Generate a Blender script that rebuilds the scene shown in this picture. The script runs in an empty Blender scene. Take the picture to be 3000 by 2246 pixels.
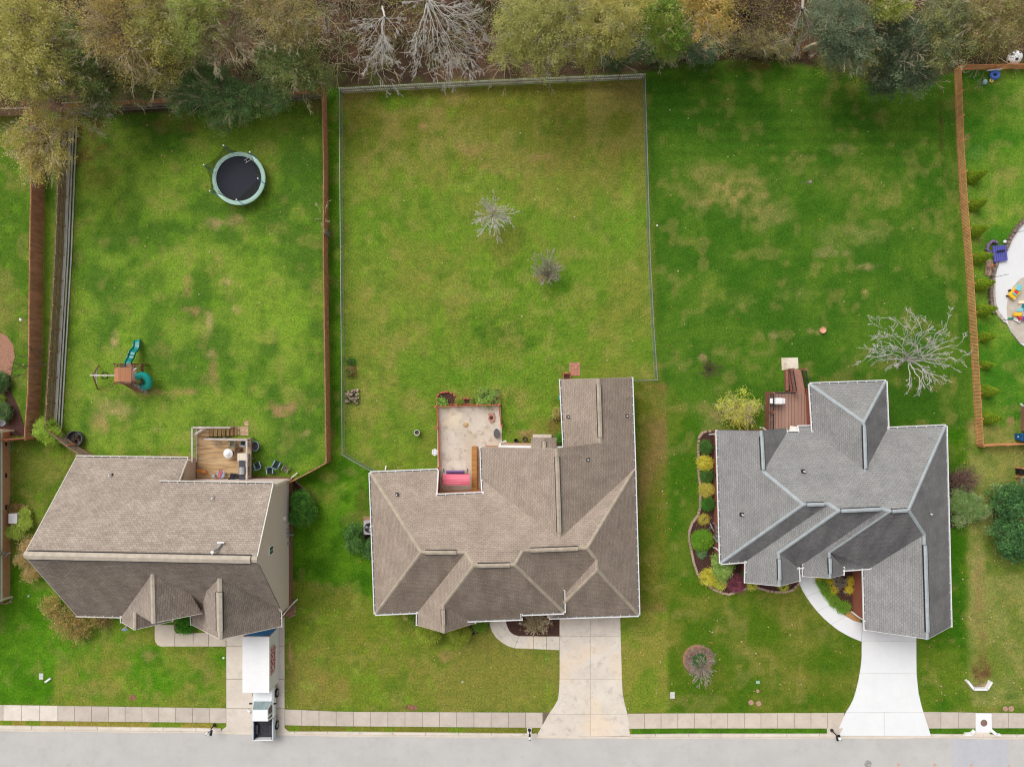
import bpy, bmesh, math, random
import numpy as np
from mathutils import Vector, Matrix, noise as mnoise
R = math.radians
random.seed(7); rng = np.random.default_rng(7)
scene = bpy.context.scene
# ------------------------------------------------------------------ camera
CAMH = 64.0          # camera height; 24 mm lens, looking straight down
FPX = 2000.0         # focal length in reference pixels (3000 wide)
cam_d = bpy.data.cameras.new('camera'); cam = bpy.data.objects.new('camera', cam_d)
scene.collection.objects.link(cam); scene.camera = cam
cam_d.lens = 24.0; cam_d.sensor_width = 36.0; cam_d.clip_end = 3000
cam.location = (0, 0, CAMH); cam.rotation_euler = (0, 0, 0)
# ------------------------------------------------------------------ sky + sun (overcast)
SUN_DIR = Vector((-0.42, 0.52, 0.80)).normalized()
w = bpy.data.worlds.new('World'); scene.world = w; w.use_nodes = True
nt = w.node_tree; bg = nt.nodes['Background']
sky = nt.nodes.new('ShaderNodeTexSky'); sky.sky_type = 'NISHITA'; sky.sun_disc = False
sky.sun_elevation = math.asin(SUN_DIR.z); sky.sun_rotation = math.atan2(SUN_DIR.x, SUN_DIR.y)
sky.air_density = 1.0; sky.dust_density = 5.0; sky.ozone_density = 0.6
hs = nt.nodes.new('ShaderNodeHueSaturation'); hs.inputs['Saturation'].default_value = 0.12   # grey overcast
nt.links.new(sky.outputs[0], hs.inputs['Color']); nt.links.new(hs.outputs[0], bg.inputs[0]); bg.inputs[1].default_value = 0.15
sd = bpy.data.lights.new('sun', 'SUN'); so = bpy.data.objects.new('sun', sd)
scene.collection.objects.link(so); sd.energy = 0.9; sd.angle = R(40); sd.color = (1.0, 0.95, 0.88)
so.rotation_euler = SUN_DIR.to_track_quat('Z', 'Y').to_euler()
scene.view_settings.view_transform = 'Standard'; scene.view_settings.look = 'None'
scene.view_settings.gamma = 1.0; scene.view_settings.exposure = 0.04
scene.cycles.filter_width = 1.15
scene.render.resolution_x = 1024; scene.render.resolution_y = 766
# ------------------------------------------------------------------ helpers
COL = scene.collection
def P(px, py, z=0.0):
    """real-world point at height z (metres) seen at reference pixel px,py"""
    s = (CAMH - z) / FPX
    return Vector(((px - 1500) * s, (1123 - py) * s, z))
def G(px, py): 
    p = P(px, py, 0); return (p.x, p.y)
def lin(c):
    return tuple(((v/255)/12.92 if v/255 <= 0.04045 else (((v/255)+0.055)/1.055)**2.4) for v in c[:3])
BASE = {}
def tag(o, label=None, cat=None, group=None, kind=None):
    if label: o['label'] = label
    if cat: o['category'] = cat
    if group: o['group'] = group
    if kind: o['kind'] = kind
    return o
def thing(name, label, cat, loc=(0, 0, 0), group=None, rz=0.0):
    o = bpy.data.objects.new(name, None); COL.objects.link(o)
    o.location = loc; o.rotation_euler = (0, 0, rz); o.empty_display_size = 0.3
    BASE[o] = Vector(loc)
    return tag(o, label, cat, group)
def root_loc(o):
    while o is not None:
        if o in BASE: return BASE[o]
        o = o.parent
    return Vector((0, 0, 0))
class MB:
    def __init__(s): s.v = []; s.f = []; s.mi = []; s.uv = {}; s.cols = None
    def add(s, vs, fs, mi=0):
        b = len(s.v); s.v += [tuple(p) for p in vs]
        for f in fs: s.f.append(tuple(b + i for i in f)); s.mi.append(mi)
        return s
    def box(s, c, d, rz=0.0, mi=0, ry=0.0, rx=0.0):
        m = Matrix.Rotation(rz, 3, 'Z') @ Matrix.Rotation(ry, 3, 'Y') @ Matrix.Rotation(rx, 3, 'X')
        vs = [Vector(c) + m @ Vector((x*d[0]/2, y*d[1]/2, z*d[2]/2)) for x in (-1, 1) for y in (-1, 1) for z in (-1, 1)]
        return s.add(vs, [(0,1,3,2),(4,6,7,5),(0,4,5,1),(2,3,7,6),(0,2,6,4),(1,5,7,3)], mi)
    def beam(s, a, b, w, h, mi=0, up=(0, 0, 1)):
        a = Vector(a); b = Vector(b); d = (b - a)
        if d.length < 1e-6: return s
        d.normalize(); u = Vector(up)
        if abs(d.dot(u)) > 0.98: u = Vector((0, 1, 0))
        r = d.cross(u).normalized() * w/2; t = r.cross(d).normalized() * h/2
        vs = [p + i*r + j*t for p in (a, b) for i in (-1, 1) for j in (-1, 1)]
        return s.add(vs, [(0,1,3,2),(4,6,7,5),(0,4,5,1),(2,3,7,6),(0,2,6,4),(1,5,7,3)], mi)
    def tube(s, pts, rad, n=8, mi=0, cap=True):
        pts = [Vector(p) for p in pts]
        if not hasattr(rad, '__len__'): rad = [rad]*len(pts)
        b = len(s.v); up = None
        for i, p in enumerate(pts):
            d = (pts[min(i+1, len(pts)-1)] - pts[max(i-1, 0)])
            d = d.normalized() if d.length > 1e-9 else Vector((0, 0, 1))
            if up is None: up = Vector((0, 0, 1)) if abs(d.z) < 0.9 else Vector((1, 0, 0))
            u = d.cross(up)
            u = u.normalized() if u.length > 1e-6 else Vector((1, 0, 0))
            v = d.cross(u); up = -v if False else up
            for k in range(n):
                t = 2*math.pi*k/n; s.v.append(tuple(p + (u*math.cos(t) + v*math.sin(t))*rad[i]))
        for i in range(len(pts)-1):
            for k in range(n):
                s.f.append((b+i*n+k, b+i*n+(k+1) % n, b+(i+1)*n+(k+1) % n, b+(i+1)*n+k)); s.mi.append(mi)
        if cap:
            s.f.append(tuple(b+k for k in range(n))[::-1]); s.mi.append(mi)
            e = b+(len(pts)-1)*n; s.f.append(tuple(e+k for k in range(n))); s.mi.append(mi)
        return s
    def lathe(s, c, prof, n=20, mi=0, rot=None):
        c = Vector(c); b = len(s.v)
        for (r, z) in prof:
            for k in range(n):
                t = 2*math.pi*k/n; q = Vector((r*math.cos(t), r*math.sin(t), z))
                s.v.append(tuple(c + (rot @ q if rot else q)))
        for i in range(len(prof)-1):
            for k in range(n):
                s.f.append((b+i*n+k, b+i*n+(k+1) % n, b+(i+1)*n+(k+1) % n, b+(i+1)*n+k)); s.mi.append(mi)
        return s
    def prism(s, pts, z0, z1, mi=0, miside=None):
        n = len(pts); a = sum(pts[i][0]*pts[(i+1) % n][1]-pts[(i+1) % n][0]*pts[i][1] for i in range(n))
        if a < 0: pts = pts[::-1]
        vs = [(p[0], p[1], z0) for p in pts] + [(p[0], p[1], z1) for p in pts]
        s.add(vs, [tuple(range(n, 2*n))], mi)
        b = len(s.v) - 2*n
        ms = mi if miside is None else miside
        for i in range(n):
            s.f.append((b+i, b+(i+1) % n, b+n+(i+1) % n, b+n+i)); s.mi.append(ms)
        s.f.append(tuple(b+i for i in range(n))[::-1]); s.mi.append(ms)
        return s
    def poly(s, pts, mi=0): return s.add(pts, [tuple(range(len(pts)))], mi)
    def build(s, name, mats, parent=None, world=True, smooth=False):
        if not isinstance(mats, (list, tuple)): mats = [mats]
        me = bpy.data.meshes.new(name)
        off = root_loc(parent) if (world and parent is not None) else Vector((0, 0, 0))
        me.from_pydata([(v[0]-off.x, v[1]-off.y, v[2]-off.z) for v in s.v], [], s.f)
        for m in mats: me.materials.append(m)
        if len(mats) > 1: me.polygons.foreach_set('material_index', s.mi)
        if smooth: me.polygons.foreach_set('use_smooth', [True]*len(me.polygons))
        me.update()
        o = bpy.data.objects.new(name, me); COL.objects.link(o)
        if parent is not None: o.parent = parent
        return o
def single(mb, name, mats, label, cat, group=None, loc=None, smooth=False):
    """thing made of one mesh; origin put at loc"""
    if not isinstance(mats, (list, tuple)): mats = [mats]
    loc = Vector(loc) if loc is not None else Vector((0, 0, 0))
    mb.v = [(v[0]-loc.x, v[1]-loc.y, v[2]-loc.z) for v in mb.v]
    o = mb.build(name, mats, None, smooth=smooth); o.location = loc
    return tag(o, label, cat, group)
def struct(mb, name, mats, smooth=False):
    o = mb.build(name, mats, None, smooth=smooth); o['kind'] = 'structure'; return o
def copy_tree(o, parent=None):
    c = o.copy(); COL.objects.link(c)
    if parent is not None: c.parent = parent
    for ch in list(o.children): copy_tree(ch, c)
    return c
def copy_thing(o, loc, rz=None, label=None, scale=None):
    c = copy_tree(o); c.location = loc; BASE[c] = Vector(loc)
    if rz is not None: c.rotation_euler = (0, 0, rz)
    if label: c['label'] = label
    if scale is not None: c.scale = (scale,)*3 if not hasattr(scale, '__len__') else scale
    return c
# ------------------------------------------------------------------ materials
def new_mat(name):
    m = bpy.data.materials.new(name); m.use_nodes = True
    n = m.node_tree.nodes; l = m.node_tree.links
    return m, n, l, n['Principled BSDF']
def mat(name, c, rough=0.7, var=0.15, scale=3.0, metal=0.0, bump=0.0, spec=0.3, stretch=(1, 1, 1), detail=4, c2=None, fine=0.0):
    """plain surface with procedural variation; c in sRGB 0-255"""
    m, n, l, b = new_mat(name)
    c = lin(c); c2l = lin(c2) if c2 else tuple(max(0, v*(1-var*1.6)) for v in c)
    c1l = c if c2 else tuple(min(1, v*(1+var*0.6)) for v in c)
    tc = n.new('ShaderNodeTexCoord'); mp = n.new('ShaderNodeMapping'); mp.inputs['Scale'].default_value = stretch
    l.new(tc.outputs['Object'], mp.inputs['Vector'])
    nz = n.new('ShaderNodeTexNoise'); nz.inputs['Scale'].default_value = scale; nz.inputs['Detail'].default_value = detail
    nz.inputs['Roughness'].default_value = 0.65
    l.new(mp.outputs[0], nz.inputs['Vector'])
    rp = n.new('ShaderNodeValToRGB'); rp.color_ramp.elements[0].position = 0.33; rp.color_ramp.elements[1].position = 0.67
    rp.color_ramp.elements[0].color = (*c2l, 1); rp.color_ramp.elements[1].color = (*c1l, 1)
    l.new(nz.outputs['Fac'], rp.inputs[0]); l.new(rp.outputs[0], b.inputs['Base Color'])
    b.inputs['Roughness'].default_value = rough; b.inputs['Metallic'].default_value = metal
    b.inputs['Specular IOR Level'].default_value = spec
    if bump:
        bp = n.new('ShaderNodeBump'); bp.inputs['Strength'].default_value = bump; bp.inputs['Distance'].default_value = 0.03
        l.new(nz.outputs['Fac'], bp.inputs['Height']); l.new(bp.outputs[0], b.inputs['Normal'])
    return m
def attr_mat(name, rough=0.85, noise_amt=0.35, noise_scale=8.0, bump=0.3, spec=0.15, fine=0, transl=0.0, bdist=0.03):
    """colour from the mesh's own 'Col' attribute, broken up by fine noise"""
    m, n, l, b = new_mat(name)
    at = n.new('ShaderNodeAttribute'); at.attribute_name = 'Col'
    tc = n.new('ShaderNodeTexCoord')
    n1 = n.new('ShaderNodeTexNoise'); n1.inputs['Scale'].default_value = noise_scale; n1.inputs['Detail'].default_value = 5; n1.inputs['Roughness'].default_value = 0.7
    l.new(tc.outputs['Object'], n1.inputs['Vector'])
    mr = n.new('ShaderNodeMapRange'); mr.inputs[1].default_value = 0.3; mr.inputs[2].default_value = 0.7
    mr.inputs[3].default_value = 1-noise_amt; mr.inputs[4].default_value = 1+noise_amt
    l.new(n1.outputs['Fac'], mr.inputs[0])
    mx = n.new('ShaderNodeMix'); mx.data_type = 'RGBA'; mx.blend_type = 'MULTIPLY'; mx.inputs[0].default_value = 1.0
    l.new(at.outputs['Color'], mx.inputs[6]); l.new(mr.outputs[0], mx.inputs[7]); last = mx.outputs[2]
    if fine:
        n0 = n.new('ShaderNodeTexNoise'); n0.inputs['Scale'].default_value = fine; n0.inputs['Detail'].default_value = 4; n0.inputs['Roughness'].default_value = 0.8
        l.new(tc.outputs['Object'], n0.inputs['Vector']); m0 = n.new('ShaderNodeMapRange'); m0.inputs[1].default_value = 0.3; m0.inputs[2].default_value = 0.7
        l.new(n0.outputs['Fac'], m0.inputs[0]); mc = n.new('ShaderNodeMix'); mc.data_type = 'RGBA'; l.new(m0.outputs[0], mc.inputs[0]); mc.inputs[6].default_value = (.74, .82, .8, 1); mc.inputs[7].default_value = (1.30, 1.18, 1.15, 1)
        m9 = n.new('ShaderNodeMix'); m9.data_type = 'RGBA'; m9.blend_type = 'MULTIPLY'; m9.inputs[0].default_value = 1.0; l.new(last, m9.inputs[6]); l.new(mc.outputs[2], m9.inputs[7]); last = m9.outputs[2]
    l.new(last, b.inputs['Base Color'])
    b.inputs['Roughness'].default_value = rough; b.inputs['Specular IOR Level'].default_value = spec
    if bump:
        bp = n.new('ShaderNodeBump'); bp.inputs['Strength'].default_value = bump; bp.inputs['Distance'].default_value = bdist
        l.new(n1.outputs['Fac'], bp.inputs['Height']); l.new(bp.outputs[0], b.inputs['Normal'])
    return m
def set_cols(o, cols):
    me = o.data; at = me.color_attributes.new('Col', 'FLOAT_COLOR', 'POINT')
    a = np.ones((len(me.vertices), 4), dtype=np.float32); a[:, :3] = cols
    at.data.foreach_set('color', a.ravel())
# value-noise (numpy) for painting the lawn's own colours
def vnoise(x, y, scale, seed):
    r = np.random.default_rng(seed); g = r.random((256, 256)).astype(np.float32)
    u = x/scale + 97.3; v = y/scale + 41.7
    i = np.floor(u).astype(int); j = np.floor(v).astype(int); a = u-i; b = v-j
    a = a*a*(3-2*a); b = b*b*(3-2*b)
    f = lambda p, q: g[p % 256, q % 256]
    return (f(i, j)*(1-a)+f(i+1, j)*a)*(1-b)+(f(i, j+1)*(1-a)+f(i+1, j+1)*a)*b
def fbm(x, y, scale, seed, oct=4, gain=0.55):
    t = 0; a = 1; s = 0
    for k in range(oct):
        t = t + a*vnoise(x, y, scale/2**k, seed+k*13); s += a; a *= gain
    return t/s
def sstep(a, b, x):
    t = np.clip((x-a)/(b-a), 0, 1); return t*t*(3-2*t)
def interp(xs, ys, x): return np.interp(x, xs, ys)
# ------------------------------------------------------------------ surface materials
def shingle_mat(name, ca, cb, cc, stain, course=0.19, wid=0.36):
    """roof shingles: rows follow UV (u along the eave, v up the slope); 'stain' attribute = how much algae grew on this slope"""
    m, n, l, b = new_mat(name)
    uv = n.new('ShaderNodeUVMap'); uv.uv_map = 'UVMap'
    br = n.new('ShaderNodeTexBrick'); br.inputs['Scale'].default_value = 1.0
    br.inputs['Brick Width'].default_value = wid; br.inputs['Row Height'].default_value = course
    br.inputs['Mortar Size'].default_value = 0.018; br.inputs['Mortar Smooth'].default_value = 0.4; br.inputs['Bias'].default_value = -0.1
    br.inputs['Color1'].default_value = (*lin(ca), 1); br.inputs['Color2'].default_value = (*lin(cb), 1)
    br.inputs['Mortar'].default_value = (*lin(cc), 1)
    l.new(uv.outputs[0], br.inputs['Vector'])
    nz = n.new('ShaderNodeTexNoise'); nz.inputs['Scale'].default_value = 0.55; nz.inputs['Detail'].default_value = 6; nz.inputs['Roughness'].default_value = 0.65
    l.new(uv.outputs[0], nz.inputs['Vector'])
    m1 = n.new('ShaderNodeMapRange'); m1.inputs[1].default_value = 0.3; m1.inputs[2].default_value = 0.7; m1.inputs[3].default_value = 0.84; m1.inputs[4].default_value = 1.12
    l.new(nz.outputs['Fac'], m1.inputs[0])
    mx = n.new('ShaderNodeMix'); mx.data_type = 'RGBA'; mx.blend_type = 'MULTIPLY'; mx.inputs[0].default_value = 1.0
    l.new(br.outputs['Color'], mx.inputs[6]); l.new(m1.outputs[0], mx.inputs[7])
    # granule speckle
    gz = n.new('ShaderNodeTexNoise'); gz.inputs['Scale'].default_value = 7.0; gz.inputs['Detail'].default_value = 3
    l.new(uv.outputs[0], gz.inputs['Vector'])
    m3 = n.new('ShaderNodeMapRange'); m3.inputs[1].default_value = 0.3; m3.inputs[2].default_value = 0.7; m3.inputs[3].default_value = 0.86; m3.inputs[4].default_value = 1.14
    l.new(gz.outputs['Fac'], m3.inputs[0])
    mx3 = n.new('ShaderNodeMix'); mx3.data_type = 'RGBA'; mx3.blend_type = 'MULTIPLY'; mx3.inputs[0].default_value = 1.0
    l.new(mx.outputs[2], mx3.inputs[6]); l.new(m3.outputs[0], mx3.inputs[7])
    # algae streaks running down the slope
    mp = n.new('ShaderNodeMapping'); mp.inputs['Scale'].default_value = (1.0, 0.28, 1.0); mp.inputs['Rotation'].default_value = (0, 0, 0.12)
    l.new(uv.outputs[0], mp.inputs['Vector'])
    sz = n.new('ShaderNodeTexNoise'); sz.inputs['Scale'].default_value = 0.9; sz.inputs['Detail'].default_value = 7; sz.inputs['Roughness'].default_value = 0.62
    l.new(mp.outputs[0], sz.inputs['Vector'])
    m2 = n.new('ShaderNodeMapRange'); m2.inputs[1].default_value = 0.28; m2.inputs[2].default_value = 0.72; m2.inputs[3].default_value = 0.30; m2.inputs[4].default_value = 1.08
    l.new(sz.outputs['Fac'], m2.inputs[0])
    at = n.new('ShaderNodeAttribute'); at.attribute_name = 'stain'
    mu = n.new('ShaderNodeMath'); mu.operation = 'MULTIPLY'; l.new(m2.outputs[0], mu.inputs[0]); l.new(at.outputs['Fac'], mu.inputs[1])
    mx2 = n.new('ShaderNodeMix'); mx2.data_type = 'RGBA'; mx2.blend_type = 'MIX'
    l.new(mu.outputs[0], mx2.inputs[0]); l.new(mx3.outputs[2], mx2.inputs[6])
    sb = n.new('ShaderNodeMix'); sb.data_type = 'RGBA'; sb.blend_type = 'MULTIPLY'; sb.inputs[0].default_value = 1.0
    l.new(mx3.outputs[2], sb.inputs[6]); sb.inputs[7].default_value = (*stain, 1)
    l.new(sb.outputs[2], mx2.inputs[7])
    l.new(mx2.outputs[2], b.inputs['Base Color'])
    b.inputs['Roughness'].default_value = 0.92; b.inputs['Specular IOR Level'].default_value = 0.12
    bp = n.new('ShaderNodeBump'); bp.inputs['Strength'].default_value = 0.5; bp.inputs['Distance'].default_value = 0.02
    l.new(br.outputs['Fac'], bp.inputs['Height']); bp.invert = True
    l.new(bp.outputs[0], b.inputs['Normal'])
    return m
def board_mat(name, c, c2, gap, axis='X', width=0.14, rough=0.8, stain=None, sscale=1.2, gapw=0.09):
    """boards laid side by side across the given object axis, with dark gaps and long grain"""
    m, n, l, b = new_mat(name)
    tc = n.new('ShaderNodeTexCoord'); sp = n.new('ShaderNodeSeparateXYZ'); l.new(tc.outputs['Object'], sp.inputs[0])
    mu = n.new('ShaderNodeMath'); mu.operation = 'DIVIDE'; mu.inputs[1].default_value = width; l.new(sp.outputs[axis], mu.inputs[0])
    fr = n.new('ShaderNodeMath'); fr.operation = 'FRACT'; l.new(mu.outputs[0], fr.inputs[0])
    fl = n.new('ShaderNodeMath'); fl.operation = 'FLOOR'; l.new(mu.outputs[0], fl.inputs[0])
    wn = n.new('ShaderNodeTexWhiteNoise'); wn.noise_dimensions = '1D'; l.new(fl.outputs[0], wn.inputs['W'])
    mp = n.new('ShaderNodeMapping'); sc = {'X': (6, 0.5, 6), 'Y': (0.5, 6, 6), 'Z': (0.5, 0.5, 6)}[axis]; mp.inputs['Scale'].default_value = sc
    l.new(tc.outputs['Object'], mp.inputs[0])
    nz = n.new('ShaderNodeTexNoise'); nz.inputs['Scale'].default_value = 1.6; nz.inputs['Detail'].default_value = 6; l.new(mp.outputs[0], nz.inputs['Vector'])
    ad = n.new('ShaderNodeMath'); ad.operation = 'MULTIPLY_ADD'; l.new(wn.outputs['Value'], ad.inputs[0]); ad.inputs[1].default_value = 0.45
    l.new(nz.outputs['Fac'], ad.inputs[2])
    mr = n.new('ShaderNodeMapRange'); mr.inputs[1].default_value = 0.35; mr.inputs[2].default_value = 1.0; l.new(ad.outputs[0], mr.inputs[0])
    mx = n.new('ShaderNodeMix'); mx.data_type = 'RGBA'; l.new(mr.outputs[0], mx.inputs[0])
    mx.inputs[6].default_value = (*lin(c), 1); mx.inputs[7].default_value = (*lin(c2), 1)
    last = mx.outputs[2]
    if stain:
        sz = n.new('ShaderNodeTexNoise'); sz.inputs['Scale'].default_value = sscale; sz.inputs['Detail'].default_value = 7; l.new(mp.outputs[0], sz.inputs['Vector'])
        sr = n.new('ShaderNodeMapRange'); sr.inputs[1].default_value = 0.5; sr.inputs[2].default_value = 0.72; l.new(sz.outputs['Fac'], sr.inputs[0])
        sx = n.new('ShaderNodeMix'); sx.data_type = 'RGBA'; l.new(sr.outputs[0], sx.inputs[0]); l.new(last, sx.inputs[6]); sx.inputs[7].default_value = (*lin(stain), 1); last = sx.outputs[2]
    lt = n.new('ShaderNodeMath'); lt.operation = 'LESS_THAN'; lt.inputs[1].default_value = gapw; l.new(fr.outputs[0], lt.inputs[0])
    gx = n.new('ShaderNodeMix'); gx.data_type = 'RGBA'; l.new(lt.outputs[0], gx.inputs[0]); l.new(last, gx.inputs[6]); gx.inputs[7].default_value = (*lin(gap), 1)
    l.new(gx.outputs[2], b.inputs['Base Color']); b.inputs['Roughness'].default_value = rough; b.inputs['Specular IOR Level'].default_value = 0.2
    return m
def brick_mat(name, a, c, mortar, vertical_axis='wall'):
    m, n, l, b = new_mat(name)
    tc = n.new('ShaderNodeTexCoord'); sp = n.new('ShaderNodeSeparateXYZ'); l.new(tc.outputs['Object'], sp.inputs[0])
    ad = n.new('ShaderNodeMath'); ad.operation = 'ADD'; l.new(sp.outputs['X'], ad.inputs[0]); l.new(sp.outputs['Y'], ad.inputs[1])
    cb = n.new('ShaderNodeCombineXYZ'); l.new(ad.outputs[0], cb.inputs[0]); l.new(sp.outputs['Z'], cb.inputs[1])
    br = n.new('ShaderNodeTexBrick'); br.inputs['Scale'].default_value = 1; br.inputs['Brick Width'].default_value = 0.21; br.inputs['Row Height'].default_value = 0.075
    br.inputs['Mortar Size'].default_value = 0.008
    br.inputs['Color1'].default_value = (*lin(a), 1); br.inputs['Color2'].default_value = (*lin(c), 1); br.inputs['Mortar'].default_value = (*lin(mortar), 1)
    l.new(cb.outputs[0], br.inputs['Vector']); l.new(br.outputs['Color'], b.inputs['Base Color'])
    b.inputs['Roughness'].default_value = 0.85; b.inputs['Specular IOR Level'].default_value = 0.2
    return m
def concrete_mat(name, a, b_, dark, rough=0.85, s=0.6, damt=0.5, rust=None):
    m, n, l, b = new_mat(name)
    tc = n.new('ShaderNodeTexCoord')
    at = n.new('ShaderNodeAttribute'); at.attribute_name = 'Col'
    nz = n.new('ShaderNodeTexNoise'); nz.inputs['Scale'].default_value = s; nz.inputs['Detail'].default_value = 9; nz.inputs['Roughness'].default_value = 0.68; l.new(tc.outputs['Object'], nz.inputs['Vector'])
    mr = n.new('ShaderNodeMapRange'); mr.inputs[1].default_value = 0.35; mr.inputs[2].default_value = 0.65; l.new(nz.outputs['Fac'], mr.inputs[0])
    mx = n.new('ShaderNodeMix'); mx.data_type = 'RGBA'; l.new(mr.outputs[0], mx.inputs[0]); mx.inputs[6].default_value = (*lin(a), 1); mx.inputs[7].default_value = (*lin(b_), 1)
    n2 = n.new('ShaderNodeTexNoise'); n2.inputs['Scale'].default_value = s*2.3; n2.inputs['Detail'].default_value = 10; n2.inputs['Roughness'].default_value = 0.75; n2.inputs['Distortion'].default_value = 0.0
    l.new(tc.outputs['Object'], n2.inputs['Vector'])
    r2 = n.new('ShaderNodeMapRange'); r2.inputs[1].default_value = 0.52; r2.inputs[2].default_value = 0.75; r2.inputs[4].default_value = damt; l.new(n2.outputs['Fac'], r2.inputs[0])
    m2 = n.new('ShaderNodeMix'); m2.data_type = 'RGBA'; l.new(r2.outputs[0], m2.inputs[0]); l.new(mx.outputs[2], m2.inputs[6]); m2.inputs[7].default_value = (*lin(dark), 1)
    last = m2.outputs[2]
    if rust:
        n3 = n.new('ShaderNodeTexNoise'); n3.inputs['Scale'].default_value = 0.33; n3.inputs['Detail'].default_value = 5; l.new(tc.outputs['Object'], n3.inputs['Vector'])
        r3 = n.new('ShaderNodeMapRange'); r3.inputs[1].default_value = 0.5; r3.inputs[2].default_value = 0.68; r3.inputs[4].default_value = 0.6; l.new(n3.outputs['Fac'], r3.inputs[0])
        m3 = n.new('ShaderNodeMix'); m3.data_type = 'RGBA'; l.new(r3.outputs[0], m3.inputs[0]); l.new(last, m3.inputs[6]); m3.inputs[7].default_value = (*lin(rust), 1); last = m3.outputs[2]
    m4 = n.new('ShaderNodeMix'); m4.data_type = 'RGBA'; m4.blend_type = 'MULTIPLY'; m4.inputs[0].default_value = 1.0
    l.new(last, m4.inputs[6]); l.new(at.outputs['Color'], m4.inputs[7])
    l.new(m4.outputs[2], b.inputs['Base Color']); b.inputs['Roughness'].default_value = rough; b.inputs['Specular IOR Level'].default_value = 0.25
    bp = n.new('ShaderNodeBump'); bp.inputs['Strength'].default_value = 0.15; bp.inputs['Distance'].default_value = 0.01; l.new(n2.outputs['Fac'], bp.inputs['Height']); l.new(bp.outputs[0], b.inputs['Normal'])
    return m
def net_mat(name, c, alpha, scale=60.0):
    """woven net: holes let the view through"""
    m, n, l, b = new_mat(name)
    tc = n.new('ShaderNodeTexCoord'); nz = n.new('ShaderNodeTexNoise'); nz.inputs['Scale'].default_value = scale*0.05; nz.inputs['Detail'].default_value = 3; l.new(tc.outputs['Object'], nz.inputs['Vector'])
    mr = n.new('ShaderNodeMapRange'); mr.inputs[1].default_value = 0.3; mr.inputs[2].default_value = 0.7; mr.inputs[3].default_value = alpha*0.8; mr.inputs[4].default_value = alpha*1.2
    l.new(nz.outputs['Fac'], mr.inputs[0]); l.new(mr.outputs[0], b.inputs['Alpha'])
    b.inputs['Base Color'].default_value = (*lin(c), 1); b.inputs['Roughness'].default_value = 0.8
    return m
M = {}
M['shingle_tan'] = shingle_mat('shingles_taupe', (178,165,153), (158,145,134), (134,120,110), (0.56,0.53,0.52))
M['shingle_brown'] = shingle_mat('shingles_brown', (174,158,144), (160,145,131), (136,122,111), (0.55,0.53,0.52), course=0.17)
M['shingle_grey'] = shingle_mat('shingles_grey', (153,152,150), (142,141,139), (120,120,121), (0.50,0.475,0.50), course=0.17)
M['cap_tan'] = mat('cap_tan', (190,178,162), 0.9, 0.12, 2.0)
M['cap_brown'] = mat('cap_brown', (176,163,145), 0.9, 0.14, 2.0)
M['cap_grey'] = mat('cap_grey', (168,175,178), 0.9, 0.10, 2.0)
M['dark_vent'] = mat('dark_vent', (48,46,50), 0.7, 0.1)
M['white'] = mat('white_paint', (236,236,236), 0.45, 0.04, 2.0)
M['offwhite'] = mat('offwhite_trim', (226,220,210), 0.5, 0.05, 2.0)
M['gutter_in'] = mat('gutter_inside', (130,128,126), 0.6, 0.2, 4.0)
M['siding'] = board_mat('siding_cream', (226,210,202), (222,206,197), (202,186,178), 'Z', 0.12, 0.6, gapw=0.12)
M['siding_tan'] = board_mat('siding_tan', (196,178,160), (188,168,150), (170,152,136), 'Z', 0.12, 0.6, gapw=0.12)
M['siding_green'] = board_mat('siding_sage', (176,186,170), (168,178,162), (146,156,142), 'Z', 0.14, 0.6, gapw=0.14)
M['brick_red'] = brick_mat('brick_red', (164,88,66), (140,72,54), (150,120,104))
M['brick_brown'] = brick_mat('brick_brown', (150,98,80), (118,72,62), (160,140,124))
M['brick_tan'] = brick_mat('brick_tan', (196,140,100), (176,118,82), (190,170,150))
M['glass'] = mat('window_glass', (70,84,84), 0.15, 0.2, 3.0, spec=0.6)
M['asphalt'] = None
M['conc_side'] = concrete_mat('concrete_sidewalk', (204,192,180), (188,176,164), (146,134,124), damt=0.45)
M['conc_drive'] = concrete_mat('concrete_old_drive', (212,200,186), (224,214,202), (160,146,130), damt=0.45)
M['conc_b'] = concrete_mat('concrete_stained', (221,211,199), (208,197,185), (150,139,128), damt=0.75, rust=(230,206,176))
M['conc_white'] = concrete_mat('concrete_new', (233,233,234), (227,227,229), (214,212,210), damt=0.25)
M['conc_patio'] = concrete_mat('concrete_patio', (214,202,188), (196,182,166), (118,98,78), damt=0.85, rust=(190,168,136))
M['road'] = concrete_mat('worn_asphalt', (194,191,187), (184,181,177), (160,156,152), damt=0.5, s=0.35)
M['road_patch'] = concrete_mat('asphalt_patch', (189,189,193), (181,182,186), (162,162,165), damt=0.4, s=1.0)
M['joint'] = mat('joint_dark', (120,106,92), 0.95, 0.2)
M['mulch'] = mat('mulch', (92,62,54), 0.95, 0.4, 9.0, bump=0.8, detail=8, c2=(56,38,36))
M['mulch_tan'] = mat('mulch_tan', (176,134,110), 0.95, 0.3, 9.0, bump=0.6, detail=8, c2=(140,100,82))
M['mulch_orange'] = mat('mulch_orange', (206,160,100), 0.95, 0.3, 12.0, bump=0.6, detail=8, c2=(170,120,74))
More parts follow.
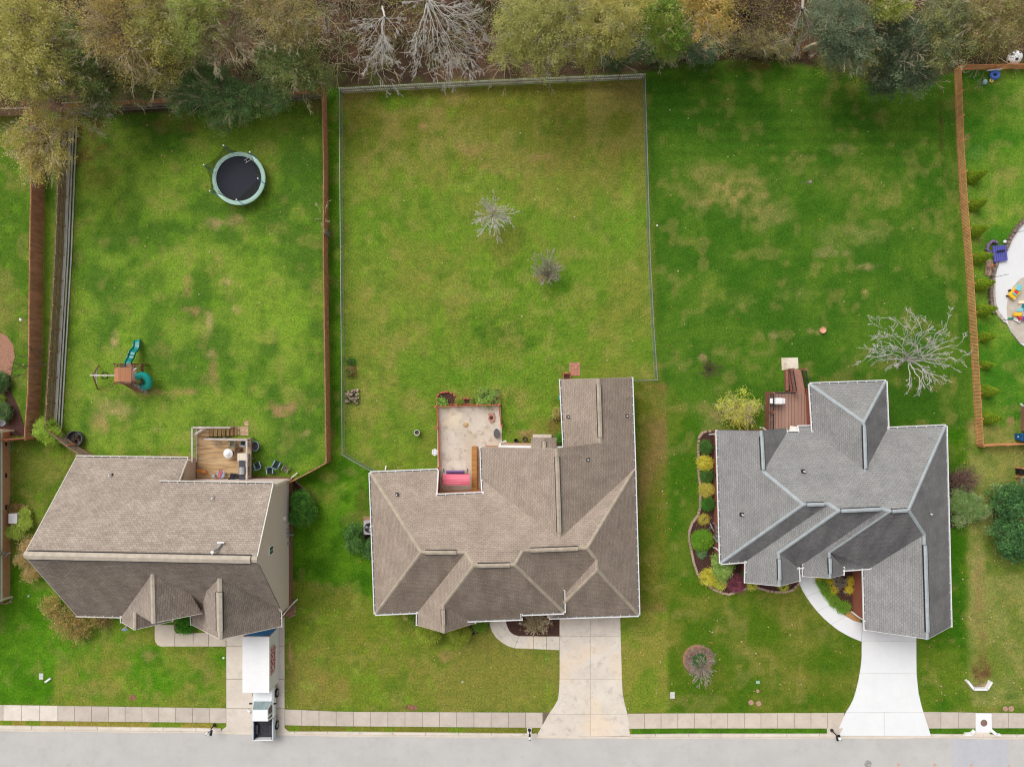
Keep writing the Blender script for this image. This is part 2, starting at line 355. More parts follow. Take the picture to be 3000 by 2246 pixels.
def leaf_mat(name):
    m = attr_mat(name, rough=0.7, noise_amt=0.10, noise_scale=2.0, bump=0.0, spec=0.2); n = m.node_tree.nodes; l = m.node_tree.links
    b = n['Principled BSDF']; tr = n.new('ShaderNodeBsdfTranslucent'); at = [x for x in n if x.bl_idname == 'ShaderNodeAttribute'][0]; l.new(at.outputs['Color'], tr.inputs['Color'])
    mx = n.new('ShaderNodeMixShader'); mx.inputs[0].default_value = 0.38; l.new(b.outputs[0], mx.inputs[1]); l.new(tr.outputs[0], mx.inputs[2]); l.new(mx.outputs[0], n['Material Output'].inputs[0]); return m
M['leaf'] = leaf_mat('leaf_cover')
M['bark'] = mat('bark_brown', (112,96,80), 0.9, 0.3, 8.0)
M['twig_dark'] = mat('twig_dark', (98,80,72), 0.9, 0.3, 5.0)
M['bark_pale'] = mat('bark_pale', (176,166,152), 0.85, 0.2, 6.0)
M['bark_white'] = mat('bark_whitish', (210,205,198), 0.85, 0.15, 6.0)
M['bark_tan'] = mat('bark_tan', (200,184,154), 0.85, 0.25, 6.0)
M['metal_grey'] = mat('galvanised', (165,168,170), 0.45, 0.1, 5.0, metal=0.5)
M['black'] = mat('black_plastic', (34,34,38), 0.5, 0.2, 5.0)
M['black_metal'] = mat('black_metal', (44,42,46), 0.45, 0.15, 5.0)
# ------------------------------------------------------------------ ground with the lawn's own colours
KX = [0, 640, 850, 1000, 1600, 1840, 2000, 2420, 2720, 3000]
K_top = [2063.5, 2073, 2077, 2083.4, 2086, 2089, 2088, 2087, 2084, 2088]
K_bot = [2108.8, 2115.5, 2123, 2125.5, 2130, 2133, 2131.5, 2132, 2132, 2131]
K_gra = [2123, 2131, 2141, 2141, 2147, 2149, 2147, 2147, 2148, 2149.5]
K_ker = [2133, 2139.5, 2147, 2148.5, 2153, 2156, 2155, 2155, 2154, 2157]
def ky(arr, x): return float(np.interp(x, KX, arr))
def pdist(poly, x, y):
    """signed distance (px), positive inside"""
    ins = np.zeros(x.shape, bool); d2 = np.full(x.shape, 1e18)
    n = len(poly)
    for i in range(n):
        x1, y1 = poly[i]; x2, y2 = poly[(i+1) % n]
        c = ((y1 > y) != (y2 > y)) & (x < (x2-x1)*(y-y1)/((y2-y1) if y2 != y1 else 1e-9)+x1); ins ^= c
        dx, dy = x2-x1, y2-y1; t = np.clip(((x-x1)*dx+(y-y1)*dy)/(dx*dx+dy*dy+1e-9), 0, 1)
        d2 = np.minimum(d2, (x-x1-t*dx)**2+(y-y1-t*dy)**2)
    return np.where(ins, 1, -1)*np.sqrt(d2)
GK = 0.88
def ground_colour(X, Y):
    gx = X*FPX/CAMH+1500; gy = 1123-Y*FPX/CAMH
    n1 = fbm(X, Y, 6.0, 1); n2 = fbm(X, Y, 2.2, 21, 3); n3 = fbm(X, Y, 1.0, 51, 2); n4 = fbm(X, Y, 14.0, 71, 3)
    wob = (n2-0.5)*26
    C = np.zeros(X.shape+(3,))
    def L(c): return np.array(lin(c))
    def two(a, b, m): return L(a)*(1-m[..., None])+L(b)*m[..., None]
    def put(mask, col):
        nonlocal C
        if not hasattr(col, 'shape') or col.ndim == 1: col = np.broadcast_to(np.asarray(col), C.shape)
        C = C*(1-mask[..., None])+col*mask[..., None]
    def ht(a): return sstep(0.38, 0.62, a)
    put(np.ones(X.shape), two((88,122,34), (112,130,50), ht(n1)))
    def region(poly, col, soft=10, wobble=1.0):
        put(sstep(-soft, soft, pdist(poly, gx, gy)+wob*0.6*wobble), col)
    h1, h2, h3, h4 = ht(n1), ht(n2), ht(n3), ht(n4)
    # back lawns
    region([(-400,335),(125,335),(122,1285),(-400,1285)], two((126,134,62), (84,120,36), h1))
    region([(-400,1285),(300,1285),(300,2063),(-400,2063)], two((92,118,36), (122,128,58), h2*0.7))
    region([(60,1620),(200,1700),(190,2063),(-400,2063),(-400,1700)], two((74,126,20), (86,136,28), h2))
    region([(200,300),(962,270),(968,1350),(850,1402),(300,1345),(175,1250),(120,1260),(125,340)], two((84,122,40), (122,154,54), ht(n2*0.5+n1*0.5)))
    region([(962,240),(1004,240),(1010,1330),(1120,1400),(1100,1800),(850,1780),(850,1400),(972,1350)], two((68,116,22), (90,138,30), h2))
    region([(1004,270),(1882,235),(1925,1112),(1650,1115),(1650,1350),(1110,1385),(1008,1330)], two((124,138,56), (106,140,44), ht(n1*0.6+n2*0.4)))
    m = sstep(0, 1, (650-gy)/420)*sstep(-5, 5, pdist([(1004,270),(1882,235),(1905,760),(1004,760)], gx, gy))
    put(m*0.9, two((142,132,72), (118,118,48), h2))
    region([(1885,160),(2790,160),(2865,1300),(2870,2063),(2830,2063),(2830,1300),(2765,1250),(2100,1250),(2060,1300),(1985,1300),(1935,1112)], two((64,108,28), (84,122,36), ht(n1*0.4+n2*0.6)))
    region([(1862,1120),(1955,1120),(1955,1800),(1862,1800)], two((104,118,38), (132,118,68), ht(n1)))
    region([(1955,1120),(2050,1250),(2050,1800),(1955,2063),(1965,1800)], two((70,112,24), (96,122,38), h2))
    region([(2815,205),(3500,205),(3500,1300),(2862,1300),(2830,750)], two((70,126,32), (108,146,48), ht(n1*0.5+n2*0.5)))
    region([(2785,1250),(3500,1250),(3500,2063),(2825,2063)], two((112,132,54), (138,146,76), ht(n2)))
    # front lawns
    region([(180,1800),(665,1800),(665,2070),(150,2070)], two((84,138,26), (126,140,54), ht(n2*0.6+n1*0.4)))
    region([(834,1690),(1100,1750),(1640,1800),(1640,2085),(834,2078)], two((114,134,44), (130,134,60), ht(n1)))
    region([(1815,1790),(1960,1790),(1960,2088),(1815,2088)], two((118,140,46), (136,140,60), h2))
    region([(1955,1700),(2340,1700),(2530,1860),(2530,1960),(2480,2088),(1960,2088)], two((82,114,26), (116,126,48), ht(n1*0.6+n2*0.4)))
    region([(2684,1800),(2835,1500),(2835,1950),(2845,2084),(2705,2084)], two((70,114,22), (98,126,36), h2))
    region([(2765,1250),(2835,1250),(2826,1900),(2790,1900)], two((60,110,18), (84,122,28), h2))
    # bare / dry / lush patches:  x, y, rx, ry, colour, strength
    T = (178,158,112); TB = (164,140,92); GR = (122,160,50); DK = (48,100,22); OL = (138,128,66); RD = (176,140,104)
    bl = [
     (640,650,30,20,T,.9),(668,830,16,14,T,1),(690,640,22,16,T,.6),(640,760,16,12,TB,.7),(560,905,40,14,RD,.7),(545,830,16,36,TB,.7),(615,960,14,50,T,.7),(630,1080,20,70,TB,.55),
     (335,1000,14,30,T,.8),(480,1150,90,10,TB,.7),(330,1200,70,40,T,.7),(300,1230,30,30,RD,.5),(460,1260,18,14,T,.7),(620,1040,20,20,T,.5),(840,1200,46,22,RD,.7),(900,1270,16,12,T,.6),(690,905,14,12,T,.5),
     (925,850,10,14,RD,.7),(480,1335,60,12,TB,.7),(560,1345,50,8,RD,.5),(240,430,90,60,(112,88,52),.75),(300,520,60,60,(120,104,56),.6),(260,360,70,40,(96,74,46),.8),(560,370,120,18,(124,110,58),.7),(930,310,20,26,RD,.5),
     (860,960,50,90,GR,.8),(330,600,70,110,GR,.65),(520,500,110,50,GR,.4),(560,1100,40,30,GR,.3),(480,870,70,90,GR,.35),(800,780,60,50,GR,.5),(250,700,40,90,GR,.5),(380,1000,50,40,GR,.3),
     (720,1220,70,50,DK,.35),(760,1330,60,50,DK,.45),(820,1120,60,70,DK,.3),(440,1240,30,12,DK,.4),(480,400,70,20,DK,.5),(480,900,8,8,DK,.8),(364,970,7,7,DK,.9),(712,1080,7,6,DK,.9),(680,1057,6,6,DK,.8),(805,1108,16,10,DK,.6),(670,865,6,6,DK,.8),
     (1180,300,130,30,(86,128,30),.6),(1500,460,220,60,OL,.45),(1390,440,60,24,TB,.5),(1480,500,60,14,RD,.35),(1380,390,70,50,(146,146,76),.4),(1240,370,14,12,RD,.5),(1580,460,40,12,RD,.4),(1800,450,30,40,OL,.7),
     (1500,640,60,40,(92,136,36),.6),(1640,820,46,40,(86,136,34),.7),(1590,812,14,10,RD,.8),(1450,970,120,50,DK,.75),(1540,990,70,44,DK,.55),(1330,950,60,20,DK,.35),(1600,960,70,30,DK,.3),(1289,938,8,10,DK,.6),(1198,978,12,12,DK,.4),(1157,1128,7,6,DK,.8),(1290,815,9,9,DK,.7),(1186,1146,7,12,DK,.6),(1590,1200,70,40,GR,.6),
     (1640,1230,40,80,DK,.3),(1420,1100,110,50,(96,146,38),.5),(1320,1110,40,40,(90,134,34),.6),(1850,640,30,160,GR,.4),(1840,560,24,40,GR,.3),(1120,900,90,160,(136,146,66),.4),(1100,1100,60,60,(140,144,70),.5),
     (1530,1268,40,14,RD,.6),(1560,1290,60,16,(120,110,60),.6),(1630,1240,20,60,(120,100,60),.6),(1200,1395,80,10,RD,.6),(1240,1300,40,60,(84,124,32),.5),
     (2140,560,130,50,(160,150,88),.85),(2060,600,40,26,(164,154,94),.8),(2230,620,90,50,(156,150,88),.7),(2060,500,60,30,(140,140,76),.6),(2480,440,60,16,(140,142,80),.6),(2480,520,140,36,(132,140,66),.5),(2560,580,90,20,(134,140,68),.4),
     (2500,690,130,36,(146,150,84),.5),(2440,740,60,14,(176,158,112),.6),(2180,880,60,40,(142,148,76),.6),(2090,860,40,60,(120,140,56),.6),(2330,860,60,30,(130,142,70),.4),(2535,855,12,8,T,.8),(2060,1050,14,10,T,.7),(2080,1080,40,26,(90,80,50),.5),
     (2530,780,40,14,T,.6),(2110,1200,60,30,(150,136,84),.5),(2090,1240,30,30,T,.5),(2150,1150,60,30,(124,130,60),.5),(2600,1070,30,20,TB,.7),(2340,860,12,10,T,.5),(2390,970,22,10,T,.7),(2265,980,12,10,T,.6),(2340,740,20,90,DK,.4),(2300,640,80,80,DK,.45),
     (2420,700,80,60,DK,.35),(2300,430,120,60,DK,.3),(2600,900,100,60,DK,.25),(2780,700,20,120,(130,138,64),.5),(2790,1000,14,160,(122,136,58),.5),(2775,1200,20,100,(124,136,60),.4),(2060,200,160,20,(74,100,30),.6),(2200,186,90,16,(120,92,60),.7),
     (2250,260,60,30,(96,136,34),.4),(2757,330,4,130,(84,66,42),.8),(2766,520,4,40,(120,110,60),.7),(2795,330,30,60,(82,118,50),.6),(2810,400,10,12,RD,.6),(2834,400,10,14,RD,.6),(2790,500,20,60,(136,138,72),.4),
     (2900,1000,60,40,GR,.5),(2930,420,50,40,(90,150,36),.5),(2860,440,30,30,(100,140,70),.4),(2950,520,40,30,(150,150,80),.5),(2920,630,50,30,GR,.6),(2840,1250,20,20,RD,.4),(2960,1235,12,12,RD,.7),
     (500,1960,90,50,GR,.5),(320,1950,60,20,OL,.6),(380,1890,30,30,OL,.5),(250,2020,80,30,TB,.4),(440,1920,30,20,RD,.4),(600,1960,40,60,(150,136,84),.6),(655,1990,8,70,TB,.6),(470,1936,8,8,DK,.9),(400,1890,8,8,DK,.7),(600,2050,60,12,DK,.3),(430,2040,10,8,RD,.9),
     (850,1910,8,40,RD,.9),(856,1980,10,40,(128,116,66),.6),(843,2062,10,20,(110,86,56),.8),(970,2010,70,50,(146,132,70),.6),(1040,1900,60,60,(134,134,56),.5),(900,2010,24,18,GR,.7),(880,1500,30,160,(86,144,22),.7),(960,1440,30,60,(140,140,66),.5),(1000,1750,60,40,(130,130,60),.5),
     (1210,1950,90,50,(150,132,76),.5),(1300,1920,30,20,RD,.35),(1200,2070,20,6,(110,84,60),.9),(1440,1890,30,20,(150,120,70),.5),(1580,1930,40,20,(90,128,34),.5),(1120,1690,16,20,DK,.3),(1060,1480,30,80,(116,110,52),.5),(1300,1880,60,20,(96,130,30),.5),
     (1905,1400,22,160,(138,122,70),.4),(1915,1650,20,60,(130,120,60),.5),(1900,1250,30,60,(110,110,48),.5),(1870,1500,8,180,(70,106,22),.5),(1905,1840,30,20,(90,126,34),.5),
     (2170,1910,50,30,(140,140,76),.55),(2350,1900,60,40,(130,134,60),.45),(2280,2000,60,30,(130,134,64),.4),(2400,1850,50,30,DK,.4),(2420,1980,40,40,DK,.2),(2100,1830,90,30,DK,.4),(2480,1900,30,60,DK,.3),
     (2862,1600,24,120,(160,156,94),.5),(2870,1780,16,120,(150,126,84),.55),(2875,1960,26,46,(110,78,56),.9),(2880,1900,14,40,(140,100,70),.6),(2960,1900,40,60,(150,146,84),.4),(2955,1970,16,10,(84,150,30),.8),(2960,2040,30,12,DK,.6),(2900,1500,30,80,(146,150,84),.5),(2920,1360,40,60,(138,150,70),.5),
     (2850,1420,20,90,(100,126,50),.5),(2950,1700,30,40,DK,.3),(2780,1340,30,40,(120,124,60),.5),(2940,1960,30,20,(120,140,50),.4),
    ]
    fin = sstep(.3, .62, fbm(X, Y, 0.7, 888, 2))
    for i, (bx, by, rx, ry, c, s) in enumerate(bl):
        sel = (np.abs(gx-bx) < rx*2.2+10) & (np.abs(gy-by) < ry*2.2+10)
        if not sel.any(): continue
        d = np.sqrt(((gx[sel]-bx)/rx)**2+((gy[sel]-by)/ry)**2)
        nn = n3[sel] if min(rx, ry) < 30 else 0.5*n3[sel]+0.5*n2[sel]
        if c == DK: s = s*.8
        mk = sstep(0.0, 0.85, 1.05-d*0.8+(nn-0.5)*1.5)*s*(0.35+0.65*fin[sel])
        C[sel] = C[sel]*(1-mk[:, None])+L(c)*mk[:, None]
    # general mottling of each lawn at 0.5-2 m, dry grass and clover
    isg = sstep(0.2, 0.5, (C[..., 1]-C[..., 0])*20)
    put(isg*sstep(0.60, 0.72, fbm(X, Y, 1.3, 301, 2))*0.22, L((168,152,92)))
    put(isg*sstep(0.60, 0.74, fbm(X, Y, 1.1, 401, 2))*0.3, L((60,110,24)))
    put(isg*sstep(0.62, 0.74, fbm(X, Y, 0.9, 501, 2))*0.22*sstep(2000, 1500, gx), L((126,176,44)))
    # leaf litter on the woodland floor
    wl = interp([-400,0,125,215,480,850,950,1004,1880,2000,2150,2300,2420,2560,2700,2780,2830,3000,3500], [335,335,330,345,330,300,262,258,215,186,176,182,200,236,250,215,196,188,188], gx)
    lm = sstep(-8, 10, wl-gy+wob*0.6)
    put(lm, two((98,78,64), (70,58,46), ht(n2))*(0.7+0.6*n3[..., None]))
    put(lm*sstep(0.6, 0.72, fbm(X, Y, 1.4, 777))*0.5, L((84,98,46)))
    # verge between pavement and kerb
    kb = interp(KX, K_bot, gx)
    vm = sstep(-2, 1, gy-kb)
    ver = np.where((gx < 640)[..., None], L((150,144,66)), np.where((gx > 1850)[..., None], L((74,122,28)), L((120,126,50))))
    put(vm, ver*(0.75+0.5*n3[..., None]))
    put(vm*sstep(0.55, 0.7, n3)*(gx < 1850), L((112,140,40)))
    # faint mowing stripes on the open lawn
    st_ = sstep(-30, 30, pdist([(1890,200),(2780,200),(2790,520),(1895,480)], gx, gy))*np.sin(Y*2*math.pi/1.15+0.2*np.sin(X*.3))*.07
    C = C*(1+st_[..., None])
    return C*np.array([1.02, .975, .98])*GK
fx = np.concatenate([[-600,-300,-150,-90,-66], np.arange(-56, 56.01, 0.22), [66,90,150,300,600]])
fy = np.concatenate([[-600,-300,-150,-80,-52], np.arange(-42, 44.01, 0.22), [55,80,150,300,600]])
GX, GY = np.meshgrid(fx, fy, indexing='ij')
gc = ground_colour(GX, GY)
nx_, ny_ = len(fx), len(fy)
gme = bpy.data.meshes.new('ground')
co = np.zeros((nx_*ny_, 3), np.float32); co[:, 0] = GX.ravel(); co[:, 1] = GY.ravel()
ii, jj = np.meshgrid(np.arange(nx_-1), np.arange(ny_-1), indexing='ij')
a_ = (ii*ny_+jj).ravel(); quads = np.stack([a_, a_+ny_, a_+ny_+1, a_+1], 1)
gme.vertices.add(len(co)); gme.vertices.foreach_set('co', co.ravel())
gme.loops.add(quads.size); gme.loops.foreach_set('vertex_index', quads.ravel())
gme.polygons.add(len(quads)); gme.polygons.foreach_set('loop_start', np.arange(len(quads))*4)
gme.update(calc_edges=True)
ground = bpy.data.objects.new('ground', gme); COL.objects.link(ground); ground['kind'] = 'structure'
M['grass'] = attr_mat('lawn_grass', rough=0.95, noise_amt=0.45, noise_scale=6.5, fine=1.6, bump=0.9, spec=0.05, bdist=0.05)
gme.materials.append(M['grass']); set_cols(ground, gc.reshape(-1, 3))
# ------------------------------------------------------------------ road, kerb, pavements, drives
def slab_obj(name, polys, mats, z0, z1, cols=None, midx=None):
    """polys in ground pixels; each slab gets its own slight tint"""
    mb = MB(); cc = []
    for i, p in enumerate(polys):
        b = len(mb.v); mb.prism([G(*q) for q in p], z0, z1, mi=(midx[i] if midx else 0))
        t = (cols[i] if cols else 0.95+0.08*random.random()); t = t if hasattr(t, '__len__') else (t, t*random.uniform(.99, 1.01), t)
        cc += [t]*(len(mb.v)-b)
    o = struct(mb, name, mats); set_cols(o, np.array(cc)); return o
# road
xs = [-2400]+list(range(-100, 3101, 100))+[5400]
road = [(x, ky(K_ker, x)+0.0) for x in xs]+[(5400, 2700), (-2400, 2700)]
slab_obj('road', [road], M['road'], -0.05, 0.012, cols=[1.0])
slab_obj('road_patch', [[(2790, 2157), (2955, 2157), (2957, 2700), (2789, 2700)]], M['road_patch'], 0.0, 0.016, cols=[1.0])
# pale gutter line along the kerb
slab_obj('road_gutter', [[(x, ky(K_ker, x)+0.5) for x in xs]+[(x, ky(K_ker, x)+7+1.2*math.sin(x*.02)) for x in xs[::-1]]], M['conc_drive'], 0.0, 0.019, cols=[(1.0, .97, .95)])
kerbs = []
gaps = [(648, 848), (1573, 1846), (2447, 2727)]
x = -2400
while x < 5400:
    x2 = x+96
    if not any(x2 > g0 and x < g1 for g0, g1 in gaps): kerbs.append((x, x2-1.2))
    else:
        for g0, g1 in gaps:
            if x < g0 < x2: kerbs.append((x, g0))
            if x < g1 < x2: kerbs.append((g1, x2-1.2))
    x = x2
slab_obj('kerb', [[(a, ky(K_gra, a)), (b, ky(K_gra, b)), (b, ky(K_ker, b)), (a, ky(K_ker, a))] for a, b in kerbs], M['conc_drive'], -0.02, 0.13)
# pavement slabs
pv = []; pc = []
def pave(x0, x1, step, bright=None):
    n = max(1, round((x1-x0)/step)); st = (x1-x0)/n
    for i in range(n):
        a = x0+i*st+0.6; b = x0+(i+1)*st-0.6
        pv.append([(a, ky(K_top, a)), (b, ky(K_top, b)), (b, ky(K_bot, b)), (a, ky(K_bot, a))])
        pc.append(bright if bright else (0.93+0.1*random.random()))
pave(-2400, 10, 50); pave(10, 170, 52, (1.32, 1.36, 1.38)); pave(170, 663, 49.2); pave(834, 1590, 49.6)
pave(1839, 2473, 49, None); pave(2705, 2858, 50); pave(2904, 5400, 50)
for i in range(len(pv)):
    if 834 < pv[i][0][0] < 930: pc[i] = 1.0
    if 1839 < pv[i][0][0] < 2473: pc[i] = (1.08, 1.06, 1.02)
slab_obj('sidewalk', pv, M['conc_side'], -0.03, 0.035, cols=pc)
slab_obj('sidewalk_bed', [[(x, ky(K_top, x)) for x in xs if True]+[(x, ky(K_bot, x)) for x in xs[::-1]]], M['joint'], -0.05, 0.015, cols=[1])
# drive A
yA = [1795, 1891, 1988, 2074]
pa = []; xm = 0.7
for (y0, y1) in zip(yA[:-1], yA[1:]):
    pa.append([(663.5, y0+xm), (833.5, y0+xm), (834, y1-xm), (663.5, y1-xm)])
pa.append([(663.5, 2075), (834, 2075), (834, 2131), (848, 2142), (848, 2147), (644, 2140), (663.5, 2127)])
slab_obj('driveway', pa, M['conc_drive'], -0.03, 0.04)
pw = [[(454,1829),(510.5,1829),(511,1846),(518,1853.5),(512,1853.5),(512,1892),(472,1892.4),(462,1888),(455.5,1878),(454,1868)],
      [(513.2,1854.5),(566,1853),(566,1892.2),(513.2,1892.2)],[(567.2,1853),(611,1852),(611,1892.2),(567.2,1892.2)],[(612.2,1852),(662,1840),(662,1892.2),(612.2,1892.2)]]
slab_obj('path', pw, M['conc_drive'], -0.03, 0.045, cols=[(.96,.93,.88)]*4)
# drive B
yB = [1800, 1863, 1987.4, 2090]
def lB(y): return float(np.interp(y, [1800,1990,2017,2040,2057,2086,2154], [1639.5,1639.5,1638.5,1636,1632,1610,1572]))
def rB(y): return float(np.interp(y, [1800,1990,2030,2060,2089,2155], [1816.6,1822,1824,1830,1838,1846]))
pb = []
for (y0, y1) in zip(yB, yB[1:]+[2154.5]):
    ys = np.linspace(y0+0.4, y1-0.4, 6)
    pb.append([(lB(y), y) for y in ys]+[(1728.8, y1-0.4), (1728.8, y0+0.4)])
    pb.append([(rB(y), y) for y in ys]+[(1729.6, y1-0.4), (1729.6, y0+0.4)])
slab_obj('driveway', pb, M['conc_b'], -0.03, 0.04)
outer = [(1432.5,1812),(1435,1830),(1441.6,1849),(1454,1867),(1471,1881),(1488,1891),(1507,1897),(1562,1899.5),(1600,1901),(1638.6,1902.7)]
inner = [(1481,1812),(1483,1824),(1487,1836),(1492,1846),(1499,1853.5),(1509,1859),(1521,1862),(1562,1862.5),(1600,1863),(1638.6,1863)]
wb = [[outer[i], outer[i+1], inner[i+1], inner[i]] for i in range(6)]
wbp = [[outer[0],outer[1],outer[2],outer[3],inner[3],inner[2],inner[1],inner[0]],[outer[3],outer[4],outer[5],outer[6],inner[6],inner[5],inner[4],inner[3]],
       [(1508,1897),outer[7],inner[7],(1522,1862)],[(1563.2,1899.5),outer[8],inner[8],(1563.2,1862.5)],[(1601.2,1901),outer[9],inner[9],(1601.2,1863)]]
slab_obj('path', wbp, M['conc_b'], -0.03, 0.045)
# drive C (new white concrete)
def lC(y): return float(np.interp(y, [1820,1878.7,1926,1955,1985,2012,2039.5,2060,2089,2152.7], [2527,2524.5,2524,2521,2516,2510,2502.7,2494,2475.5,2448]))
def rC(y): return float(np.interp(y, [1820,1868,1930,1971.5,2000,2030,2060,2082.5,2153.6], [2683.5,2683.9,2684,2684.8,2687,2690.7,2697.5,2704,2727]))
yC = [1815, 1876, 1971.5, 2085, 2154]; pcx = []
for k, (y0, y1) in enumerate(zip(yC[:-1], yC[1:])):
    ys = np.linspace(y0+0.35, y1-0.35, 7)
    if k < 3: pcx.append([(lC(y), y) for y in ys]+[(rC(y), y) for y in ys[::-1]])
    else:
        pcx.append([(lC(y), y) for y in ys]+[(2590.6, ys[-1]), (2590.6, ys[0])]); pcx.append([(2591.3, ys[0]), (2591.3, ys[-1])]+[(rC(y), y) for y in ys[::-1]])
slab_obj('driveway', pcx, M['conc_white'], -0.03, 0.04, cols=[1.0]*5)
oc = [(2340.6,1655),(2340.6,1706),(2350,1727),(2362,1747),(2377,1769),(2394,1790),(2414,1811),(2434.8,1829),(2456,1845),(2480,1859),(2501,1869),(2523.5,1878)]
ic = [(2391,1655),(2392,1690),(2400,1709),(2410,1727),(2424,1748),(2439,1767.7),(2457,1787),(2477.8,1804),(2500,1817),(2512,1820),(2520,1822),(2526,1824)]
wc = []
for a, b in [(0,3),(3,5),(5,7),(7,11)]:
    p = oc[a:b+1]+ic[a:b+1][::-1]; wc.append(p)
slab_obj('path', wc, M['conc_white'], -0.03, 0.045, cols=[1.0]*4)
mbj = MB()
for a in (3, 5, 7): mbj.beam(P(*oc[a], .047), P(*ic[a], .047), 0.03, 0.004)
mbj.beam(P(2526,1824,.047), P(2524,1878,.047), 0.03, 0.004)
struct(mbj, 'path_joint', [mat('joint_grey', (190,190,192), .9, .1)])
# storm drain pad over the pavement
slab_obj('drain_pad', [[(2857.5,2087),(2903,2087),(2904,2130),(2904,2143),(2857.5,2143)]], M['conc_white'], -0.02, 0.10, cols=[1.03])
slab_obj('drain_apron', [[(2853,2143.5),(2897,2143.5),(2903,2156),(2848,2156)]], M['conc_drive'], -0.02, 0.05, cols=[1.0])
# ------------------------------------------------------------------ houses
def plane(a, b, c):
    n = (b-a).cross(c-a).normalized(); return (n, n.dot(a))
def ray(px, py, pl):
    o = Vector((0, 0, CAMH)); d = P(px, py, 0)-o; n, k = pl
    t = (k-n.dot(o))/n.dot(d); return o+d*t
def roof_mesh(name, faces, material, parent, thick=0.16, skirt_mat=None):
    """faces: list of (list of Vector, eave index pair or None, stain). UV from each face's own slope."""
    from mathutils.geometry import tessellate_polygon
    vs = []; fs = []; uvs = []; st = []
    for pts, stain in faces:
        n = Vector((0, 0, 0))
        for i in range(len(pts)):
            p, q = pts[i], pts[(i+1) % len(pts)]
            n += Vector(((p.y-q.y)*(p.z+q.z), (p.z-q.z)*(p.x+q.x), (p.x-q.x)*(p.y+q.y)))
        n.normalize()
        if n.z < 0: n = -n; pts = pts[::-1]
        hx = Vector((n.x, n.y, 0)); hx = hx.normalized() if hx.length > 1e-4 else Vector((0, 1, 0))
        u = Vector((-hx.y, hx.x, 0)); v = n.cross(u); v = -v if v.z < 0 else v
        tris = tessellate_polygon([[Vector((p.x, p.y, 0)) for p in pts]])
        uv = [(p.dot(u), p.dot(v)) for p in pts]
        for lo in (0, 1):      # top sheet and underside share the same triangles
            b = len(vs); vs += [(p.x, p.y, p.z-thick*lo) for p in pts]; st += [stain*(1-lo)]*len(pts)
            for t in tris:
                a, bb, cc = [pts[i] for i in t]
                up = (bb-a).cross(cc-a).z > 0
                t2 = t if (up != bool(lo)) else t[::-1]
                fs.append(tuple(b+i for i in t2)); uvs.append([uv[i] for i in t2])
        # rim joining the two sheets
        m = len(pts); b = len(vs)-2*m
        b2 = len(vs); vs += [vs[b+i] for i in range(2*m)]; st += [stain]*(2*m)
        for i in range(m):
            j = (i+1) % m; fs.append((b2+i, b2+m+i, b2+m+j, b2+j)); uvs.append([uv[i], uv[i], uv[j], uv[j]])
    off = root_loc(parent); me = bpy.data.meshes.new(name)
    me.from_pydata([(v[0]-off.x, v[1]-off.y, v[2]-off.z) for v in vs], [], fs)
    me.materials.append(material); ul = me.uv_layers.new(name='UVMap'); flat = [c for f in uvs for c in f]
    ul.data.foreach_set('uv', [x for c in flat for x in c])
    at = me.attributes.new('stain', 'FLOAT', 'POINT'); at.data.foreach_set('value', st)
    me.polygons.foreach_set('use_smooth', [len(f) == 3 for f in fs]); me.update()
    o = bpy.data.objects.new(name, me); COL.objects.link(o); o.parent = parent
    return o
def cap_line(pts, w, h, parent, material, name='ridge_cap', wobble=0.0):
    mb = MB()
    for a, b in zip(pts[:-1], pts[1:]):
        a = Vector(a)+Vector((0, 0, h)); b = Vector(b)+Vector((0, 0, h)); d = (b-a).normalized(); a = a-d*0.04; b = b+d*0.04
        r = d.cross(Vector((0, 0, 1))).normalized()*w/2; dn = Vector((0, 0, -0.22*w)); sk = Vector((0, 0, -h-0.05))
        vs = []
        for p in (a, b): vs += [p-r+dn+sk, p-r+dn, p, p+r+dn, p+r+dn+sk]
        mb.add(vs, [(1,6,7,2),(2,7,8,3),(0,5,6,1),(3,8,9,4),(0,1,2,3,4),(9,8,7,6,5)])
    return mb.build(name, material, parent)
def vent_line(a, b, w, parent, material):
    """raised ridge vent: pale top strip, dark slots along both sides"""
    mb = MB(); h = 0.13
    a = Vector(a)+Vector((0, 0, h)); b = Vector(b)+Vector((0, 0, h)); d = (b-a).normalized()
    r = d.cross(Vector((0, 0, 1))).normalized()*w/2; dn = Vector((0, 0, -0.17*w))
    vs = []
    for p in (a, b): vs += [p-r+dn, p, p+r+dn]
    mb.add(vs, [(0,3,4,1),(1,4,5,2)], 0)
    for s in (-1, 1):
        q = [p+r*s*1.16+dn+Vector((0, 0, -0.07)) for p in (a, b)]
        mb.beam(q[0], q[1], 0.06, 0.12, 1)
    mb.add([a-r+dn, a, a+r+dn, a+r+dn+Vector((0,0,-.15)), a-r+dn+Vector((0,0,-.15))], [(0,1,2,3,4)], 1)
    mb.add([b-r+dn, b, b+r+dn, b+r+dn+Vector((0,0,-.15)), b-r+dn+Vector((0,0,-.15))], [(4,3,2,1,0)], 1)
    return mb.build('ridge_vent', [material, M['dark_vent']], parent)
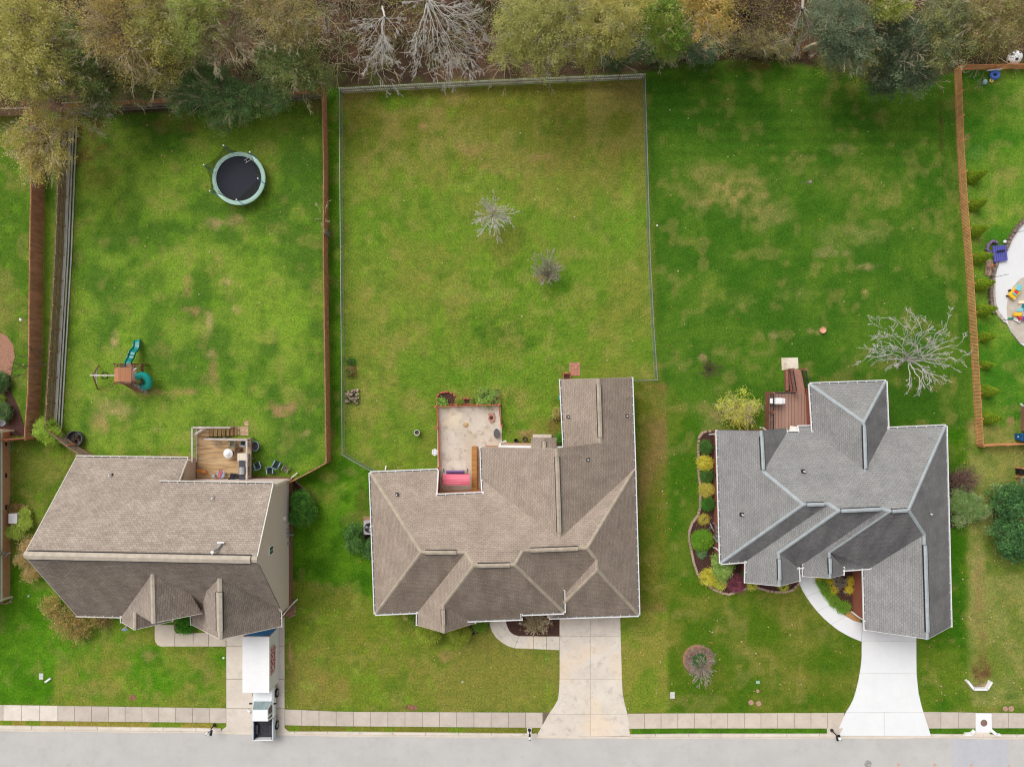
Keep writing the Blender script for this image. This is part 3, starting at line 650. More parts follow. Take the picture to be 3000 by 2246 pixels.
def gutter(pts, parent, white=None, side=1, hang=0.75, w=0.13):
    """open trough: white outer lip, dark inside, white hangers; pts along the eave; side = which side (left of travel) is outwards"""
    mb = MB(); white = white or M['white']
    for a, b in zip(pts[:-1], pts[1:]):
        a = Vector(a); b = Vector(b); d = (b-a).normalized(); o = Vector((-d.y, d.x, 0)).normalized()*side
        up = Vector((0, 0, 0.02))
        mb.beam(a+o*w-d*0.03+up-Vector((0,0,.06)), b+o*w+d*0.03+up-Vector((0,0,.06)), 0.075, 0.14, 0)
        mb.beam(a+o*w*0.5-Vector((0,0,.11)), b+o*w*0.5-Vector((0,0,.11)), w, 0.03, 1)
        L = (b-a).length; k = max(1, int(L/hang))
        for i in range(k+1):
            p = a+d*L*(i+0.02)/(k+0.04); mb.beam(p-o*0.03+up, p+o*w+up, 0.045, 0.03, 0)
        for p in (a, b): mb.beam(p-Vector((0,0,.06)), p+o*(w+.03)-Vector((0,0,.06)), 0.04, 0.13, 0)
    return mb.build('gutter', [white, M['gutter_in']], parent)
def fascia(pts, parent, material=None, h=0.2, w=0.05):
    mb = MB()
    for a, b in zip(pts[:-1], pts[1:]):
        a = Vector(a)-Vector((0, 0, h/2+.01)); b = Vector(b)-Vector((0, 0, h/2+.01)); mb.beam(a, b, w, h)
    return mb.build('fascia', material or M['white'], parent)
def wall(parent, pts, z0, z1, material, name='wall'):
    mb = MB(); mb.prism([(p[0], p[1]) for p in pts], z0, z1); return mb.build(name, material, parent)
def pipe_vent(parent, p, slope_n, boot=0.36, h=0.4, pale=True):
    mb = MB(); p = Vector(p)
    q = Vector(slope_n).to_track_quat('Z', 'Y').to_matrix()
    vs = [p+q @ Vector((x*boot/2, y*boot/2, z)) for x in (-1, 1) for y in (-1, 1) for z in (0.015, 0.035)]
    mb.add(vs, [(0,1,3,2),(4,6,7,5),(0,4,5,1),(2,3,7,6),(0,2,6,4),(1,5,7,3)], 0)
    mb.tube([p, p+Vector((0, 0, 0.1))], [0.12, 0.09], 10, 0)
    mb.tube([p, p+Vector((0, 0, h))], 0.06, 10, 1)
    return mb.build('vent_pipe', [M['dark_vent'], M['white'] if pale else M['metal_grey']], parent)
def nrm(f):
    n = (f[1]-f[0]).cross(f[2]-f[0]).normalized(); return n if n.z > 0 else -n
def V(t): return P(*t)
# ================================================= House A: taupe roof, two storeys, left
ctrA = P(450, 1600, 0); A = thing('house', 'two storey cream sided house with steep taupe roof and two front gables behind the pickup', 'house', ctrA)
ze, zr = 2.94, 9.5
a_nw, a_ne = V((223.5,1338.5,ze)), V((550,1343,ze)); a_rw, a_re = V((70,1625.7,zr)), V((751.4,1639,zr))
a_sw, a_se = V((223.5,1801,ze)), V((820,1783,3.95))
plN = plane(a_nw, a_rw, a_re); plS = plane(a_sw, a_rw, a_re)
sh0 = ray(524,1411,plN); s1, s2 = V((468.7,1412,5.55)), V((800,1417,5.75)); 
shr = a_rw.lerp(a_re, 0.60)
garR = V((644.5,1872.5,6.55)); garB = ray(642.3,1693.6,plS); gv1 = ray(605,1730,plS); gv2 = ray(585,1797,plS)
gl0, gl1 = V((562,1801,2.9)), V((563,1829.5,2.9)); gr1 = V((822,1835,2.9)); gr0 = V((820,1783,2.95)); gr0b = ray(820,1783,plS)
bigB = ray(445,1681,plS); bigF = V((448.4,1825,7.6)); bigR = V((590,1796.5,4.95)); bv = ray(559.6,1741,plS)
lowB = V((394,1792,4.9)); lowF = V((394,1844,4.9)); lowR = V((501.6,1820,2.9)); bl0 = ray(357,1804,plS); bl1 = V((357.8,1822.7,2.9))
sW = ray(356.6,1804.5,plS)
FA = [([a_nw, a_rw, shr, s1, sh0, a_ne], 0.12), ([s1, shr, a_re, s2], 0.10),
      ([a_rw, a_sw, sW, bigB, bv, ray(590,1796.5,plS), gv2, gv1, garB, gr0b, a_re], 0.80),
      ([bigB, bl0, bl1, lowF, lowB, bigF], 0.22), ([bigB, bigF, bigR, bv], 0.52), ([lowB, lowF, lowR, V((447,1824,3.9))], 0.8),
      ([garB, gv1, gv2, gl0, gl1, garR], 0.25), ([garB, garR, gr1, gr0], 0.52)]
rA = roof_mesh('roof', FA, M['shingle_tan'], A)
vent_line(a_rw.lerp(a_re, 0.018), a_rw.lerp(a_re, 0.975), 0.62, rA, M['cap_tan'])
cap_line([a_rw, a_rw.lerp(a_re, 0.02)], 0.5, .03, rA, M['cap_tan']); cap_line([a_rw.lerp(a_re, 0.973), a_re], 0.5, .03, rA, M['cap_tan'])
cap_line([bigB, bigF], 0.34, .03, rA, M['cap_tan']); cap_line([lowB, lowF], 0.26, .03, rA, M['cap_tan'])
vent_line(garB.lerp(garR, .22), garB.lerp(garR, .86), 0.5, rA, M['cap_tan']); cap_line([garB, garB.lerp(garR, .22)], .38, .03, rA, M['cap_tan']); cap_line([garB.lerp(garR, .86), garR], .38, .03, rA, M['cap_tan'])
gutter([a_nw, a_ne], A, M['offwhite'], 1); gutter([s1, s2], A, M['offwhite'], 1); gutter([a_sw, sW], A, M['offwhite'], -1)
gutter([gl0, gl1], A, M['offwhite'], -1); gutter([gr0, gr1], A, M['offwhite'], 1); gutter([bl0-Vector((0,0,0)), bl1], A, M['offwhite'], -1); gutter([lowR+Vector((0,.5,0)), lowR], A, M['offwhite'], 1)
fascia([a_ne, sh0], A, M['offwhite']); fascia([s2, a_re, gr0], A, M['offwhite'], .22, .07); fascia([a_nw, a_rw, a_sw], A, M['offwhite'])
fascia([gl1, garR, gr1], A, M['offwhite']); fascia([bl1, lowF, lowR], A, M['offwhite']); fascia([bigF, bigR], A, M['offwhite'])
XE, XW = -20.56, -38.75; YN, YM, YS = -6.95, -8.76, -20.65; XM = -29.15
mbw = MB(); mbw.prism([(XW,YN),(XM,YN),(XM,YM),(XE,YM),(XE,YS),(XW,YS)], 0, 1.0); mbw.build('foundation', M['brick_brown'], A)
def zroofN(y): return zr-(a_re.y-y)*-1*0 if False else 0
mb = MB()     # east gable wall as a prism slice following the roof (siding)
yr = a_re.y
def gable_x(mb, x, t, prof, mi=0):
    vs = [(x, y, z) for y, z in prof]+[(x-t, y, z) for y, z in prof]; n = len(prof)
    mb.add(vs, [tuple(range(n)), tuple(range(n, 2*n))[::-1]]+[(i, (i+1) % n, n+(i+1) % n, n+i) for i in range(n)], mi)
def gable_y(mb, y, t, prof, mi=0):
    vs = [(x, y, z) for x, z in prof]+[(x, y-t, z) for x, z in prof]; n = len(prof)
    mb.add(vs, [tuple(range(n)), tuple(range(n, 2*n))[::-1]]+[(i, (i+1) % n, n+(i+1) % n, n+i) for i in range(n)], mi)
gable_x(mb, XE-0.03, 0.2, [(YM-.03,1.0),(YM-.03,5.35),(yr,9.15),(YS+.1,2.75),(YS+.1,1.0)])
mb.build('wall', M['siding'], A)
mb = MB(); mb.prism([(XM+.03,YM-.03),(XE-.24,YM-.03),(XE-.24,YM-.23),(XM+.03,YM-.23)], 1.0, 5.3); mb.build('wall', M['siding'], A)
mb = MB(); gable_x(mb, XM-.02, 0.2, [(YN-.2,1.0),(YN-.2,2.75),(YM-1.2,4.4),(YM-1.2,1.0)]); mb.build('wall', M['siding_tan'], A)
mb = MB(); mb.prism([(XW+.05,YN-.03),(XM-.24,YN-.03),(XM-.24,YN-.23),(XW+.05,YN-.23)], 1.0, 2.7)
gable_x(mb, XW+.23, 0.2, [(YN-.25,1.0),(YN-.25,2.6),(yr,9.1),(YS+.25,2.6),(YS+.25,1.0)])
mb.prism([(XW+.05,YS+.03),(XE-.3,YS+.03),(XE-.3,YS+.23),(XW+.05,YS+.23)], 1.0, 2.6); mb.build('wall', M['siding'], A)
for args in [(-21.25, .2, [(-28.4,0),(-28.4,2.7),(-24.7,6.1),(-20.95,2.7),(-20.95,0)]), (-19.65, .2, [(-34.5,2.6),(-29.75,7.2),(-27.3,5.0),(-27.3,2.6)]), (-20.95, .2, [(-34.6,2.5),(-32.7,4.5),(-30.8,2.5)])]:
    mb = MB(); gable_y(mb, *args); mb.build('gable', M['brick_brown'], A)
mb = MB(); mb.box((-24.7,-21.46,1.1),(4.9,.05,2.2)); mb.build('garage_door', M['offwhite'], A)
# east wall window, vents, boxes
def win_x(parent, x, y, z, w, h, sgn=1):
    mb = MB(); mb.box((x+.02*sgn, y, z), (.09, w+.16, h+.16)); f = mb.build('window', M['white'], parent)
    mb = MB(); mb.box((x+.065*sgn, y-w*.26, z), (.02, w*.44, h)); mb.box((x+.065*sgn, y+w*.26, z), (.02, w*.44, h)); mb.build('pane', M['glass'], f); return f
zw = 64-(XE*2000/(793-1500)); win_x(A, XE, (1123-1611)*(64-zw)/2000, zw, 0.62, 0.75)
def on_east(px, py): z = 64-XE*2000/(px-1500); return Vector((XE, (1123-py)*(64-z)/2000, z))
for (px, py, w, h, nm) in [(832,1518,.28,.28,'wall_vent'),(844,1532,.16,.14,'meter_box'),(842,1553,.3,.34,'meter_box'),(842.5,1567,.34,.4,'meter_box'),(843.5,1591,.3,.25,'meter_box')]:
    q = on_east(px, py); mb = MB(); mb.box((XE+.07, q.y, q.z), (.16, w, h)); mb.build(nm, M['metal_grey'] if nm == 'meter_box' else M['white'], A)
mb = MB(); mb.tube([on_east(845,1565)+Vector((.1,0,0)), on_east(848,1566)+Vector((.3,-.05,0)), P(858,1568,.6), P(861,1563,.5)], .05, 6); mb.build('service_pipe', M['metal_grey'], A)
mb = MB(); mb.tube([s2+Vector((.12,.05,-.1)), Vector((XE+.12,YM-.15,5.0)), Vector((XE+.12,YM-.1,.9)), Vector((XE+.1,YM+.05,.5)), Vector((XE+.5,YM+.4,.2))], .06, 6); mb.build('downspout', M['offwhite'], A)
mb = MB(); mb.tube([gr1+Vector((-.1,.6,-.1)), Vector((XE+.1,YS+.0,2.6)), Vector((XE+.12,YS+.15,.6)), Vector((XE+.5,YS+.5,.1))], .07, 6); mb.build('downspout', M['offwhite'], A)
nN = nrm([a_nw, a_rw, a_re])
q = ray(328,1390,plN); pipe_vent(A, q, nN, .25, .5); q = ray(628,1456,plane(s1,shr,a_re)); pipe_vent(A, q, nrm([s1, shr, a_re]), .28, .5)
q = ray(645,1600,plane(s1,shr,a_re)); mb = MB(); mb.box(q+Vector((.1,.35,.12)), (.55,.12,.1)); mb.tube([q+Vector((.1,.2,.1)), q+Vector((-.1,-.1,.35)), q+Vector((-.28,-.28,.75))], .09, 8, 1); mb.lathe(q+Vector((-.28,-.28,.75)), [(0,.12),(.13,.1),(.14,0),(0,0)], 10, 0); mb.build('flue', [M['white'], M['metal_grey']], A)
# ================================================= House B: brown roof, middle
Bh = thing('house', 'single storey house with sprawling brown hip roof around a patio with a pink swing', 'house', P(1480, 1600, 0))
b = {k: V(v) for k, v in dict(nw=(1085.3,1385.3,2.9), n1=(1282.3,1377.4,2.9), rc=(1277.8,1451,3.35), rd=(1417,1445.3,3.35), wl0=(1410.3,1309.5,2.9), wl1=(1413.6,1406,2.9),
  wr=(1631,1314.4,6.2), wr2=(1639.3,1577,6.2), fw0=(1643.4,1111.3,2.9), fr=(1753,1109,4.5), fe=(1849.5,1105.4,2.9), fr2=(1759,1297,4.5), fw1=(1653.4,1311,2.9),
  ee=(1858.5,1374,2.9), se=(1870.3,1800,2.9), r1=(1233,1617,6.8), r1b=(1363.4,1618,6.8), r2=(1387,1656.6,7.4), r2b=(1508,1654,7.4), r3=(1530.6,1612,6.75), r3b=(1719.7,1605,6.75),
  g1=(1746.8,1639,6.1), g2=(1750,1668.7,6.1), gw=(1609.8,1808,2.9), sw=(1100.3,1797,2.9), sg=(1298,1773,5.1), sgf=(1300,1852.7,5.15), sl0=(1224.5,1791.5,2.9), sl1=(1223.5,1831,2.9),
  sr1=(1389.5,1825.5,2.9), sr0=(1388,1805,2.9), c0=(1344,1817.6,3.35), c1=(1530.4,1811,3.35), c2=(1529.4,1797.8,3.85), c3=(1651.7,1793,3.9), c4=(1650.6,1727.6,3.9)).items()}
plBn = plane(b['nw'], b['r1'], b['r1b']); plE = plane(b['ee'], b['se'], b['r3b'])
vv = V((1653,1738,3.7)); hg = V((1653,1766.5,3.9))
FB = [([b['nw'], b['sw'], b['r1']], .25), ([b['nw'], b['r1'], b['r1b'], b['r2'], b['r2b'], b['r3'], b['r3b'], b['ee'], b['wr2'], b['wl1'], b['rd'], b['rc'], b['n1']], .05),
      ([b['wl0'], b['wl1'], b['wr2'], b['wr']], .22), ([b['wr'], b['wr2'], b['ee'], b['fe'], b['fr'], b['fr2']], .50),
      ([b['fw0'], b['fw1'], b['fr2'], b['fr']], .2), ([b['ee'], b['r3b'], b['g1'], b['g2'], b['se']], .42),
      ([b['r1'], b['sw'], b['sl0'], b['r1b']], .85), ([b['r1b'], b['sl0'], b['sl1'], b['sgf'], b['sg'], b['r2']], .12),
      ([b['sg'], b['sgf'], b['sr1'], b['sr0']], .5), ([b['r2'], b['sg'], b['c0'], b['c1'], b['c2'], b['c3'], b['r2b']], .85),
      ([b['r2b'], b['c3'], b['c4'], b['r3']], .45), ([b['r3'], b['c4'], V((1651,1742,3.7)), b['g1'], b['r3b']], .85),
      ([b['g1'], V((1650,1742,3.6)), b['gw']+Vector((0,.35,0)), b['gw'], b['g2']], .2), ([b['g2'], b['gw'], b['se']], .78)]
rB = roof_mesh('roof', FB, M['shingle_brown'], Bh)
cw = .28
for line in [['nw','r1'],['r1','sw'],['r1b','r2'],['r2','sg'],['r2b','c3'],['r2b','r3'],['r3b','g1'],['g1','g2'],['g2','se'],['g2','gw'],['r3b','ee']]:
    cap_line([b[k] for k in line], cw, .03, rB, M['cap_brown'])
def vr(p, q, s0, s1, w, par, m):
    p, q = Vector(p), Vector(q); vent_line(p.lerp(q, s0), p.lerp(q, s1), w, par, m)
    if s0 > 0: cap_line([p, p.lerp(q, s0)], w*.8, .03, par, m)
    if s1 < 1: cap_line([p.lerp(q, s1), q], w*.8, .03, par, m)
vr(b['r1'], b['r1b'], .1, .8, .34, rB, M['cap_brown']); vr(b['r2'], b['r2b'], .1, .88, .34, rB, M['cap_brown']); vr(b['r3'], b['r3b'], .12, .86, .34, rB, M['cap_brown'])
vr(b['wr'], b['wr2'], .09, .93, .36, rB, M['cap_brown']); vr(b['fr'], b['fr2'], .09, .91, .36, rB, M['cap_brown']); vr(b['sg'], b['sgf'], .15, .72, .32, rB, M['cap_brown'])
gutter([b['nw'], b['n1']], Bh, None, 1); gutter([b['nw'], b['sw']], Bh, None, -1); gutter([b['sw'], b['sl0']], Bh, None, -1); gutter([b['sl0'], b['sl1']], Bh, None, -1)
gutter([b['c0'], b['c1']], Bh, None, -1); gutter([b['c2'], b['c3']], Bh, None, -1); gutter([b['c4'], b['c3']], Bh, None, 1); gutter([b['gw'], b['se']], Bh, None, -1); gutter([b['fe'], b['ee'], b['se']], Bh, None, 1)
gutter([b['fw0'], b['fw1']], Bh, None, -1); gutter([b['wl0'], b['wl1'], b['rd']], Bh, None, -1); gutter([b['rc'], b['rd']], Bh, None, 1); gutter([b['sr0'], b['sr1']], Bh, None, 1)
gutter([b['c1'], b['c2']], Bh, None, 1); gutter([b['gw']+Vector((0,.4,0)), b['gw']], Bh, None, -1)
fascia([b['n1'], b['rc']], Bh, None, .34, .2); fascia([b['wl0'], b['wr'], b['fw1']], Bh, M['cap_brown']); fascia([b['fw0'], b['fr'], b['fe']], Bh, M['cap_brown']); fascia([b['sl1'], b['sgf'], b['sr1']], Bh, M['cap_brown'])
def w2(*pp): return [(p[0], p[1]) for p in pp]
i_ = .35
main = [(b['nw'].x+i_, b['nw'].y-i_), (b['n1'].x-.15, b['n1'].y-i_), (b['rc'].x-.15, b['rc'].y-.1), (b['rd'].x+.1, b['rd'].y-.1), (b['wl0'].x+.3, b['wl0'].y-.1), (b['fw1'].x+.3, b['fw1'].y-.2), (b['fw0'].x+.3, b['fw0'].y-.25),
        (b['fe'].x-.35, b['fe'].y-.25), (b['ee'].x-.35, b['ee'].y), (b['se'].x-.35, b['se'].y+.35), (b['gw'].x+.4, b['gw'].y+.35), (b['c3'].x-1.4, b['c3'].y+.8), (b['c1'].x-.3, b['c1'].y+1.6), (b['sr1'].x-.3, b['sr1'].y+.4), (b['sl1'].x+.3, b['sl1'].y+.4), (b['sl0'].x+.3, b['sl0'].y+.4), (b['sw'].x+i_, b['sw'].y+i_)]
wall(Bh, main, 0, 2.72, M['brick_tan'])
for args in [(b['wl0'].y-.15, .2, [(b['wl0'].x+.3,2.72),(b['wr'].x*61.1/57.8*.94,5.7),(b['fw1'].x-.5,4.9),(b['fw1'].x-.5,2.72)]), (b['fw0'].y-.25, .2, [(b['fw0'].x+.4,2.72),(7.6,4.3),(b['fe'].x-.4,2.72)]), (b['sl1'].y+.45, .2, [(b['sl1'].x+.4,2.72),(-5.9,4.9),(b['sr1'].x-.4,2.72)])]:
    mb = MB(); gable_y(mb, *args); mb.build('gable', M['white'], Bh)
# small back-door canopy, white trim band and brick ledge below it
yb = b['wl0'].y
mb = MB(); cx0, cx1 = P(1556,1300,3.0).x, P(1630.5,1300,3.0).x; y0_, y1_ = P(1556,1281.5,3).y, P(1556,1312,3).y; cm = (cx0+cx1)/2
cpy = roof_mesh('canopy', [([Vector((cx0,y0_,2.95)), Vector((cx0,y1_-.4,2.95)), Vector((cm,y1_-.4,3.35)), Vector((cm,y0_,3.35))], .25), ([Vector((cm,y0_,3.35)), Vector((cm,y1_-.4,3.35)), Vector((cx1,y1_-.4,2.95)), Vector((cx1,y0_,2.95))], .3)], M['shingle_brown'], Bh)
vent_line(Vector((cm,y0_-.3,3.33)), Vector((cm,y1_-.3,3.33)), .3, cpy, M['cap_brown'])
mb = MB(); mb.beam(P(1460,1308,2.5), P(1560,1310,2.5), .25, .3); mb.build('soffit_trim', M['white'], Bh)
mb = MB(); mb.beam(P(1629,1311,2.5), P(1652,1311,2.5), .25, .3); mb.build('soffit_trim', M['white'], Bh)
mb = MB(); mb.beam(P(1468,1299,1.2)+Vector((0,-.1,-.6)), P(1556,1300.5,1.2)+Vector((0,-.1,-.6)), .25, 1.2); mb.build('ledge', M['brick_tan'], Bh)
mb = MB(); mb.box(P(1588,1280,.15), (1.75,.5,.3)); mb.build('door_step', mat('step_concrete', (214,202,188), .85, .15), Bh)
mb = MB(); mb.tube([P(1462,1313,2.5), P(1466,1300,2.2), P(1467,1298,.5), P(1482,1292,.15)], .08, 6); mb.beam(P(1466,1301,.25), P(1483,1292,.12), .26, .12); mb.build('downspout', M['white'], Bh)
mb = MB(); mb.tube([P(1128,1384,2.8), P(1128,1379,2.4), P(1129,1376,.3), P(1131,1364,.1)], .06, 6); mb.build('downspout', M['white'], Bh)
for (px, py, pl, nn) in [(1163,1447.5,plBn,nrm([b['nw'],b['r1'],b['r1b']])), (1664.5,1220.5,plane(b['fw0'],b['fw1'],b['fr']),nrm([b['fw0'],b['fw1'],b['fr']])), (1836.5,1218,plane(b['fr'],b['fr2'],b['fe']),nrm([b['fr'],b['fr2'],b['fe']])), (1722.5,1346,plane(b['wr'],b['wr2'],b['ee']),nrm([b['wr'],b['wr2'],b['ee']]))]:
    pipe_vent(Bh, ray(px, py, pl), nn, .3, .35)
# ================================================= House C: grey roof, right
Ch = thing('house', 'single storey red brick house with grey shingle roof and pale blue ridge caps', 'house', P(2450, 1550, 0))
c = {k: V(v) for k, v in dict(nw=(2101.5,1260,2.9), wr=(2230.5,1262.3,5.2), wre=(2304.6,1254.4,2.95), wr2=(2236,1380,5.2), e1=(2305.7,1266.8,2.95), e2=(2340.8,1266.8,2.95), e3=(2337.4,1251,2.6), e4=(2378.2,1249.8,2.6),
   nnw=(2373.6,1125.3,2.9), nne=(2594.4,1117.4,2.9), nr=(2531,1236,5.6), nr2=(2535.5,1379,5.65), nl=(2382.7,1264,2.95), nrr=(2600,1255.5,2.95), ne=(2770.3,1248,2.9), se=(2784.6,1835.5,2.9),
   m1=(2354.4,1477.7,7.15), m2=(2428,1475.5,7.15), m3=(2457.4,1496,7.45), m4=(2586.5,1490,7.4), m5=(2606.8,1497,7.5), m6=(2662.3,1494,7.45), gr=(2708.7,1565,5.75), gf=(2717.8,1871.7,5.7), gl0=(2531,1667,2.9), gl1=(2535.5,1844.6,2.9), gv=(2552.5,1662,3.0),
   h1=(2282,1619,4.55), h1f=(2284,1716.6,4.5), h1l0=(2186.8,1643,2.9), h1l1=(2185.7,1706.5,2.9), h1r0=(2337.4,1661,2.9), h1r1=(2339.7,1702,2.9), sw=(2112.5,1648.3,2.9),
   h2=(2430,1617,4.1), h2f=(2432.5,1693,4.1), h2l0=(2355.5,1650,2.9), h2l1=(2355.5,1688,2.9), h2r0=(2469.8,1660,2.9), h2r1=(2468.7,1684,2.9), s2=(2329.5,1661,2.95), s2b=(2354,1660,2.95), s3=(2471,1668,2.95)).items()}
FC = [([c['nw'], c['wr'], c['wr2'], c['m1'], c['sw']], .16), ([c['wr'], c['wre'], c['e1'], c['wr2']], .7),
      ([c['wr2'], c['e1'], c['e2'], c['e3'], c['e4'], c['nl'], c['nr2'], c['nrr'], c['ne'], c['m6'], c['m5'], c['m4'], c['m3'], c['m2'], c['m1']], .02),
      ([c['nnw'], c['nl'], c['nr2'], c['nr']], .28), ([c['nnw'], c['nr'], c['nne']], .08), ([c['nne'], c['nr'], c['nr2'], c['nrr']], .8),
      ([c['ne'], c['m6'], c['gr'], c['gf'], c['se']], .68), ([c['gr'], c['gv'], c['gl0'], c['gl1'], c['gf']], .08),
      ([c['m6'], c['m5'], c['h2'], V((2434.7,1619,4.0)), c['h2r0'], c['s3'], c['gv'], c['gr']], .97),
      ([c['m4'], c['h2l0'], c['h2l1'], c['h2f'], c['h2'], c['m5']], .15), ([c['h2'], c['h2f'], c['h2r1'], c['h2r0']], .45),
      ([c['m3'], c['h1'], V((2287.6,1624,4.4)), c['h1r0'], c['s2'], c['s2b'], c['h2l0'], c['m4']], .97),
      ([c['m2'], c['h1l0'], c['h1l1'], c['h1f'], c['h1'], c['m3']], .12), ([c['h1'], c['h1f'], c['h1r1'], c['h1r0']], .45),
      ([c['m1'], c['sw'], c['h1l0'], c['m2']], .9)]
rC = roof_mesh('roof', FC, M['shingle_grey'], Ch)
for line in [['wr2','m1'],['m1','sw'],['m2','m3'],['m3','h1'],['m5','h2'],['m6','gr'],['nr','nnw'],['nr','nne'],['m6','ne']]:
    cap_line([c[k] for k in line], .27, .04, rC, M['cap_grey'])
vr(c['wr'], c['wr2'], .13, .96, .30, rC, M['cap_grey']); vr(c['m1'], c['m2'], .12, .8, .3, rC, M['cap_grey']); vr(c['m3'], c['m4'], .04, .93, .3, rC, M['cap_grey']); cap_line([c['m4'], c['m5']], .3, .04, rC, M['cap_grey']); vr(c['m5'], c['m6'], .1, .9, .3, rC, M['cap_grey'])
vr(c['nr'], c['nr2'], .06, .95, .3, rC, M['cap_grey']); vr(c['gr'], c['gf'], .1, .93, .32, rC, M['cap_grey']); vr(c['h1'], c['h1f'], .18, .8, .3, rC, M['cap_grey']); vr(c['h2'], c['h2f'], .22, .82, .28, rC, M['cap_grey'])
gutter([c['nw'], c['sw']], Ch, None, -1); gutter([c['sw'], c['h1l0']], Ch, None, -1); gutter([c['h1l0'], c['h1l1']], Ch, None, -1); gutter([c['s2'], c['s2b']], Ch, None, -1); gutter([c['h2l0'], c['h2l1']], Ch, None, -1)
gutter([c['h1r0'], c['h1r1']], Ch, None, 1); gutter([c['h2r0'], c['h2r1']], Ch, None, 1); gutter([c['s3'], c['gv']], Ch, None, -1); gutter([c['gl0'], c['gl1']], Ch, None, -1); gutter([c['ne'], c['se']], Ch, None, 1)
gutter([c['nrr'], c['ne']], Ch, None, 1); gutter([c['nne'], c['nrr']], Ch, None, 1); gutter([c['nnw'], c['nne']], Ch, None, 1); gutter([c['nnw'], c['nl']], Ch, None, -1); gutter([c['e3'], c['e4']], Ch, None, 1); gutter([c['e1'], c['e2']], Ch, None, 1)
fascia([c['wre'], c['e1']], Ch, None, .2, .1); fascia([c['e2'], c['e3']], Ch, None, .2, .08); fascia([c['nw'], c['wr'], c['wre']], Ch, M['shingle_grey']); fascia([c['h1l1'], c['h1f'], c['h1r1']], Ch, None, .15, .03); fascia([c['gl1'], c['gf'], c['se']], Ch, None, .15, .03); fascia([c['h2l1'], c['h2f'], c['h2r1']], Ch, None, .15, .03)
gx0 = P(2497,1700,0).x
mainC = [(P(2091,1300,0).x, c['nw'].y-.15), (c['wre'].x-.3, c['nw'].y-.15), (c['e1'].x-.1, c['e1'].y-.35), (c['e4'].x+.3, c['e4'].y-.5), (c['nnw'].x+.4, c['nnw'].y-.4), (c['nne'].x-.35, c['nne'].y-.4), (c['nrr'].x-.35, c['nrr'].y-.4), (c['ne'].x-.35, c['ne'].y-.4),
         (c['se'].x-.35, c['se'].y+.5), (gx0, P(2497,1795,0).y), (gx0, c['s3'].y+.7), (c['h2r1'].x-.35, c['h2r0'].y+.3), (c['h2r1'].x-.35, c['h2r1'].y+.4), (c['h2l1'].x+.45, c['h2l1'].y+.4), (c['h2l0'].x+.45, c['s2b'].y+.9),
         (c['h1r0'].x-.35, c['s2'].y+.9), (c['h1r1'].x-.35, c['h1r1'].y+.4), (P(2167,1700,0).x+.15, c['h1l1'].y+.4), (P(2167,1650,0).x+.15, c['h1l0'].y+.35), (P(2091,1640,0).x, c['sw'].y+.35)]
wall(Ch, mainC, 0, 2.74, M['brick_red'])
for args in [(c['se'].y+.45, .2, [(c['gl1'].x+.4,2.74),(35.4,5.3),(c['se'].x-.4,2.74)]), (c['h1l1'].y+.4, .2, [(c['h1l1'].x+.3,2.74),(23.3,4.2),(c['h1r1'].x-.3,2.74)]), (c['h2l1'].y+.4, .2, [(c['h2l1'].x+.3,2.74),(27.9,3.8),(c['h2r1'].x-.3,2.74)]), (c['nw'].y-.2, .2, [(c['nw'].x+.3,2.74),(21.45,4.9),(c['wre'].x-.3,2.74)])]:
    mb = MB(); gable_y(mb, *args); mb.build('gable', M['brick_red'], Ch)
mb = MB(); mb.box((35.3, c['se'].y+.42, 1.1), (4.9,.06,2.2)); mb.build('garage_door', M['white'], Ch)
for py in (1309, 1393, 1476): 
    mb = MB(); mb.box((P(2091,1300,0).x-.02, P(2091,py,.6).y, .55), (.05,.42,.22)); mb.build('crawl_vent', M['dark_vent'], Ch)
for (px, py, bz) in [(2098,1544,.34),(2100,1556,.3),(2102,1568,.36),(2102,1581,.42)]:
    q = P(px, py, 1.3); mb = MB(); mb.box((P(2091,1300,0).x-.1, q.y, 1.35), (.2, bz*.8, bz)); mb.build('meter_box', M['metal_grey'], Ch)
mb = MB(); 
for (a, d) in [((2080,1532,.3),(2091,1555,.6)),((2089,1530,.4),(2100,1540,1.3)),((2090,1569,.6),(2100,1586,1.1)),((2078,1545,.3),(2088,1547,.9))]: mb.tube([V(a), V(d)], .05, 6)
mb.build('service_pipe', M['metal_grey'], Ch)
for pts in [[(2102,1276,2.85),(2094,1271,2.3),(2078,1272,.3)], [(2111,1618,2.8),(2098,1606,1.6),(2089,1602,.25)], [(2227,1252,1.2),(2236,1253,.9),(2244,1260,2.6)], [(2534,1818,2.85),(2516,1807,1.5),(2494,1790,.25)]]:
    mb = MB(); mb.tube([V(p) for p in pts], .065, 6); mb.build('downspout', M['white'], Ch)
# white back-door awning
mb = MB(); q = [V((2312,1262,2.5)), V((2336,1262,2.5)), V((2340,1250,2.3)), V((2316,1247,2.3))]
mb.add(q+[p-Vector((0,0,.08)) for p in q], [(0,1,2,3),(7,6,5,4),(0,4,5,1),(1,5,6,2),(2,6,7,3),(3,7,4,0)]); mb.build('awning', M['offwhite'], Ch)
plCw = plane(c['nw'], c['sw'], c['m1'])
for (px, py, k3) in [(2173,1506.5,('nw','sw','m1')), (2353,1380,('nl','e4','nr2')), (2723,1504,('ne','se','m6'))]:
    f = [c[k] for k in k3]; 
    if k3[0] == 'nl': f = [c['ne'], c['m6'], c['m5']]
    pipe_vent(Ch, ray(px, py, plane(*f)), nrm(f), .36 if k3[0] != 'ne' else .2, .35)
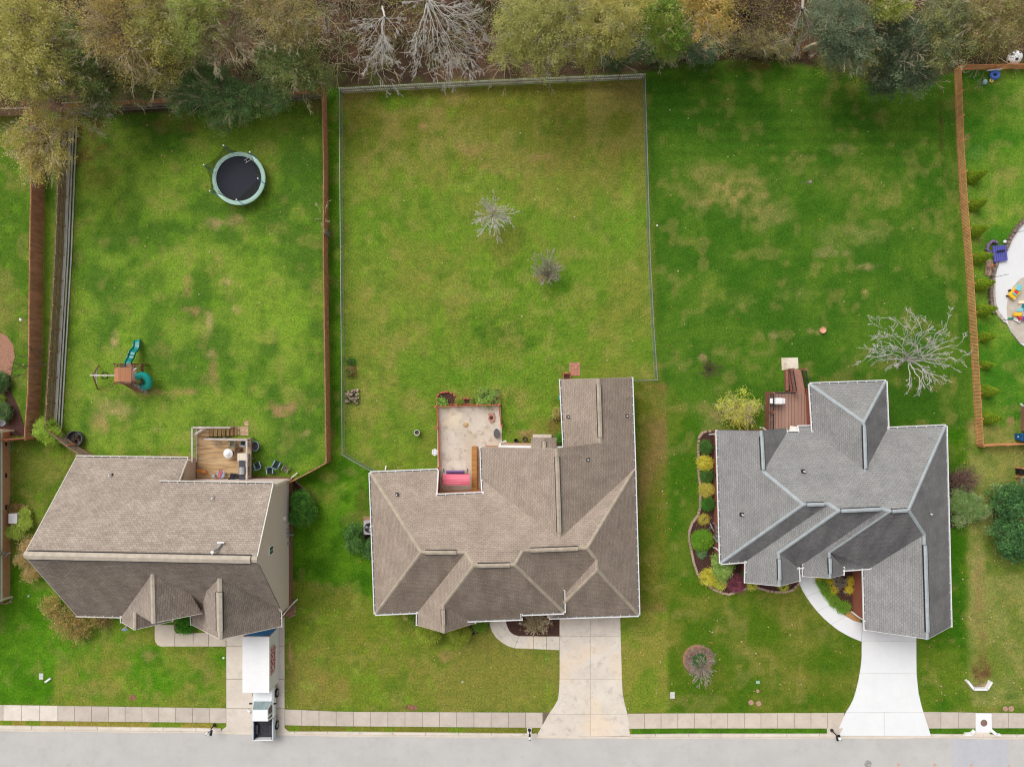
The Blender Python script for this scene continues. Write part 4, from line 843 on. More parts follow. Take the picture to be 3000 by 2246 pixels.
# ================================================= neighbour houses at the frame's edges
Dh = thing('house', 'sage green sided house with brick base cut off by the left edge', 'house', P(-100, 1500, 0))
xb = P(30,1500,0).x   # brick face
def yy(py): return P(0, py, 0).y
wall(Dh, [(xb, yy(1256)), (xb, yy(1752)), (xb-9, yy(1752)), (xb-9, yy(1256))], 0, 1.0, M['brick_tan'], 'foundation')
wall(Dh, [(xb-.05, yy(1257)), (xb-.05, yy(1751)), (xb-8.9, yy(1751)), (xb-8.9, yy(1257))], 1.0, 3.4, M['siding_green'])
e0 = Vector((xb-.02, yy(1250), 3.3)); e1_ = Vector((xb-.02, yy(1758), 3.3)); rr0 = Vector((xb-4.7, yy(1250), 6.4)); rr1 = Vector((xb-4.7, yy(1758), 6.4)); w0 = Vector((xb-9.4, yy(1250), 3.3)); w1 = Vector((xb-9.4, yy(1758), 3.3))
roof_mesh('roof', [([e0, e1_, rr1, rr0], .3), ([w0, rr0, rr1, w1], .3)], M['shingle_brown'], Dh)
mb = MB(); mb.beam(Vector((xb-.02, yy(1256), 1.02)), Vector((xb-.02, yy(1752), 1.02)), .06, .08); mb.build('trim_band', M['offwhite'], Dh)
for py in (1298, 1390, 1482):
    mb = MB(); mb.box((xb+.02, yy(py), .55), (.05,.42,.22)); mb.build('crawl_vent', M['dark_vent'], Dh)
mb = MB(); mb.box((xb-.02, yy(1336)+.15, 2.2), (.06,.3,.2)); mb.build('wall_vent', M['dark_vent'], Dh)
for (a, d, e) in [((-4,1263,3.2),(20,1262,1.8),(40,1261,.2)), ((-4,1760,3.2),(14,1753,1.6),(36,1747,.2))]:
    mb = MB(); mb.tube([V(a), V(d), V(e)], .09, 6); mb.build('downspout', M['offwhite'], Dh)
mb = MB(); mb.box(P(2,1622,1.6), (.3,.3,.9)); mb.tube([P(4,1634,1.8), P(18,1628,1.2), P(24,1619,1.0), P(33,1619,.9)], .04, 6); mb.tube([P(25,1620,1.0), P(25,1636,.2)], .03, 6); mb.build('meter_box', M['metal_grey'], Dh)
mb = MB(); mb.lathe(P(3,1238,1.9), [(0,.0),(.2,.03),(.32,.1)], 16, 0, Matrix.Rotation(R(55), 3, 'Y')); mb.tube([P(-4,1236,1.6), P(3,1238,1.95)], .03, 6); mb.build('satellite_dish', M['metal_grey'], Dh)
Eh = thing('house', 'brown brick house cut off by the right edge beside a blue wheeled bin', 'house', P(3060, 1300, 0))
xe = P(2991,1300,0).x
wall(Eh, [(xe, yy(1190)), (xe+8, yy(1190)), (xe+8, yy(1430)), (xe+.35, yy(1430)), (xe+.35, yy(1262)), (xe, yy(1262))], 0, 2.8, M['brick_brown'])
roof_mesh('roof', [([Vector((xe+.9, yy(1180), 2.9)), Vector((xe+.9, yy(1440), 2.9)), Vector((xe+5, yy(1440), 5.5)), Vector((xe+5, yy(1180), 5.5))], .3)], M['shingle_brown'], Eh)
mb = MB(); mb.tube([P(3004,1188,1.8), P(2996,1188,1.4), P(2991,1183,.9)], .08, 6); mb.build('downspout', M['white'], Eh)
# ------------------------------------------------------------------ plants
def np_mesh(name, verts, tris_or_quads, cols, material, parent=None, k=4):
    me = bpy.data.meshes.new(name); n = len(verts); q = np.asarray(tris_or_quads)
    me.vertices.add(n); me.vertices.foreach_set('co', np.asarray(verts, np.float32).ravel())
    me.loops.add(q.size); me.loops.foreach_set('vertex_index', q.ravel().astype(np.int32))
    me.polygons.add(len(q)); me.polygons.foreach_set('loop_start', (np.arange(len(q))*k).astype(np.int32))
    me.update(calc_edges=True); me.materials.append(material)
    o = bpy.data.objects.new(name, me); COL.objects.link(o)
    if cols is not None:
        at = me.color_attributes.new('Col', 'FLOAT_COLOR', 'POINT'); a = np.ones((n, 4), np.float32); a[:, :3] = cols; at.data.foreach_set('color', a.ravel())
    if parent is not None: o.parent = parent
    return o
def leaves_at(pts, size, r, flat=0.5, aspect=0.55):
    """one small folded leaf quad at each point; returns verts (4N,3)"""
    N = len(pts); nrm_ = r.normal(size=(N, 3)); nrm_[:, 2] = np.abs(nrm_[:, 2])+flat; nrm_ /= np.linalg.norm(nrm_, axis=1)[:, None]
    t = r.normal(size=(N, 3)); t -= (t*nrm_).sum(1)[:, None]*nrm_; t /= np.linalg.norm(t, axis=1)[:, None]+1e-9
    b = np.cross(nrm_, t); s = size*r.uniform(0.6, 1.35, N)[:, None]
    v = np.stack([pts-t*s*.5, pts+b*s*.5*aspect, pts+t*s*.5, pts-b*s*.5*aspect], 1)
    return v.reshape(-1, 3)
def crown_points(lobes, n_clump, per, csize, r, shell=0.55, lo=.5, hi=1.25):
    """clump centres spread through the lobes' volume (denser near the outside), leaves gaussian around each clump"""
    w_ = np.array([l[3]*l[4]*l[5] for l in lobes]); w_ = w_**0.8; w_ /= w_.sum()
    which = r.choice(len(lobes), n_clump, p=w_); L_ = np.array(lobes)[which]
    d = r.normal(size=(n_clump, 3)); d[:, 2] = np.where(d[:, 2] < 0, d[:, 2]*0.6, d[:, 2]); d /= np.linalg.norm(d, axis=1)[:, None]
    rad = (shell+(1-shell)*r.random(n_clump)**0.6)*r.uniform(lo, hi, n_clump)
    c = L_[:, :3]+d*rad[:, None]*L_[:, 3:6]
    cs = csize*r.uniform(0.6, 1.4, n_clump)
    p = c[:, None, :]+r.normal(size=(n_clump, per, 3))*cs[:, None, None]*np.array([1, 1, 0.6])
    return p.reshape(-1, 3), np.repeat(np.arange(n_clump), per), c
def foliage(name, pts, clump, pal, size, parent, r, flat=0.5, aspect=.55, base=(0, 0, 0), jitter=0.18, material=None):
    pal = np.array([lin(c) for c in pal]); nc = clump.max()+1
    cc = pal[r.integers(0, len(pal), nc)]*r.uniform(0.5, 1.5, (nc, 1))
    other = pal[r.integers(0, len(pal), len(pts))]
    col = cc[clump]*0.6+other*0.4; col *= r.uniform(1-jitter, 1+jitter, (len(pts), 1))
    col = col*1.8; col = np.where(col > .44, .44+(col-.44)*.35, col)
    v = leaves_at(pts, size, r, flat, aspect)-np.array(base)
    v[:, 2] = np.maximum(v[:, 2], 0.02)
    return np_mesh(name, v, np.arange(len(v)).reshape(-1, 4), np.repeat(np.clip(col, 0, 1), 4, 0), material or M['leaf'], parent)
def branch_net(base, targets, r, nsub=3, rad=0.12, tip=0.008, wig=0.12, fork=0.35, sub_len=0.35, levels=2, hang=0.0, trunk_top=None, first=0.25):
    """list of (points, radii) limbs: trunk from base to trunk_top, limbs to the targets, each with side twigs"""
    out = []; base = np.array(base, float); tt = np.array(trunk_top if trunk_top is not None else base+[0, 0, 1.5], float)
    k = 5; tr = np.linspace(0, 1, k)[:, None]; pts = base+(tt-base)*tr; pts[1:-1, :2] += r.normal(0, .04, (k-2, 2)); out.append((pts, np.linspace(rad*1.5, rad, k)))
    def limb(a, b, ra, lev):
        L_ = np.linalg.norm(b-a); k = max(4, int(L_/0.35)+2); k = min(k, 9); t = np.linspace(0, 1, k)
        pts = a+(b-a)*t[:, None]; amp = wig*L_*0.35
        w_ = np.cumsum(r.normal(0, 1, (k, 3)), 0); w_ -= w_[0]+(w_[-1]-w_[0])*t[:, None]; pts += w_*amp/max(1, k**.5)*0.8
        pts[:, 2] += np.sin(t*math.pi)*L_*0.08-hang*L_*t**2
        out.append((pts, ra*(1-t)**0.8+tip))
        if lev <= 0: return
        n = nsub if lev > 1 else nsub+2
        for i in range(n):
            s = first+(0.98-first)*r.random(); j = min(k-2, int(s*(k-1))); p = pts[j]+(pts[j+1]-pts[j])*(s*(k-1)-j)
            d = (pts[j+1]-pts[j]); d /= np.linalg.norm(d)+1e-9
            q = r.normal(size=3); q[2] *= 0.6; q -= q.dot(d)*d; q /= np.linalg.norm(q)+1e-9
            ln = L_*sub_len*(1.25-s*.6)*r.uniform(.6, 1.3)
            dd = d+q*r.uniform(.35, .85)*(.7+fork*.5); dd /= np.linalg.norm(dd)
            limb(p, p+dd*ln, max(tip, ra*(1-s)**0.8*0.5), lev-1)
    for tg in targets: limb(tt-(tt-base)*r.uniform(0, .18), np.array(tg, float), rad*r.uniform(.3, .5), levels)
    return out
def limbs_mesh(name, limbs, material, parent, base=(0, 0, 0), n=4):
    V_ = []; Q = []; off = 0; base = np.array(base)
    ang = np.arange(n)*2*math.pi/n; ca, sa = np.cos(ang), np.sin(ang)
    for pts, rad in limbs:
        d = np.gradient(pts, axis=0); d /= np.linalg.norm(d, axis=1)[:, None]+1e-9
        up = np.where(np.abs(d[:, 2:3]) > .9, np.array([[1., 0, 0]]), np.array([[0, 0, 1.]]))
        u = np.cross(d, up); u /= np.linalg.norm(u, axis=1)[:, None]+1e-9; v = np.cross(d, u)
        ring = pts[:, None, :]+(u[:, None, :]*ca[None, :, None]+v[:, None, :]*sa[None, :, None])*np.asarray(rad)[:, None, None]
        k = len(pts); V_.append(ring.reshape(-1, 3)-base)
        i, j = np.meshgrid(np.arange(k-1), np.arange(n), indexing='ij'); a = (off+i*n+j).ravel(); b_ = (off+i*n+(j+1) % n).ravel()
        Q.append(np.stack([a, b_, b_+n, a+n], 1)); off += k*n
    return np_mesh(name, np.concatenate(V_), np.concatenate(Q), None, material, parent)
def lobe(px, py, z, rpx, rz=None, ry=None):
    """lobe given by its centre pixel, height and radius in pixels"""
    c = P(px, py, z); s = (CAMH-z)/FPX; rr = rpx*s
    return [c.x, c.y, z, rr, (ry*s if ry else rr), rz if rz else rr*0.75]
def tree(name, label, cat, lobes, pal, n_clump, per, leaf, csize, seed, trunk=None, bark='bark', group=None, limbs=5, trunk_r=.16, shell=.5, flat=.5, tip=.008, levels=1, zmin=None):
    r = np.random.default_rng(seed); c = np.array(lobes)[:, :3].mean(0); b0 = trunk if trunk is not None else (c[0], c[1]+(2.2 if c[2] > 3 else 0), 0)
    t = thing(name, label, cat, (b0[0], b0[1], 0), group); base = (b0[0], b0[1], 0)
    pts, cl, cc = crown_points(lobes, n_clump, per, csize, r, shell, *((.78, .98) if shell >= .7 else (.5, 1.25)))
    if zmin is not None: pts[:, 2] = np.maximum(pts[:, 2], zmin)
    foliage('crown', pts, cl, pal, leaf, t, r, flat, base=base)
    tg = cc[r.choice(len(cc), min(limbs, len(cc)), replace=False)]; tg = c+(tg-c)*1.14; tg[:, 2] += .2
    top = np.array([b0[0]*.5+c[0]*.5, b0[1]*.5+c[1]*.5, max(.4, c[2]*0.55)])
    L_ = branch_net((b0[0], b0[1], -.05), tg, r, 3, trunk_r, tip, levels=levels, trunk_top=top)
    tr = limbs_mesh('trunk', L_[:1], M[bark], t, base, 8); limbs_mesh('limbs', L_[1:], M[bark], tr, base, 4)
    return t
def bare_tree(name, label, base, targets, seed, bark='bark_white', rad=.16, top=None, nsub=4, levels=3, tip=.005, group=None, cat='tree', wig=.14, sub_len=.38, hang=0, fork=.35):
    r = np.random.default_rng(seed); t = thing(name, label, cat, (base[0], base[1], 0), group); b0 = (base[0], base[1], 0)
    L_ = branch_net((base[0], base[1], -.05), targets, r, nsub, rad, tip, wig=wig, levels=levels, trunk_top=top, sub_len=sub_len, hang=hang, fork=fork)
    tr = limbs_mesh('trunk', L_[:1], M[bark], t, b0, 8); limbs_mesh('branches', L_[1:], M[bark], tr, b0, 4)
    return t
def fan(px, py, z, rpx, n, r, a0=0, a1=2*math.pi, zj=.6, rmin=.6):
    out = []
    for i in range(n):
        a = a0+(a1-a0)*(i+r.random()*.8)/n; q = r.uniform(rmin, 1.0)*rpx; zz = z+r.uniform(-zj, zj); p = P(px+q*math.cos(a), py+q*math.sin(a), zz); out.append((p.x, p.y, p.z))
    return out
# ---- edge of the woods, left to right (pixel positions are crown centres at their own height)
YO = [(168,156,62),(146,140,56),(182,164,74),(120,120,50)]; OL = [(120,118,60),(98,104,50),(140,128,66),(84,92,44)]; DG = [(56,84,42),(70,100,50),(44,70,38),(84,112,56)]
BR = [(112,90,62),(128,104,64),(92,78,52),(150,116,60)]; GG = [(84,96,70),(70,84,62),(98,108,78),(58,72,54)]; LG = [(96,126,44),(120,140,50),(76,110,38)]
OG = [(200,140,50),(120,100,66),(120,96,60),(104,90,58),(112,98,64),(180,150,60)]; YG = [(150,146,66),(128,132,58),(168,156,74),(104,112,50)]
W = 'trees along the edge of the woods'
def T(*a, **k): return tree(*a, group=W, **k)
tr_specs = [
 ('woodland_tree','yellow olive tree with feathery foliage filling the far left corner of the woods','tree',[lobe(70,60,9,120),lobe(40,190,9,110),lobe(150,170,8,90),lobe(100,245,7,72)],YO,420,55,.20,.42,11,dict(limbs=14,levels=2,bark='bark_pale')),
 ('woodland_tree','drooping golden tree overhanging the top of the brown privacy fence','tree',[lobe(60,420,6,55),lobe(120,480,5.5,62),lobe(175,470,5.5,50),lobe(205,350,5,44),lobe(160,380,5.5,44),lobe(105,345,5,40)],[(176,150,60),(158,134,52),(190,166,80),(132,116,48)],150,50,.18,.34,12,dict(trunk=P(185,400,0),limbs=14,levels=2,bark='bark')),
 ('woodland_tree','dark green tree just right of the yellow corner tree','tree',[lobe(250,230,6.5,70),lobe(290,290,5,60),lobe(230,120,8,70)],DG+OL,240,55,.17,.36,13,dict(limbs=8)),
 ('woodland_tree','brown autumn tree scattered with orange leaves near the left corner','tree',[lobe(310,70,9,100),lobe(380,160,8,80),lobe(300,0,9,70)],OG,230,34,.17,.42,14,dict(limbs=26,levels=2,bark='bark')),
 ('woodland_tree','olive and yellow speckled tree above the left plot','tree',[lobe(470,90,8.5,90),lobe(470,200,6,70),lobe(420,10,9,60)],OL+[(186,160,50)],260,50,.17,.4,15,dict(limbs=18,levels=2,bark='bark_tan')),
 ('woodland_tree','mixed green and gold tree at the frame top above the trampoline','tree',[lobe(560,50,9,90),lobe(600,-10,9,80),lobe(540,130,7,60)],YG+LG,260,50,.17,.4,16,dict(limbs=14,levels=2)),
 ('woodland_tree','feathery blue green cedar leaning over the rear fence of the left plot','tree',[lobe(600,240,3.8,80,1.6),lobe(700,290,3.0,70,1.4),lobe(540,285,3.0,52,1.4),lobe(780,280,2.8,60,1.3),lobe(650,335,2.2,56,1.0),lobe(820,292,2.6,32,1.2)],[(70,100,56),(86,116,60),(56,84,50),(104,124,62)],470,60,.17,.34,17,dict(limbs=20,levels=2,bark='bark_tan')),
 ('woodland_tree','olive shrub like tree spilling over the fence left of the blue green cedar','tree',[lobe(370,230,4,70,1.6),lobe(290,262,3,44,1.2),lobe(440,245,3,46,1.2)],OL+DG,230,50,.16,.34,18,dict(limbs=12)),
 ('woodland_tree','green tree between the pale bare twigs and the grey picket fence','tree',[lobe(860,190,6,85),lobe(930,230,4.5,50),lobe(800,180,6,60)],DG+OL,260,55,.17,.36,19,dict(limbs=12,bark='bark_tan')),
 ('woodland_tree','dark tree behind the tan bare twigs at the frame top','tree',[lobe(850,50,8.5,90),lobe(760,10,8,60)],OL+BR,220,45,.17,.4,20,dict(limbs=14,levels=2)),
 ('woodland_tree','broad olive and gold tree directly above the grey picket fence','tree',[lobe(1540,70,9,95),lobe(1500,150,7,60),lobe(1600,150,7.5,70),lobe(1620,30,9,80)],YG,430,60,.17,.36,21,dict(limbs=10,bark='bark_pale')),
 ('woodland_tree','golden olive tree hanging over the right end of the grey picket fence','tree',[lobe(1760,60,9,95),lobe(1720,160,6,50),lobe(1810,110,7.5,60),lobe(1850,20,9,60)],YG+[(180,150,54)],380,60,.17,.36,22,dict(limbs=10,bark='bark_pale')),
 ('woodland_tree','low dark evergreen tucked beneath the golden olive trees','tree',[lobe(1840,160,2.4,50,1.5),lobe(1790,170,2,40,1.3)],[(44,66,36),(58,80,44)],110,55,.15,.3,23,dict(limbs=3)),
 ('woodland_tree','bright green leafy tree behind the open lawn corner','tree',[lobe(1950,60,6,80),lobe(1960,120,4,60),lobe(1910,10,7,60)],[(60,100,28),(84,124,36),(104,140,44),(150,160,50)],260,55,.17,.36,24,dict(limbs=5)),
 ('woodland_tree','tree with orange and yellow tips at the top above the open lawn','tree',[lobe(2090,40,8,75),lobe(2050,-10,8,60)],[(196,150,60),(214,120,60),(110,104,48),(130,118,52)],190,48,.17,.36,25,dict(limbs=10,levels=2)),
 ('woodland_tree','dark brown nearly leafless tree beside the orange tipped tree','tree',[lobe(2210,50,8,90),lobe(2170,-10,8,60)],[(86,72,54),(104,90,56),(72,62,48),(150,130,54)],150,30,.16,.42,26,dict(limbs=34,levels=2,bark='twig_dark')),
 ('woodland_tree','large grey green tree left of centre of the right hand thicket','tree',[lobe(2450,60,8,95),lobe(2500,120,7,80),lobe(2440,130,6,50)],GG,400,60,.16,.34,27,dict(limbs=8)),
 ('woodland_tree','tree speckled with bright yellow leaves at the lawn edge','tree',[lobe(2450,190,3.5,50,1.8),lobe(2540,170,4,60,1.8)],[(190,186,44),(160,164,46),(90,100,56),(70,80,56)],190,46,.15,.34,28,dict(limbs=6)),
 ('woodland_tree','lime yellow topped tree at the frame top right of centre','tree',[lobe(2610,0,9,60),lobe(2590,30,8,40)],[(150,160,50),(124,140,48),(96,112,52)],120,55,.16,.34,29,dict(limbs=4)),
 ('woodland_tree','big dark evergreen reaching furthest onto the open lawn','tree',[lobe(2640,180,5.5,80),lobe(2590,240,3.5,50,1.8),lobe(2680,220,4.5,60),lobe(2640,100,7,70)],[(62,76,54),(76,90,62),(50,62,46),(92,104,70)],430,60,.16,.33,30,dict(limbs=8)),
 ('woodland_tree','grey green tree above the corner of the orange fence','tree',[lobe(2760,110,6.5,95),lobe(2780,30,8,70),lobe(2730,190,4,50)],GG+OL,360,55,.16,.34,31,dict(limbs=10)),
 ('woodland_tree','olive brown tree in the top right corner','tree',[lobe(2900,40,8,100),lobe(2980,10,8,70),lobe(2930,120,4.5,60)],OL+BR,280,46,.17,.38,32,dict(limbs=16,levels=2,bark='bark_tan')),
 ('woodland_shrub','low blue grey shrub mass at the lawn edge left of the yellow speckled tree','shrub',[lobe(2060,150,1.4,50,1.2),lobe(2010,130,1.4,40,1.2)],[(74,96,66),(60,84,58),(92,110,74)],130,55,.14,.28,33,dict(limbs=4)),
 ('woodland_shrub','olive shrub between the blue grey shrub and the white forked branch','shrub',[lobe(2170,110,1.8,60,1.5),lobe(2240,130,1.5,50,1.2),lobe(2300,140,1.4,40,1)],OL+BR+GG,170,48,.15,.32,34,dict(limbs=10,bark='bark_tan')),
 ('woodland_shrub','dark shrub at the foot of the bright green tree','shrub',[lobe(1900,150,1.6,40,1.2),lobe(1950,165,1.2,40,1.0)],DG,90,50,.14,.28,35,dict(limbs=3)),
]
for s in tr_specs:
    nm, lb, ct, lo, pal, nc, per, lf, cs, sd_, kw = s
    pal = [tuple(min(235, (v*.86+g*.14)*1.14+8) for v in (a_, b_, c_)) for (a_, b_, c_) in pal for g in [(a_+b_+c_)/3]]
    kw['limbs'] = kw.get('limbs', 6)+44; kw['levels'] = 2
    if kw.get('bark', 'bark') == 'bark': kw['bark'] = 'bark_tan'
    T(nm, lb, ct, lo, pal, int(nc*1.3), int(per*1.15), lf*.72, cs*.68, sd_, **kw)
rr = np.random.default_rng(5)
def BT(nm, lb, bx, by, tpx, tpy, tz, targets, seed, **k):
    g0 = P(bx, by, 0); tp = P(tpx, tpy, tz); return bare_tree(nm, lb, (g0.x, g0.y, 0), targets, seed, top=(tp.x, tp.y, tp.z), group=W, **k)
BT('bare_tree','bare tan tree with fine twigs above the trampoline',700,160,690,120,4.5, fan(690,90,8,130,12,rr)+fan(700,110,8,70,6,rr), 41, bark='bark_tan', rad=.13, nsub=5)
BT('bare_tree','smaller bare tan tree left of the fine twigged tan tree',560,240,560,170,4, fan(560,110,7,90,9,rr), 42, bark='bark_tan', rad=.1, nsub=4)
BT('bare_tree','brown leafless tree behind the orange leaved tree',360,120,350,60,5, fan(350,40,8,110,10,rr), 43, bark='bark', rad=.1, nsub=5)
BT('bare_tree','pale grey leafless tree at the top left of the grey picket fence',960,90,950,40,6, fan(940,30,9,90,10,rr), 44, bark='bark_pale', rad=.1, nsub=4)
tw = [P(1060,110,7),P(1045,165,6.5),P(1110,225,6),P(1130,240,5.6),P(1090,190,6),P(1150,175,6.5),P(1165,90,8),P(1040,80,8),P(1120,160,7),P(1180,50,8)]
BT('bare_tree','white barked leafless tree left of the two above the picket fence',1120,20,1128,52,8, [tuple(p) for p in tw], 45, bark='bark_white', rad=.075, nsub=5, hang=.05, wig=.3, sub_len=.42, fork=.5)
tw = [P(1240,110,8),P(1210,140,7.5),P(1300,150,7),P(1360,170,6.5),P(1385,215,6),P(1310,215,6),P(1420,90,8),P(1380,60,8.5),P(1180,10,9),P(1300,20,9.5),P(1260,180,6.5),P(1340,210,6),P(1230,190,6.5),P(1410,120,7.5),P(1340,90,8)]
BT('bare_tree','larger white barked leafless tree right of the two above the picket fence',1255,-30,1252,5,9, [tuple(p) for p in tw], 46, bark='bark_white', rad=.09, nsub=5, hang=.05, wig=.3, sub_len=.42, fork=.5)
tw = [P(1480,190,3),P(1530,180,2.8),P(1400,215,2.2),P(1480,270,1.6),P(1430,260,1.8),P(1560,225,1.8),P(1500,235,2)]
BT('bare_tree','thin arching sapling whose twigs cross the grey picket fence',1470,150,1480,178,3, [tuple(p) for p in tw], 47, bark='bark_tan', rad=.05, nsub=3, levels=2)
tw = [P(2330,20,8),P(2370,40,8),P(2320,90,6.5),P(2310,120,5),P(2330,175,3.5),P(2372,165,3.5),P(2350,130,5),P(2400,60,7.5),P(2380,100,6)]
BT('bare_tree','forked whitish branch hanging over the open lawn edge',2355,-20,2350,30,7.5, [tuple(p) for p in tw], 48, bark='bark_pale', rad=.11, nsub=4)
tw = [P(2640,300,2),P(2610,280,2.5),P(2690,300,2),P(2660,250,3),P(2700,265,2.5)]
BT('bare_tree','pale twigs poking out of the dark evergreen onto the lawn',2640,200,2650,230,3.2, [tuple(p) for p in tw], 49, bark='bark_pale', rad=.05, nsub=3, levels=2)
tw = [P(2960,120,4),P(2920,135,3.5),P(2990,80,5),P(2870,250,1.5),P(2840,230,2),P(2900,150,3)]
BT('bare_tree','pale twiggy tree crossing the top rail of the orange fence',2900,90,2905,110,4, [tuple(p) for p in tw], 50, bark='bark_pale', rad=.06, nsub=4, levels=3)
tw = [P(150,390,6),P(250,330,5.5),P(300,380,4.5),P(310,330,5),P(230,400,5),P(140,430,6),P(190,470,5),P(270,300,6),P(90,400,6.5),P(120,330,7)]
BT('bare_tree','grey limbed leafless tree over the top corner of the old grey fence',200,380,195,345,4.5, [tuple(p) for p in tw], 51, bark='bark_pale', rad=.12, nsub=4)
# brush and saplings filling the floor of the woods
r = np.random.default_rng(77)
def wood_line(px): return np.interp(px, [-500,0,200,480,560,800,850,950,1004,1500,1880,2000,2150,2300,2420,2560,2700,2780,3500], [300,300,280,276,320,300,250,225,205,190,170,170,160,165,185,215,225,190,150])
N_ = 1900; bx = r.uniform(-450, 3450, N_); wl_ = wood_line(bx); by = wl_-r.random(N_)**1.0*(wl_+420)
keep = ~((bx > 1000) & (bx < 1480) & (by > 90) & (r.random(N_) < .55)); bx, by = bx[keep], by[keep]
s_ = CAMH/FPX; cz = r.uniform(.3, 2.6, len(bx))*np.clip((wl_[keep]-by)/120, .25, 1)
cen = np.stack([(bx-1500)*s_, (1123-by)*s_, cz], 1); per = 42
pts = (cen[:, None, :]+r.normal(size=(len(cen), per, 3))*np.array([.5, .5, .45])).reshape(-1, 3); pts[:, 2] = np.abs(pts[:, 2])+.03
ug = foliage('undergrowth', pts, np.repeat(np.arange(len(cen)), per), OL+DG+BR+[(88,60,46),(78,56,44)], .17, None, r); ug['kind'] = 'stuff'
lb_ = []
for k in range(2600):
    x = r.uniform(-300, 3300) if k < 1700 else r.uniform(960, 1480); y = wood_line(x)+12-r.random()*(wood_line(x)+300); 
    if 1900 < x < 2780: y -= 14
    p = np.array([(x-1500)*s_, (1123-y)*s_, 0.05]); d = r.normal(size=3); d[2] = abs(d[2])*.9+.3; d /= np.linalg.norm(d); L0 = r.uniform(.6, 2.4)
    t = np.linspace(0, 1, 4)[:, None]; q = p+d*L0*t+r.normal(0, .07, (4, 3))*t; lb_.append((q, np.linspace(.025, .01, 4)))
    for m_ in range(2):
        e = d+r.normal(0, .5, 3); e /= np.linalg.norm(e); lb_.append((q[1+m_]+e*L0*.4*t, np.linspace(.014, .008, 4)))
tb = limbs_mesh('twig_brush', lb_, M['bark_tan'], None, n=3); tb['kind'] = 'stuff'
# ------------------------------------------------------------------ fences
M['f_brown'] = mat('fence_brown', (190,136,112), .85, .25, 3.0, stretch=(1,1,.2)); M['f_brown2'] = mat('fence_redwood', (204,138,104), .85, .25, 3.0)
M['f_grey'] = mat('fence_grey_wood', (150,140,130), .9, .25, 3.0); M['f_darkgrey'] = mat('fence_dark_boards', (160,140,124), .9, .3, 4.0); M['f_tan'] = mat('fence_tan_rail', (168,136,104), .9, .25, 3.0)
M['f_orange'] = mat('fence_orange', (238,172,122), .8, .2, 2.0); M['f_orange_d'] = mat('fence_orange_rail', (214,146,98), .8, .2, 2.0); M['picket'] = mat('picket_weathered', (238,236,226), .9, .25, 3.0)
M['chain'] = net_mat('chain_link_mesh', (150,156,156), .26)
def lerp_poly(pts, step):
    """points every step metres along a pixel polyline on the ground"""
    out = []
    for (a, b_) in zip(pts[:-1], pts[1:]):
        a, b_ = P(*a), P(*b_); L_ = (b_-a).length; n = max(1, round(L_/step))
        for i in range(n): out.append((a.lerp(b_, i/n), (b_-a).normalized()))
    out.append((P(*pts[-1]), out[-1][1])); return out
def fence(name, label, pts, h, bw, gap, mb_board, mb_rail, rails, post_step, side, board_t=.02, posts=True, top_var=.02, rw=.09, two=False, post_mat=None):
    a = P(*pts[0]); t = thing(name, label, 'fence', (a.x, a.y, 0))
    mb = MB()
    for k, (p, d) in enumerate(lerp_poly(pts, bw+gap)):
        o = Vector((-d.y, d.x, 0))*side; q = p-o*0.03
        if two and k % 2: q = p+o*.07
        hh = h+random.uniform(-top_var, top_var)
        mb.box((q.x, q.y, hh/2+.02), (bw, board_t, hh), math.atan2(d.y, d.x)+random.uniform(-.02, .02))
    mb.build('boards', mb_board, t)
    for z in rails:
        rb = MB()
        for (u, v) in zip(pts[:-1], pts[1:]):
            u, v = P(*u), P(*v); d = (v-u).normalized(); o = Vector((-d.y, d.x, 0))*side*.03
            rb.beam(u+o+Vector((0, 0, z)), v+o+Vector((0, 0, z)), .05, rw)
        rb.build('rail', mb_rail, t)
    if posts:
        for (p, d) in lerp_poly(pts, post_step):
            o = Vector((-d.y, d.x, 0))*side*.1; pb = MB(); pb.box((p.x+o.x, p.y+o.y, h/2), (.1, .1, h), math.atan2(d.y, d.x)); pb.build('post', post_mat or mb_rail, t)
    return t
HF = 1.72
fence('privacy_fence','dark brown solid privacy fence running down the far left lawn',[(131,338),(130,521),(126,750),(123,1050),(120,1150),(111,1276)],HF,.14,.006,M['f_brown'],M['f_brown2'],[HF+.02],2.4,-1,posts=False,rw=.05)
fence('privacy_fence','short brown gate fence from the far left lawn to the sage house',[(111,1280),(58,1284),(20,1284)],HF,.14,.006,M['f_brown2'],M['f_brown2'],[.4,1.4],2.0,1)
fence('privacy_fence','pinkish brown fence stretch at the left edge under the yellow tree',[(-300,342),(0,341),(131,338)],HF,.14,.006,mat('fence_pinkish', (186,150,130), .85, .2),M['f_grey'],[HF],2.4,-1,posts=False)
g1_ = fence('weathered_fence','old grey board fence with tan rails and posts left of the trampoline yard',[(213,340),(206,498),(196,750),(188,900),(180,1031),(171,1180),(167,1256)],HF,.13,.015,M['f_darkgrey'],M['f_tan'],[.75,1.2,1.66],2.35,1,post_mat=M['f_tan'])
mb = MB()
for k, (z, o_) in enumerate([(.52,.08),(.50,.21),(.34,.34),(.12,.48)]):
    for (u, v) in zip([(213,340),(206,498),(196,750),(180,1031)],[(206,498),(196,750),(180,1031),(167,1256)]):
        mb.beam(P(*u)+Vector((o_,0,z)), P(*v)+Vector((o_,0,z)), .125, .03)
mb.build('kick_boards', mat('grey_boards', (228,224,216), .9, .2, 2.5, stretch=(4,.4,4)), g1_)
fence('weathered_fence','slanting old fence stub between the stock tank and the taupe roofed house',[(180,1262),(228,1302),(290,1342)],HF,.13,.02,M['f_darkgrey'],M['f_tan'],[.5,1.6],1.6,1,post_mat=M['f_brown2'])
